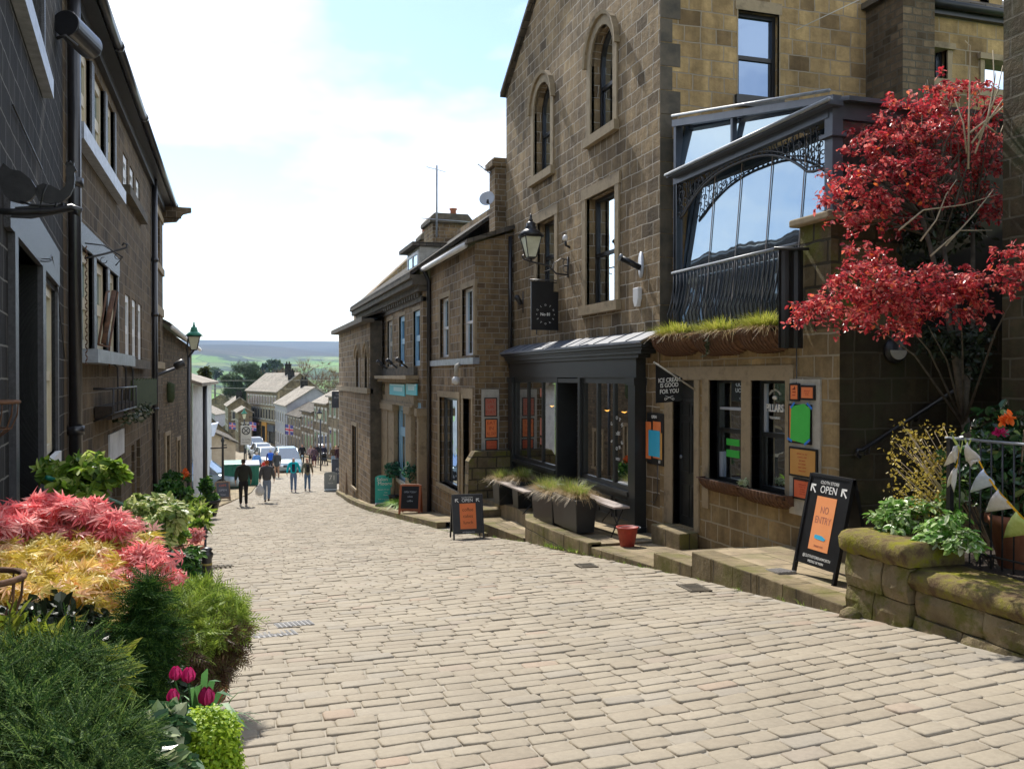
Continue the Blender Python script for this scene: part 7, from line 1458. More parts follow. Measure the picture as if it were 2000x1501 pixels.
M['thuja'] = leafm('thuja', [(0, (.10, .16, .02)), (.5, (.22, .32, .04)), (1, (.38, .46, .08))], trans=.35); M['thujabrown'] = leafm('thujabrown', [(0, (.07, .03, .02)), (.6, (.14, .08, .04)), (1, (.16, .18, .04))], trans=.25)
M['conifer'] = leafm('conifer', [(0, (.01, .035, .008)), (.6, (.03, .08, .015)), (1, (.10, .18, .03))], trans=.3, rough=.7, spec=.15)
M['juniper'] = leafm('juniper', [(0, (.015, .045, .012)), (.6, (.05, .11, .025)), (1, (.20, .29, .07))], trans=.3, rough=.7, spec=.15)
M['box'] = leafm('box', [(0, (.12, .24, .01)), (.4, (.30, .45, .02)), (1, (.50, .62, .06))], trans=.45)
M['yellowleaf'] = leafm('yellowleaf', [(0, (.10, .14, .015)), (.6, (.22, .27, .03)), (1, (.40, .38, .06))], trans=.5)
M['strap'] = leafm('strap', [(0, (.04, .13, .04)), (1, (.12, .28, .08))], trans=.4); M['hollyleaf'] = leafm('hollyleaf', [(0, (.02, .06, .03)), (.5, (.07, .15, .06)), (.8, (.25, .33, .14)), (1, (.6, .62, .4))], trans=.3, rough=.25)
M['pinkflower'] = leafm('pinkflower', [(0, (.62, .20, .20)), (1, (.85, .42, .38))], trans=.4)
bush('leafy_shrub', 'yellow green leafy shrub beneath the cream window', 'yg', [(135, 925, 42, 30, 8.2, 420), (185, 915, 45, 28, 8.0, 420), (215, 925, 28, 26, 7.9, 260), (165, 950, 55, 24, 7.9, 420), (100, 920, 20, 22, 8.3, 160), (160, 985, 60, 30, 7.9, 300)], .095, T_OVAL)
bush('pieris', 'cream and green variegated shrub right of the pink maple', 'varieg', [(300, 990, 50, 24, 7.4, 520), (275, 985, 30, 18, 7.5, 260), (330, 1010, 34, 28, 7.2, 420), (290, 1025, 40, 26, 7.2, 420), (345, 1000, 22, 22, 7.4, 200), (310, 1060, 40, 24, 7.2, 260)], .06, T_OVAL, up=.9)
bush('evergreen_shrub', 'bright mid green bush beside the black bollard', 'midgreen', [(350, 1100, 40, 26, 8.6, 650), (375, 1085, 24, 18, 8.8, 300), (355, 1130, 44, 22, 8.4, 480), (330, 1115, 26, 22, 8.4, 260)], .055, T_OVAL, up=.8)
bush('golden_thuja', 'rounded golden green conifer with browning underside on the kerb side', ['thuja', 'thujabrown'], [(370, 1175, 55, 26, 5.6, 380), (430, 1195, 45, 30, 5.5, 380), (350, 1210, 45, 30, 5.3, 300), (400, 1165, 40, 20, 5.7, 220), (440, 1230, 38, 26, 5.35, 260), (440, 1245, 38, 30, 5.3, 260, 1), (420, 1280, 36, 30, 5.3, 260, 1), (380, 1250, 50, 34, 5.2, 280), (350, 1290, 36, 40, 5.1, 200, 1), (400, 1310, 40, 24, 5.1, 160, 1)], .13, T_FROND, up=.5, droop=.3, potr=.17)
bush('columnar_conifer', 'dark green feathery upright conifer in front of the golden thuja', 'conifer', [(285, 1180, 28, 40, 3.9, 260), (275, 1240, 40, 55, 3.85, 420), (270, 1320, 45, 60, 3.8, 460), (280, 1390, 46, 50, 3.8, 360), (310, 1260, 28, 60, 3.9, 260), (250, 1400, 40, 50, 3.7, 260), (285, 1450, 50, 50, 3.7, 240), (290, 1145, 12, 18, 3.9, 60)], .11, T_FINE, cat='conifer', up=.9, spread=.5, potr=.16)
bush('juniper', 'grey green feathery juniper filling the lower left corner', 'juniper', [(60, 1330, 85, 34, 2.75, 520), (140, 1285, 60, 24, 2.9, 380), (20, 1395, 70, 34, 2.6, 420), (165, 1330, 50, 20, 2.8, 260), (120, 1400, 60, 24, 2.65, 300), (190, 1430, 60, 22, 2.55, 400), (90, 1460, 90, 30, 2.4, 520), (-50, 1330, 80, 70, 2.7, 200), (225, 1465, 40, 22, 2.5, 240), (10, 1290, 60, 22, 2.9, 220), (60, 1540, 160, 60, 2.3, 420), (200, 1520, 80, 40, 2.3, 260)], .13, T_PLUME, cat='shrub', up=.7, spread=.9, droop=.5)
bush('box_ball', 'clipped lime green box bush at the bottom of the left garden', 'box', [(404, 1450, 70, 66, 2.95, 6200), (395, 1415, 46, 36, 2.95, 2600), (425, 1430, 44, 40, 2.95, 2000), (404, 1510, 74, 60, 2.9, 3600), (440, 1480, 34, 50, 2.9, 1400)], .016, T_OVAL, up=.9, spread=.5, potr=.14)
bush('holly', 'glossy dark and cream leaved plant between the juniper and the box bush', 'hollyleaf', [(290, 1440, 45, 30, 2.75, 260), (250, 1480, 50, 30, 2.6, 260), (320, 1410, 28, 24, 2.85, 140), (300, 1510, 60, 34, 2.6, 220)], .07, T_OVAL, up=1.0)
bush('yellow_hosta', 'broad yellow green leaves low on the left edge', 'yellowleaf', [(30, 1235, 55, 26, 3.5, 110), (70, 1255, 36, 20, 3.4, 70), (-10, 1260, 50, 30, 3.4, 90), (200, 1340, 24, 40, 3.0, 50), (225, 1290, 18, 24, 3.1, 30)], .085, T_LONG, up=.8, stem=False)
# tulips
TU = thing('tulips', 'magenta tulips with arching strap leaves over the box bush', 'plant', (-.2, 3.4, -1.7)); b = MB(); root = pc_(375, 1500, 3.35)
for (u, v), (u2, v2) in (((380, 1400), (395, 1335)), ((395, 1380), (405, 1305)), ((400, 1400), (440, 1420)), ((410, 1390), (470, 1410)), ((405, 1395), (455, 1360)), ((385, 1390), (360, 1350)), ((415, 1400), (482, 1420)), ((400, 1380), (430, 1330)), ((410, 1400), (450, 1440))):
    a, e = pc_(u, v, 3.3), pc_(u2, v2, 3.2); P = [root, a, a.lerp(e, .5)+V(0, 0, .05), e]; vs = []
    for i, p in enumerate(P): w = (.008, .013, .011, .002)[i]; vs += [p+V(-w, 0, 0), p+V(w, w*.3, 0)]
    b.add(vs, [(2*i, 2*i+1, 2*i+3, 2*i+2) for i in range(3)], 0, True)
for u, v in ((368, 1322), (403, 1362), (338, 1360), (342, 1318)): p = pc_(u, v, 3.25); b.tube([root, root.lerp(p, .5)+V(.01, 0, 0), p-V(0, 0, .02)], .004, 5)
blades(b, pc_(398, 1420, 3.3), 30, .20, .006, .07, .05, lean=.55, droop=.8)
b.build('leaves', 'strap', TU, uv=False)
for u, v, s_ in ((368, 1322, 1.), (403, 1364, 1.2), (338, 1362, .9), (343, 1318, .9)):
    p = pc_(u, v, 3.25); s_ *= .78; b = MB(); r = .024*s_
    for kx in range(6):
        a = kx*math.pi/3; d_ = V(math.cos(a), math.sin(a), 0); t_ = V(-d_.y, d_.x, 0); q = []
        for z, rr, w in ((-.022, .3, .3), (-.008, .9, .8), (.012, 1.0, .9), (.032, .75, .55), (.043, .6, .1)): q += [p+d_*r*rr-t_*r*w+V(0, 0, z*s_), p+d_*r*rr+t_*r*w+V(0, 0, z*s_)]
        b.add(q, [(2*i, 2*i+1, 2*i+3, 2*i+2) for i in range(4)], 0, True)
    b.build('tulip_flower', 'tulip', TU, uv=False)
# pink flower box on the railing
PB2 = thing('flower_box', 'pinkish trough of pale pink flowers behind the spear railing', 'planter', tuple(pc_(365, 1085, 10.2))); p0, p1 = pc_(331, 1085, 10.2), pc_(398, 1062, 10.2)
b = MB(); b.box(p0.x, p1.x, 10.05, 10.4, p0.z, p1.z); b.build('box', 'terracotta', PB2); b = MB(); clump(b, 380, 1045, 22, 14, 10.2, 160, .05, T_OVAL, 0); clump(b, 355, 1050, 22, 12, 10.2, 120, .05, T_OVAL, 1); b.build('flowers', ['pinkflower', 'yg'], PB2, uv=False)
# bushes further down the left kerb
bush('dark_bush', 'dark rounded bush in a tub below the whitewashed house', 'midgreen', [(407, 945, 16, 16, 29, 240), (408, 965, 18, 20, 29, 300), (406, 985, 15, 14, 29, 160)], .16, T_OVAL, potr=.34, potm='black')
bush('spiky_plant', 'spiky green plants at the foot of the street lamp', 'yg', [(385, 985, 16, 22, 22, 150), (375, 1005, 18, 20, 20, 160), (392, 1010, 14, 24, 17, 160)], .20, T_LONG, up=.9)
bush('hanging_plants', 'mixed green pots under the rubble house wall', 'midgreen', [(335, 935, 18, 14, 24, 180), (345, 950, 22, 14, 22, 200), (310, 955, 20, 14, 18, 180), (360, 965, 16, 16, 22, 160), (320, 985, 24, 18, 14, 220)], .13, T_OVAL)
bush('flower_basket', 'small basket of red and yellow flowers on the rubble wall', ['orangeflower', 'midgreen'], [(360, 925, 10, 9, 30, 60), (362, 930, 12, 9, 30, 80, 1)], .12, T_OVAL, stem=False)
bush('kerb_shrub', 'loose yellow green shrub trailing over the left kerb', 'yg', [(340, 1040, 24, 16, 9.4, 140), (385, 1025, 16, 12, 11, 100), (395, 1000, 12, 12, 14, 80)], .08, T_OVAL)
for u, v, Y in ((300, 1180, 6.5), (250, 1060, 6.5), (330, 1130, 7.2)):
    pass
b = MB()
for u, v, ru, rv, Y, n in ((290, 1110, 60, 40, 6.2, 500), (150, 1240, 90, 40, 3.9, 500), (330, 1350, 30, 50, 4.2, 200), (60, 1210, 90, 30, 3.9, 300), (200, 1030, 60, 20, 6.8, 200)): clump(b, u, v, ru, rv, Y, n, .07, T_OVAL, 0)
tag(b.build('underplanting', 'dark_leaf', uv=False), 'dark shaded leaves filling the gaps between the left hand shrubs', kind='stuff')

# weeds and moss tufts along the foot of the kerbs
b = MB(); random.seed(77)
for i in range(90):
    y = random.uniform(6.2, 26); x = kerbx(y)-random.uniform(.0, .04); blades(b, (x, y, zr(y)-.005), random.randint(6, 16), random.uniform(.03, .09), .003, .03, .05, lean=.8, droop=.5, seg=2)
for i in range(14): y = random.gauss(13.2, .35); blades(b, (kerbx(y)-.03, y, zr(y)), 18, .12, .004, .04, .08, lean=.7, droop=.5, seg=3)
tag(b.build('weeds', 'yg', uv=False), 'small weeds and grass tufts along the foot of the right kerb', kind='stuff')

# ================================================================ THE VILLAGE BELOW
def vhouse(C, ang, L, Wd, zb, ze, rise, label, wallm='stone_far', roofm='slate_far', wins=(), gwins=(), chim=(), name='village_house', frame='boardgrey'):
    """C: nearest corner; the front runs from C along ang, the gable end runs to the right of C"""
    C = V(C[0], C[1], 0); d = V(math.cos(ang), math.sin(ang), 0); g = V(d.y, -d.x, 0); T = thing(name, label, 'house', (C.x, C.y, zb))
    ff = Fr(C, d, -g); fg = Fr(C, g, -d); b = MB(); wall(ff, [(0, zb), (L, zb), (L, ze), (0, ze)], b=b); wall(fg, [(0, zb), (Wd, zb), (Wd, ze), (Wd/2, ze+rise), (0, ze)], b=b)
    q = C+d*L; fb = Fr(q, g, d); wall(fb, [(0, zb), (Wd, zb), (Wd, ze), (Wd/2, ze+rise), (0, ze)], b=b); wall(Fr(C+g*Wd, d, g), [(0, zb), (L, zb), (L, ze), (0, ze)], b=b); b.build('wall', wallm, T)
    b = MB(); ov = .25; sl = rise/(Wd/2)
    for s0, s1 in ((-ov, Wd/2), (Wd+ov, Wd/2)):
        z0 = ze-sl*ov+.03; P = [C+g*s0-d*ov+V(0, 0, z0), C+g*s0+d*(L+ov)+V(0, 0, z0), C+g*s1+d*(L+ov)+V(0, 0, ze+rise+.03), C+g*s1-d*ov+V(0, 0, ze+rise+.03)]; b.prism(P if s0 > 0 else P[::-1], (0, 0, .12))
    b.build('roof', roofm, T)
    for F_, ws in ((ff, wins), (fg, gwins)):
        for (a0, a1, z0, z1) in ws:
            b = MB(); ring(F_, b, rect(a0, a1, z0, z1), rect(a0+.08, a1-.08, z0+.08, z1-.08), .0, .04); F_.box(b, a0-.12, a1+.12, z1, z1+.16, 0, .05); F_.box(b, a0-.12, a1+.12, z0-.12, z0, 0, .08); w = b.build('window', frame, T); p = MB(); F_.poly(p, rect(a0+.04, a1-.04, z0+.04, z1-.04), .008, .02); p.build('pane', 'glass_far', w)
    for (a, s, h) in chim:
        c = C+d*a+g*s; zc = ze+rise*(1-abs(s-Wd/2)/(Wd/2))-.2; b = MB(); b.box(c.x-.45, c.x+.45, c.y-.35, c.y+.35, zc, zc+h); b.box(c.x-.52, c.x+.52, c.y-.42, c.y+.42, zc+h, zc+h+.12)
        for k in (-1, 1): b.lathe((c.x+.2*k, c.y, zc+h+.12), [(.12, 0), (.1, .35)], 8)
        b.build('chimney', 'stone_dark', T)
    return T, ff, fg
# big three storey inn
aI = math.atan2(.974, -.227); zb_ = -10.6
def zI(v, Y=130): return (735-v)/1720*Y*.985
wn_ = []
for z0, z1, n in ((zI(790.5), zI(774), 11), (zI(820), zI(799), 11)):
    for i in range(n): wn_.append((.8+i*1.53, .8+i*1.53+.95, z0, z1))
T, ff, fg = vhouse((5.75, 130), aI, 18, 6.4, zb_, zI(764), 2.6, 'tall three storey stone inn with long pale roof at the foot of the hill', wins=wn_, chim=((.9, 2.2, 1.3), (5.5, 3.1, 1.6)))
b = MB(); ff.box(b, -.05, 18, zI(796), zI(794), 0, .15); ff.box(b, -.05, 18, zI(826), zI(823), 0, .25); fg.box(b, 0, .3, zb_, zI(764), 0, .03); b.build('string_course', 'ashlar', T)
b = MB(); ff.box(b, 5.6, 8.4, zI(866), zI(826), .05, .12); ff.box(b, 5.6, 6.1, zI(866), zI(826), .12, .2); w_ = b.build('shop_window', 'amber', T); b = MB(); ff.box(b, 6.3, 8.1, zI(864), zI(834), .12, .15); b.build('pane', 'glass_dark', w_)
b = MB(); ff.box(b, 1.2, 4.4, zI(842), zI(830), .05, .35); b.build('shop_sign', 'slateblue', T); b = MB(); ff.box(b, 1.2, 4.4, zI(866), zI(843), .04, .1); b.build('shop_front', 'glass_mid', T)
b = MB(); ff.box(b, 10, 16, zI(834), zI(829), .05, .2); b.build('shop_sign', 'faded', T)
U = math.pi/2
def rows(L, n, z0, z1, w=.8): return [(L*(i+.5)/n-w/2, L*(i+.5)/n+w/2, z0, z1) for i in range(n)]
M['render'] = noisy('render', (.28, .28, .30), (.38, .38, .40), 1.5, .9, .01)
vhouse((5.75, 107), R(94), 12, 6.6, -9.6, -3.45, 2.1, 'house with a plain grey rendered gable below the big inn', wallm='render', wins=rows(12, 5, -5.6, -4.4)+rows(12, 5, -8.4, -7.0), chim=((9, 3.3, 1.1),))
xr_ = lambda y: 9.0-.1033*(y-75)
vhouse((xr_(97), 97), R(95.9), 9, 5.0, -9.2, -4.4, 1.3, 'low cottage with stone slate roof beside the grey rendered gable', roofm='slate', wins=rows(9, 5, -5.6, -4.7)+rows(9, 5, -8.2, -6.7))
vhouse((xr_(90), 90), R(95.9), 6.9, 5.0, -8.9, -3.6, 1.2, 'narrow stone cottage between the low cottage and the taller row', roofm='slate', wins=rows(6.9, 4, -5.2, -4.2)+rows(6.9, 4, -7.9, -6.0), chim=((1, 2.5, .8),))
vhouse((xr_(83), 83), R(95.9), 6.9, 6, -8.5, -2.55, 1.6, 'stone house with doors onto the street behind the push chair', roofm='slate_far', wins=rows(6.9, 4, -4.3, -3.1)+rows(6.9, 4, -7.6, -5.4, 1.0), chim=((6, 3, .9),))
vhouse((xr_(75), 75), R(95.9), 7.9, 6, -8.0, -1.8, 1.3, 'stone house right of the push chair under the inn sign', roofm='slate_far', wins=rows(7.9, 4, -3.6, -2.4)+rows(7.9, 4, -7.0, -4.8, 1.0))
vhouse((xr_(64), 64), R(95.9), 10.8, 6, -7.6, -1.2, 1.2, 'stone house half hidden behind the arched house', roofm='slate_far', wins=rows(10.8, 5, -3.0, -1.8)+rows(10.8, 5, -6.4, -4.2, 1.0))
# left of the road
vhouse((-1.05, 138), R(93), 10, 3.3, -11.6, -4.4, 1.2, 'gabled house with pale roof left of the big inn', wins=rows(10, 4, -6.4, -5)+rows(10, 4, -9.2, -7.4), gwins=((.5, 1.2, -6.4, -5.2), (1.9, 2.6, -6.4, -5.2)), chim=((1, 1.6, 1),))
vhouse((.35, 118), R(93), 8, 1.7, -10.6, -4.6, .5, 'smaller house with pale roof in front of the gabled house', wins=rows(8, 3, -7, -5.8), gwins=((.4, .8, -7.2, -6), (1.0, 1.4, -7.2, -6)))
vhouse((-5.2, 88), R(95), 14, 4.6, -9.5, -5.5, 2.1, 'brown stone house with broad roof behind the whitewashed house', roofm='slate', wallm='stone_far', gwins=((.8, 1.7, -7.6, -6.2), (2.8, 3.7, -7.6, -6.2)))
M['tanrender'] = noisy('tanrender', (.34, .28, .21), (.46, .39, .30), 3, .95, .02)
vhouse((-2.9, 60), R(95), 9, 2.9, -7.4, -4.35, .7, 'low tan rendered outbuilding behind the waste bins', wallm='tanrender', roofm='slate')
for i, (x, y, w, z, r_, lab) in enumerate(((-16, 210, 12, -8.5, 3, 'pale roofed house far down the valley, leftmost'), (-9, 250, 11, -8, 3.2, 'small far house with pale gable below the green fields'), (-4, 205, 8, -12, 2.5, 'small far house below the dark pine'))):
    vhouse((x, y), R(75), 9, w, -22, z, r_, lab, wallm='render' if i == 0 else 'stone_far', gwins=((2, 4, z-3, z-1.2), (6, 8, z-3, z-1.2)))
b = MB(); b.box(-.1, 1.1, 62, 62.4, -7.2, -5.7); tag(b.build('yard_wall', 'stone_rubble'), 'dark stone yard wall behind the bins', 'wall')
b = MB(); p0 = onY(398, 832, 52); b.prism([p0, p0+V(.75, 0, .15), p0+V(.55, 0, -.55), p0+V(-.05, 0, -.75)], (0, 1.6, 0)); tag(b.build('awning', 'clothblue'), 'pale blue awning at the end of the whitewashed house', 'awning')

# ---- trees in the valley
def bare_tree(x, y, h, w, label, mm='twigfar', seed=1, group=None, dens=1.0):
    random.seed(seed); zb = landz(x, y)-.3; T = thing('bare_tree', label, 'tree', (x, y, zb), group=group); b = MB(); tips = []
    def br(p, d, L, r, lv):
        e = p+d*L; b.tube([p, p.lerp(e, .5)+V(random.uniform(-1, 1), random.uniform(-1, 1), 0)*L*.05, e], [r, r*.8, r*.55], 5 if lv < 2 else 4, cap=False)
        if lv >= 4: tips.append((e, d)); return
        for i in range(random.choice((2, 3, 3)) if lv else 5):
            a = random.uniform(0, 6.28); s_ = random.uniform(.35, .8); nd = (d+V(math.cos(a)*s_, math.sin(a)*s_, random.uniform(-.1, .35))).normalized(); br(e if i < 2 else p.lerp(e, random.uniform(.55, .95)), nd, L*random.uniform(.6, .78), r*.55, lv+1)
    br(V(x, y, zb), V(0, 0, 1), h*.30, w*.022, 0); b.build('trunk', 'bark', T)
    tw = MB(); vs = []; fs = []
    for e, d in tips:
        for i in range(int(13*dens)):
            q = e+(d+V(random.gauss(0, .55), random.gauss(0, .55), random.gauss(0, .4))).normalized()*h*random.uniform(.03, .09); s_ = V(random.uniform(-1, 1), random.uniform(-1, 1), random.uniform(-1, 1)).normalized()*h*.0016; k_ = len(vs); vs += [e-s_, e+s_, q]; fs.append((k_, k_+1, k_+2))
    tw.add(vs, fs); tw.build('crown', mm, T, uv=False); return T
M['twigfar'] = leafm('twigfar', [(0, (.10, .06, .035)), (.7, (.19, .12, .07)), (1, (.22, .14, .07))], trans=.1)
for i, (u, Y, h, w, lab) in enumerate(((560, 190, 19, 12, 'bare tree behind the roof ridge of the inn, leftmost of the row'), (590, 178, 21, 13, 'tallest bare tree above the inn chimneys'), (622, 185, 18, 12, 'bare tree right of the tallest one'), (650, 172, 15, 11, 'bare tree with brownish twigs above the row of houses'), (672, 165, 15, 10, 'bare tree rightmost beside the arched house'), (606, 215, 21, 14, 'bare tree at the back of the row'))):
    x = onY(u, 735, Y).x; T = bare_tree(x, Y, h, w, lab, seed=i+4, group='bare trees beyond the inn')
    zc = landz(x, Y); top = onY(u, (682, 672, 685, 697, 694, 690)[i], Y).z; s_ = (top-zc)/(h*.93); T['_s'] = s_
    for ch_ in children(T):
        me = ch_.data; a = np.empty(len(me.vertices)*3); me.vertices.foreach_get('co', a); a = a.reshape(-1, 3); a[:, 2] = zc+(a[:, 2]-zc)*s_; a[:, 0] = x+(a[:, 0]-x)*min(1, s_*1.05); me.vertices.foreach_set('co', a.ravel())
    del T['_s']
M['pine'] = leafm('pine', [(0, (.02, .04, .018)), (.7, (.04, .07, .028)), (1, (.08, .12, .045))], trans=.2)
x = onY(470, 735, 160).x; T = thing('pine_tree', 'dark broad pine standing left of the big inn', 'tree', (x, 160, -14)); b = MB(); b.tube([(x, 160, -14), (x+.2, 160, -6), (x, 160, 0)], [.5, .35, .15], 8); b.build('trunk', 'bark', T)
b = MB(); P = []
for u, v, ru, rv in ((478, 722, 30, 15), (455, 740, 22, 14), (495, 742, 20, 12), (465, 760, 30, 14), (450, 765, 15, 12), (488, 765, 22, 14), (470, 785, 20, 16), (505, 735, 10, 8), (440, 742, 8, 8), (475, 800, 14, 14)): clump(b, u, v, ru, rv, 160, int(ru*rv*1.7), .75, T_FROND, 0, clumps=9, spread=1)
b.build('crown', 'pine', T, uv=False)
b = MB(); clump(b, 399, 735, 5.5, 20, 75, 400, .5, T_OVAL, 0, clumps=8, up=.9); M['cyp'] = leafm('cyp', [(0, (.03, .04, .012)), (1, (.09, .10, .03))]); tag(b.build('cypress', 'cyp', uv=False), 'narrow brownish cypress behind the whitewashed house roof', 'tree')
for i, (u, v, Y, r_) in enumerate(((520, 722, 420, 9), (536, 715, 430, 11), (545, 725, 400, 8), (420, 728, 500, 10), (508, 728, 440, 7))):
    b = MB(); c = pc_(u, v, Y); zg_ = landz(c.x, Y); b.tube([(c.x, Y, zg_-1), c], .5, 5); T = thing('field_tree', 'distant hazy tree in the green fields', 'tree', (c.x, Y, zg_), group='distant trees in the fields'); b.build('trunk', 'bark', T); b = MB(); clump(b, u, v, r_, r_*.9, Y, 160, 2.6, T_OVAL, 0); b.build('crown', 'pine', T, uv=False)

# ---- flags, road sign, posts
def flag(u, v, Y, w, h, label, sg=-1):
    p = pc_(u, v, Y); T = thing('flag', label, 'flag', tuple(p), group='flags down the street'); b = MB(); b.tube([p+V(0, 0, -1.1), p+V(.0, 0, .1)], .025, 5); b.build('pole', 'iron', T)
    for nm, mm, rects in (('cloth', 'flagblue', ((0, 1, 0, 1, 0),)), ('white_cross', 'white', ((.40, .60, 0, 1, 1), (0, 1, .34, .66, 1))), ('red_cross', 'flagred', ((.45, .55, 0, 1, 2), (0, 1, .42, .58, 2)))):
        b = MB()
        for a0, a1, c0, c1, k_ in rects:
            n = 6; vs = []
            for i in range(n+1): t = a0+(a1-a0)*i/n; x = sg*w*t; y = -.004*k_-.05*math.sin(t*5); dz = -.18*w*t; vs += [p+V(x, y, -h*(1-c0)+dz), p+V(x, y, -h*(1-c1)+dz)]
            b.add(vs, [(2*i, 2*i+2, 2*i+3, 2*i+1) for i in range(n)])
        b.build(nm, mm, T)
M['flagblue'] = mat('flagblue', (.10, .10, .32), .8); M['flagred'] = mat('flagred', (.62, .03, .08), .8)
flag(557, 828, 92, .8, 1.0, 'union flag hanging in front of the inn, nearest of the three', 1); flag(487, 823, 110, .8, 1.0, 'small union flag beside the road sign', 1); flag(447, 824, 100, .7, .7, 'small union flag at the left above the outbuilding roof', 1)
Yr = 66; p0, p1 = pc_(470, 831, Yr), pc_(491, 868, Yr); RS = thing('road_sign', 'grey road sign with crossed circle above the waste bins', 'road sign', ((p0.x+p1.x)/2, Yr, zr(Yr))); b = MB(); b.box(p0.x, p1.x, Yr-.03, Yr+.03, p1.z, p0.z); b.build('plate', 'boardgrey', RS)
cm = (p0+p1)/2; r_ = (p1.x-p0.x)*.36; zc = p0.z-r_*1.35; b = MB(); b.tube([V(cm.x+r_*math.cos(t), Yr-.05, zc+r_*math.sin(t)) for t in np.linspace(0, 6.284, 24)], r_*.12, 5)
for s_ in (-1, 1): b.tube([V(cm.x-r_*.7, Yr-.05, zc-s_*r_*.7), V(cm.x+r_*.7, Yr-.05, zc+s_*r_*.7)], r_*.10, 5)
b.build('symbol', 'iron', RS); b = MB(); b.tube([(cm.x, Yr, zr(Yr)), (cm.x, Yr, p1.z)], .04, 6); b.build('post', 'iron', RS); textmesh('No loading', .13, (cm.x, Yr-.035, p0.z-(p0.z-p1.z)*.72), (1, 0, 0), (0, 0, 1), 'iron', RS); textmesh('8am-6pm', .13, (cm.x, Yr-.035, p0.z-(p0.z-p1.z)*.86), (1, 0, 0), (0, 0, 1), 'iron', RS)
lantern(pc_(477, 818, 88), 1.25, 'far green topped street lantern in front of the gabled house', topm='greencopper'); p = pc_(477, 818, 88); b = MB(); b.tube([(p.x, 88, zr(88)), p], .06, 6); b.build('pole', 'iron', [o for o in bpy.data.objects if o.name.startswith('street_lantern')][-1])
lantern(pc_(624, 818, 66), 1.0, 'far street lantern above the push chair'); p = pc_(626, 818, 66); lo = [o for o in bpy.data.objects if o.name.startswith('street_lantern')][-1]; b = MB(); b.tube([(p.x, 66, zr(66)), p], .055, 6); b.build('pole', 'iron', lo)
Yp = 44; p = pc_(435, 852, Yp); b = MB(); b.lathe((p.x, Yp, zr(Yp)), [(.08, 0), (.06, 1.2), (.05, p.z-zr(Yp)-.3), (.09, p.z-zr(Yp)-.2), (.02, p.z-zr(Yp))], 8); b.tube([(p.x-.55, Yp, p.z-.55), (p.x+.2, Yp, p.z-.52)], .035, 5); b.tube([(p.x, Yp, p.z-.4), (p.x+.18, Yp, p.z-.4)], .03, 5); tag(b.build('iron_post', 'iron'), 'old black cast iron post with side arm beside the waste bins', 'post')

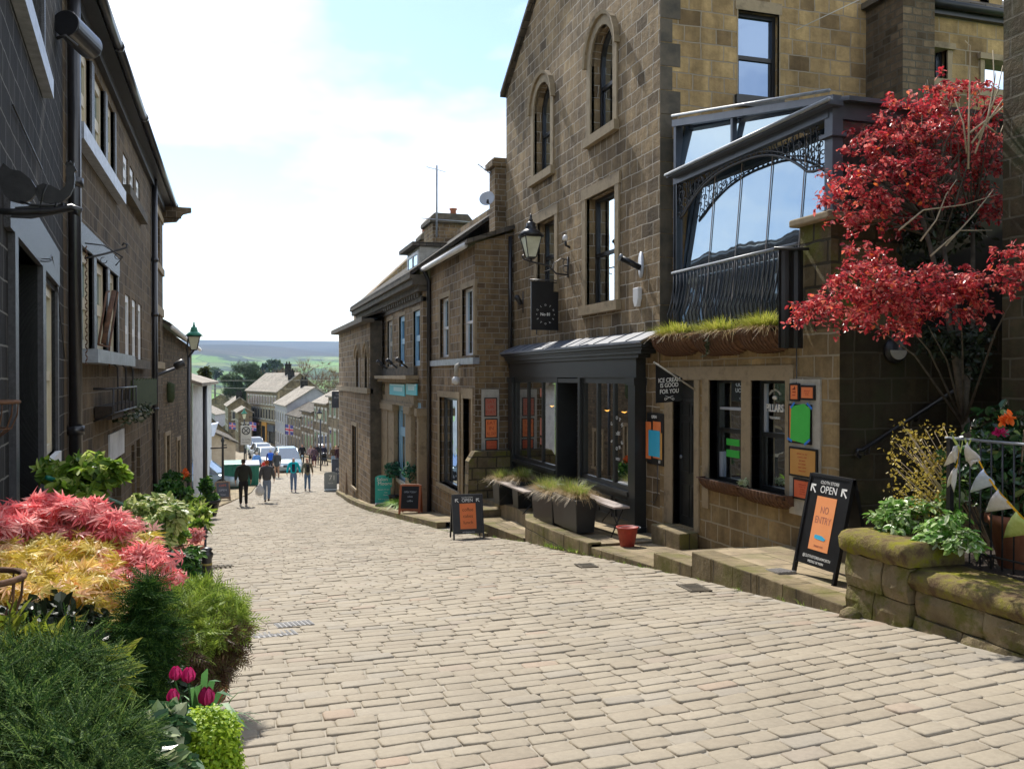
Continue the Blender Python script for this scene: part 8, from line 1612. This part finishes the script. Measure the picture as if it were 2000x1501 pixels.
# ---- cars
M['carsilver'] = noisy('carsilver', (.30, .38, .42), (.36, .44, .48), 1, .25, .0001, spec=.8, metal=.3); M['carwhite'] = noisy('carwhite', (.40, .42, .44), (.50, .52, .54), 1, .25, .0001, spec=.8); M['carred'] = noisy('carred', (.45, .03, .02), (.5, .05, .03), 1, .25, .0001, spec=.8); M['cardark'] = noisy('cardark', (.03, .035, .05), (.05, .055, .07), 1, .2, .0001, spec=.8)
M['headlamp'] = mat('headlamp', (.7, .72, .75), .1); M['tail'] = mat('tail', (.5, .01, .01), .2); M['tyre'] = mat('tyre', (.015, .015, .015), .8)
def car(p, rz, label, m, h=1.5, w=1.8, L=4.3, suv=False, group='cars parked at the foot of the street'):
    T = thing('parked_car', label, 'car', tuple(p), group=group, rz=rz, local=True); hl = L/2; belt = h*.60; cl = .20 if not suv else .26
    st = [(-hl, .80, .30, .62), (-hl+.08, .90, .22, .72), (-hl+.5, .96, cl, belt-.14), (-hl+1.15, .99, cl, belt-.02), (0, 1., cl, belt), (hl-.9, .99, cl, belt+.02), (hl-.25, .94, .24, belt), (hl, .84, .34, belt-.16)]
    b = MB(); vs = []
    for y, k_, z0, z1 in st:
        hw = w/2*k_
        for x, z in ((-hw*.9, z0), (-hw, z0+.14), (-hw, (z0+z1)/2), (-hw*.97, z1-.06), (-hw*.88, z1), (hw*.88, z1), (hw*.97, z1-.06), (hw, (z0+z1)/2), (hw, z0+.14), (hw*.9, z0)): vs.append((x, y, z))
    n = 10; F_ = [(i*n+(j+1) % n, i*n+j, (i+1)*n+j, (i+1)*n+(j+1) % n) for i in range(len(st)-1) for j in range(n)]+[tuple(range(n)), tuple((len(st)-1)*n+j for j in range(n-1, -1, -1))]
    b.add(vs, F_, 0, True)
    gh_ = [(-hl+1.05, belt-.03, .86), (-hl+1.75, h-.03, .70), (hl-1.0, h, .70), (hl-.25, belt-.0, .84)]
    vs = []
    for y, z, k_ in gh_: vs += [(-w/2*k_, y, z), (w/2*k_, y, z)]
    b.add([(-w/2*.70, -hl+1.75, h-.03), (w/2*.70, -hl+1.75, h-.03), (w/2*.70, hl-1., h), (-w/2*.70, hl-1., h), (-w/2*.66, -hl+1.8, h+.02), (w/2*.66, -hl+1.8, h+.02), (w/2*.66, hl-1.1, h+.04), (-w/2*.66, hl-1.1, h+.04)], [(0, 1, 5, 4), (1, 2, 6, 5), (2, 3, 7, 6), (3, 0, 4, 7), (4, 5, 6, 7)])
    for s_ in (-1, 1):
        for (ya, za_, ka), (yc, zc, kc) in zip(gh_, gh_[1:]):
            if abs(ya-yc) < 1.2: b.tube([(s_*w/2*ka*1.0, ya, za_), (s_*w/2*kc*1.0, yc, zc)], .035, 5)
        b.tube([(s_*w/2*.93, .1, belt), (s_*w/2*.70, .05, h-.01)], .03, 5)
    b.build('body', m, T)
    g_ = MB(); A = [V(-w/2*.86, -hl+1.05, belt-.03), V(w/2*.86, -hl+1.05, belt-.03), V(w/2*.70, -hl+1.75, h-.03), V(-w/2*.70, -hl+1.75, h-.03)]; g_.add(A, [(0, 1, 2, 3)]); g_.build('windscreen', 'glass_mid', T)
    g_ = MB(); g_.add([(-w/2*.70, hl-1., h), (w/2*.70, hl-1., h), (w/2*.84, hl-.25, belt), (-w/2*.84, hl-.25, belt)], [(0, 1, 2, 3)]); g_.build('rear_window', 'glass_mid', T)
    for s_ in (-1, 1):
        g_ = MB(); q = [(s_*w/2*.90, -hl+1.1, belt-.02), (s_*w/2*.90, hl-.35, belt), (s_*w/2*.70, hl-1.02, h-.01), (s_*w/2*.70, -hl+1.75, h-.04)]; g_.add(q if s_ > 0 else q[::-1], [(0, 1, 2, 3)]); g_.build('side_window', 'glass_mid', T)
        b = MB(); b.lathe((s_*(w/2+.09), -hl+1.5, belt+.08), [(.01, -.07), (.09, -.03), (.09, .03), (.01, .06)], 8, axis=(0, 1, 0)); b.build('door_mirror', m, T)
        b = MB(); b.lathe((s_*w/2*.66, -hl+.05, .60), [(.0, -.03), (.14, 0), (.12, .04), (.0, .06)], 10, axis=(0, -1, .3), sx=1.2, sy=.7); b.build('headlight', 'headlamp', T)
        b = MB(); b.box(s_*w/2*.72-.1, s_*w/2*.72+.1, hl-.06, hl+.01, .65, .85); b.build('tail_light', 'tail', T)
        for y in (-hl+.85, hl-.8):
            r_ = .33 if not suv else .37; b = MB(); b.lathe((s_*w/2*.97-.1, y, r_), [(r_*.6, 0), (r_*.95, .01), (r_, .05), (r_, .15), (r_*.95, .19), (r_*.6, .2)], 20, axis=(1, 0, 0)); wh = b.build('wheel', 'tyre', T); b = MB(); b.lathe((s_*w/2*.97-.105, y, r_), [(r_*.1, 0), (r_*.6, .01), (r_*.6, .2), (r_*.1, .21)], 10, axis=(1, 0, 0)); b.build('rim', 'plastic_grey', wh)
    b = MB(); b.box(-w*.28, w*.28, -hl-.01, -hl+.05, .50, .62); b.build('grille', 'black', T); b = MB(); b.box(-.26, .26, -hl-.025, -hl+.0, .36, .47); b.build('number_plate', 'white', T)
    return T
pcar = road(560.5, 912); car((onY(560.5, 900, 67).x, 67, zr(67)+.02), R(4), 'silver blue family car facing up the hill, nearest of the parked cars', 'carsilver', h=1.72, w=1.85, suv=True)
car((onY(527, 880, 76).x-.2, 76, zr(76)+.02), R(10), 'white car parked behind the silver blue one', 'carwhite', h=1.5); car((onY(512, 868, 88).x, 88, zr(88)+.02), R(10), 'white hatchback farther back beyond the pedestrians', 'carwhite', h=1.55)
car((onY(499, 860, 104).x, 104, zr(104)+.02), R(8), 'small white van shaped car farthest down the street', 'carwhite', h=1.9, w=1.85)
car((-1.75, 50, zr(50)+.02), R(75), 'silver and dark car nosing out behind the dark bush on the left', 'carsilver', h=1.5, group=None)

# ---- people
M['skin'] = mat('skin', (.50, .27, .19), .55)
CLO = {}
def cloth(c):
    if c not in CLO: m_ = noisy('cloth_%d' % len(CLO), tuple(x*.8 for x in c), tuple(min(1, x*1.15) for x in c), 6, .9, .004, coord='ob'); CLO[c] = m_
    return CLO[c]
def skinned(name, nodes, edges, m_, parent, root=0, sub=2):
    me = bpy.data.meshes.new(name); me.from_pydata([n[0] for n in nodes], edges, []); o = bpy.data.objects.new(name, me); COL.objects.link(o)
    sk = o.modifiers.new('skin', 'SKIN'); sk.use_smooth_shade = True
    for i, n in enumerate(nodes): r_ = n[1]; me.skin_vertices[0].data[i].radius = r_ if isinstance(r_, tuple) else (r_, r_); me.skin_vertices[0].data[i].use_root = (i == root)
    sb = o.modifiers.new('sub', 'SUBSURF'); sb.levels = sub; sb.render_levels = sub; dg = bpy.context.evaluated_depsgraph_get(); dg.update()
    me2 = bpy.data.meshes.new_from_object(o.evaluated_get(dg)); o.modifiers.clear(); o.data = me2; bpy.data.meshes.remove(me); me2.name = name; me2.materials.clear(); me2.materials.append(m_)
    if parent is not None: setpar(o, parent)
    return o
def person(p, h, rz, label, top, legs, hair, shoes=(.03, .03, .03), stride=.22, armsw=.2, coat=0., skirt=None, hairlen=0, bag=None, pack=None, wide=1., bald=False, lift=0, group=None, armout=.0, inner=None, jw=1.):
    T = thing('person', label, 'person', tuple(p), group=group, rz=rz, local=True); s_ = h/1.75
    def q(x, y, z): return (x*s_, y*s_, z*s_)
    an = {}; kn = {}
    for sd in (-1, 1):
        y = -stride*sd; kn[sd] = q(.09*sd, y*.62-.05*(sd < 0), .50); an[sd] = q(.09*sd, y+(.12*lift if sd < 0 else 0), .085+(.12*lift if sd < 0 else 0))
    el = {}; wr = {}
    for sd in (-1, 1): el[sd] = q((.25+armout)*sd*wide, armsw*sd*.4+.03, 1.16); wr[sd] = q((.27+armout*1.5)*sd*wide, armsw*sd*.9-.06, .92)
    nd = [(q(0, 0, .95), (.12*s_, .09*s_)), (q(0, 0, 1.12), (.115*s_, .085*s_)), (q(0, .01, 1.32), (.14*s_, .095*s_)), (q(0, .01, 1.45), (.085*s_, .07*s_)), (q(0, 0, 1.52), .052*s_), (q(0, -.01, 1.60), (.075*s_, .088*s_)), (q(0, -.005, 1.69), (.074*s_, .092*s_)), (q(0, -.10, 1.615), .012*s_)]
    ed = [(0, 1), (1, 2), (2, 3), (3, 4), (4, 5), (5, 6), (5, 7)]
    for sd in (-1, 1):
        k_ = len(nd); nd += [(q(.17*sd*wide, .01, 1.42), .055*s_), (el[sd], .038*s_), (wr[sd], .026*s_), (tuple(Vector(wr[sd])+Vector(q(0, -.01, -.07))), (.036*s_, .018*s_))]; ed += [(3, k_), (k_, k_+1), (k_+1, k_+2), (k_+2, k_+3)]
        k_ = len(nd); nd += [(q(.09*sd, 0, .86), .085*s_), (kn[sd], .056*s_), (an[sd], .036*s_), (tuple(Vector(an[sd])+Vector(q(0, -.13, -.05))), (.035*s_, .022*s_))]; ed += [(0, k_), (k_, k_+1), (k_+1, k_+2), (k_+2, k_+3)]
    body = skinned('body', nd, ed, M['skin'], T)
    fm = MB()
    for sd in (-1, 1):      # fingers and thumb
        w0 = Vector(wr[sd])+Vector(q(0, -.01, -.08))
        for i, (oy, L_) in enumerate(((-.028, .065), (-.010, .078), (.008, .072), (.025, .058))): a = w0+Vector(q(0, oy, 0)); fm.tube([a, a+Vector(q(-.008*sd, -.008, -L_*.55)), a+Vector(q(-.02*sd, -.004, -L_))], [.010*s_, .009*s_, .006*s_], 5)
        a = w0+Vector(q(0, -.03, .03)); fm.tube([a, a+Vector(q(-.01*sd, -.025, -.03)), a+Vector(q(-.012*sd, -.03, -.055))], [.011*s_, .010*s_, .007*s_], 5)
    for sd in (-1, 1): fm.lathe(q(.078*sd, 0, 1.615), [(.0, -.03*s_), (.016*s_, 0), (.0, .03*s_)], 6)
    base = len(body.data.vertices); bm = bmesh.new(); bm.from_mesh(body.data); vv = [bm.verts.new(v_) for v_ in fm.v]
    for f_ in fm.f:
        try: bm.faces.new([vv[i] for i in f_]).smooth = True
        except ValueError: pass
    bm.to_mesh(body.data); bm.free()
    b = MB()
    for sd in (-1, 1): b.lathe(q(.030*sd, -.086, 1.635), [(.0, -.006*s_), (.010*s_, 0), (.0, .006*s_)], 6)
    b.box(-.024*s_, .024*s_, -.096*s_, -.086*s_, 1.565*s_, 1.573*s_, 0); b.build('face', cloth((.14, .06, .05)), body, uv=False)
    # trousers, jacket, shoes, hair
    tr = [(q(0, 0, 1.04), (.135*s_, .105*s_)), (q(0, 0, .90), (.14*s_, .11*s_))]; te = [(0, 1)]
    for sd in (-1, 1): k_ = len(tr); tr += [(q(.09*sd, 0, .80), .098*s_), (kn[sd], .070*s_), (tuple(Vector(an[sd])+Vector(q(0, 0, -.01))), .056*s_)]; te += [(1, k_), (k_, k_+1), (k_+1, k_+2)]
    if skirt is None: skinned('trousers', tr, te, cloth(legs), T)
    else: b = MB(); b.lathe((0, 0, 0), [(.24*s_, .52*s_), (.19*s_, .8*s_), (.13*s_, 1.0*s_)], 14, sy=.75); b.build('skirt', cloth(skirt), T, uv=False)
    zb2 = .86-coat; jr = [(q(0, 0, zb2), (.165*s_*wide*jw, .13*s_*jw)), (q(0, 0, 1.12), (.165*s_*wide*jw, .125*s_*jw)), (q(0, .01, 1.32), (.19*s_*wide*jw, .13*s_*jw)), (q(0, .01, 1.45), (.11*s_, .085*s_)), (q(0, .0, 1.51), (.065*s_, .062*s_))]; je = [(0, 1), (1, 2), (2, 3), (3, 4)]
    for sd in (-1, 1): k_ = len(jr); jr += [(q(.18*sd*wide, .01, 1.41), .078*s_*jw), (el[sd], .062*s_*jw), (tuple(Vector(wr[sd])+Vector(q(0, .005, .03))), .045*s_)]; je += [(3, k_), (k_, k_+1), (k_+1, k_+2)]
    skinned('jacket', jr, je, cloth(top), T)
    if inner: b = MB(); b.obox(q(0, -.118, 1.20), (.075*s_, 0, 0), (0, .022*s_, 0), (0, 0, .20*s_)); b.build('shirt_front', cloth(inner), T, bevel=.02, uv=False)
    for sd in (-1, 1):
        a = Vector(an[sd]); skinned('shoe', [(tuple(a+Vector(q(0, .04, -.035))), (.048*s_, .042*s_)), (tuple(a+Vector(q(0, -.06, -.045))), (.048*s_, .036*s_)), (tuple(a+Vector(q(0, -.16, -.055))), (.042*s_, .026*s_))], [(0, 1), (1, 2)], cloth(shoes), T)
    if not bald:
        hn = [(q(0, .02, 1.72), (.086*s_, .092*s_)), (q(0, .045, 1.66), (.084*s_, .070*s_)), (q(0, .06, 1.60-hairlen*.5), (.072*s_, .05*s_)), (q(0, .07, 1.57-hairlen), (.06*s_, .035*s_))]; skinned('hair', hn, [(0, 1), (1, 2), (2, 3)], cloth(hair), T)
    else: hn = [(q(0, .06, 1.67), (.076*s_, .04*s_)), (q(0, .065, 1.61), (.07*s_, .035*s_))]; skinned('hair', hn, [(0, 1)], cloth(hair), T)
    return T, wr, s_
def put(u, Y): return V(onY(u, 800, Y).x, Y, zr(Y)+.012)
pA_ = R(180)
person(put(475, 35.6), 1.86, pA_+R(4), 'man in dark green jacket and black trousers walking away down the left of the street', (.025, .028, .02), (.012, .012, .014), (.05, .035, .025), shoes=(.5, .5, .5), stride=.10, armsw=.06, armout=.0, wide=1.02, jw=1.15)
T2, wr2, s2 = person(put(521, 37.0), 1.76, pA_-R(6), 'person with ginger hair in grey jumper and pale jeans striding away', (.09, .09, .095), (.22, .28, .38), (.42, .10, .03), shoes=(.07, .035, .02), stride=.26, armsw=.12, lift=1, armout=.0, jw=1.18)
person(put(573, 44.8), 1.74, R(-4), 'man in bright turquoise jacket and jeans walking up towards us', (.0, .50, .58), (.12, .19, .32), (.4, .36, .33), shoes=(.4, .4, .42), stride=.12, armsw=.05, armout=.03, bald=True, inner=(.02, .025, .06))
person(put(600, 45.2), 1.66, R(6), 'woman with red brown hair in open olive coat walking up beside the turquoise jacket', (.17, .14, .09), (.10, .16, .26), (.38, .14, .06), stride=.10, armsw=.08, armout=.01, inner=(.015, .012, .01), hairlen=.10, coat=.08)
person(put(501, 60.5), 1.72, pA_, 'pedestrian in pale blue coat beside the waste bins', (.12, .28, .62), (.03, .03, .035), (.5, .46, .4), stride=.08, coat=.2, jw=1.1)
T6, _, s6 = person(put(528, 63.5), 1.78, pA_, 'pedestrian with bright blue rucksack in front of the silver blue car', (.03, .05, .20), (.03, .03, .04), (.5, .48, .42), stride=.08)
person(put(540.5, 59.5), 1.76, pA_+R(8), 'pedestrian in long dark grey coat in front of the silver blue car', (.045, .05, .055), (.30, .18, .12), (.55, .5, .42), stride=.12, coat=.18, jw=1.15)
person(put(516, 62), 1.1, pA_, 'child in a red top between the blue coat and the rucksack', (.65, .05, .04), (.05, .05, .08), (.4, .2, .1), stride=.08)
person(put(497, 90), 1.7, 0, 'distant pedestrian in a red jacket beyond the parked cars', (.5, .02, .05), (.03, .03, .05), (.1, .07, .05), stride=.06)
person(put(590, 76), 1.78, R(2), 'pedestrian all in black left of the group by the push chair', (.015, .015, .02), (.015, .015, .02), (.12, .09, .07), stride=.10)
person(put(607, 74), 1.72, pA_, 'long haired woman in dusty pink top in the group by the push chair', (.34, .22, .22), (.02, .02, .025), (.35, .22, .12), stride=.06, hairlen=.18)
person(put(613.5, 72), 1.66, pA_-R(10), 'woman in short dark skirt with bare legs in the group', (.10, .06, .08), (.1, .1, .1), (.06, .04, .03), stride=.10, skirt=(.05, .02, .04))
person(put(619, 76), 1.74, pA_, 'pedestrian in black top behind the woman in the skirt', (.02, .02, .03), (.10, .10, .11), (.3, .22, .16), stride=.06)
person(put(632, 75.3), 1.70, 0, 'fair haired parent pushing the push chair up the hill', (.03, .03, .06), (.03, .03, .04), (.6, .5, .36), stride=.10, armsw=0)
person(put(651, 70), 1.72, pA_, 'long haired woman in brown top and pale blue jeans by the right pavement', (.10, .065, .035), (.26, .38, .50), (.24, .17, .08), stride=.08, hairlen=.16)
person(put(661, 69), 1.76, pA_, 'pedestrian in dark maroon coat next to the woman in pale jeans', (.04, .012, .018), (.05, .06, .10), (.05, .03, .02), stride=.08, coat=.1, jw=1.1)
person(put(656, 72), 1.70, 0, 'fair haired pedestrian half hidden behind the dark maroon coat', (.30, .16, .11), (.05, .05, .06), (.5, .3, .16), stride=.05)
# what they carry
w = Vector(wr2[1]); Rm = Matrix.Rotation(pA_-R(6), 3, 'Z'); hp = T2.location+Rm @ w
hpx = put(503, 36.8); b = MB(); b.lathe(hp+V(0, 0, -.62), [(.05, 0), (.14, .05), (.17, .18), (.13, .33), (.05, .43), (.02, .52)], 12, sx=1.1, sy=.7); b.tube([hp+V(0, 0, -.12), hp+V(.03, 0, -.06), hp+V(0, 0, -.02)], .008, 5)
tag(b.build('carrier_bag', 'white'), 'white carrier bag in the hand of the person in the grey jumper', 'bag')
pk = T6.location; b = MB(); b.obox(pk+V(0, -.24, 1.25), (.17, 0, 0), (0, .10, 0), (0, 0, .25)); tag(b.build('rucksack', cloth((.02, .12, .60)), bevel=.05), 'bright blue rucksack on the back of a pedestrian', 'rucksack')
pc2 = put(633, 73.6); PCH = thing('push_chair', 'black push chair in the middle of the right hand walkers', 'push chair', tuple(pc2)); x, y, z = pc2
for dx_, dy_ in ((-.25, -.3), (.25, -.3), (-.27, .35), (.27, .35)): b = MB(); b.lathe((x+dx_-.02, y+dy_, z+.13), [(.13, 0), (.13, .04)], 12, axis=(1, 0, 0)); b.build('wheel', 'tyre', PCH)
b = MB()
for s_ in (-1, 1): b.tube([(x+.26*s_, y-.3, z+.13), (x+.22*s_, y+.1, z+.55), (x+.22*s_, y+.5, z+1.05)], .018, 5); b.tube([(x+.26*s_, y+.35, z+.13), (x+.22*s_, y, z+.6)], .018, 5)
b.tube([(x-.22, y+.5, z+1.05), (x+.22, y+.5, z+1.05)], .02, 5); b.build('frame', 'iron', PCH)
b = MB(); b.prism([(x-.2, y-.2, z+.42), (x-.2, y+.2, z+.4), (x-.2, y+.36, z+.85), (x-.2, y+.25, z+.9), (x-.2, y+.1, z+.5), (x-.2, y-.2, z+.5)], (.4, 0, 0)); b.build('seat', 'black', PCH)
b = MB(); b.lathe((x, y+.18, z+.78), [(.22, 0), (.24, .1), (.18, .22), (.02, .28)], 12); b.build('hood', 'black', PCH)
# overhead wires across the street
b = MB(); a = onX(1682, 0, 7.0); 
b.tube([onY(1682, -2, 9.5), onY(1556, 58, 9.5)], .008, 4); tag(b.build('overhead_wire', 'boardgrey'), 'pale wire end against the yellow side wall', 'wire')
b = MB()
for v0, v1, Y in ((743, 742, 84), (757, 760, 80)): b.tube([onY(395, v0, Y), onY(700, v1, Y)], .02, 4)
tag(b.build('overhead_wire', 'boardgrey'), 'thin wires strung across the far end of the street', 'wire')
# the valley air
m = bpy.data.materials.new('haze'); m.use_nodes = True; t = m.node_tree; t.nodes.clear(); o_ = t.nodes.new('ShaderNodeOutputMaterial'); pv = t.nodes.new('ShaderNodeVolumePrincipled'); pv.inputs['Color'].default_value = (.50, .70, 1., 1); pv.inputs['Density'].default_value = .00009; pv.inputs['Anisotropy'].default_value = .2; t.links.new(pv.outputs[0], o_.inputs['Volume']); M['haze'] = m
b = MB(); b.box(-6500, 6500, -80, 8100, -80, 270); tag(b.build('haze', m, uv=False), 'thin blue haze filling the valley', kind='stuff')
for o in bpy.data.objects:
    if '_w' in o: del o['_w']
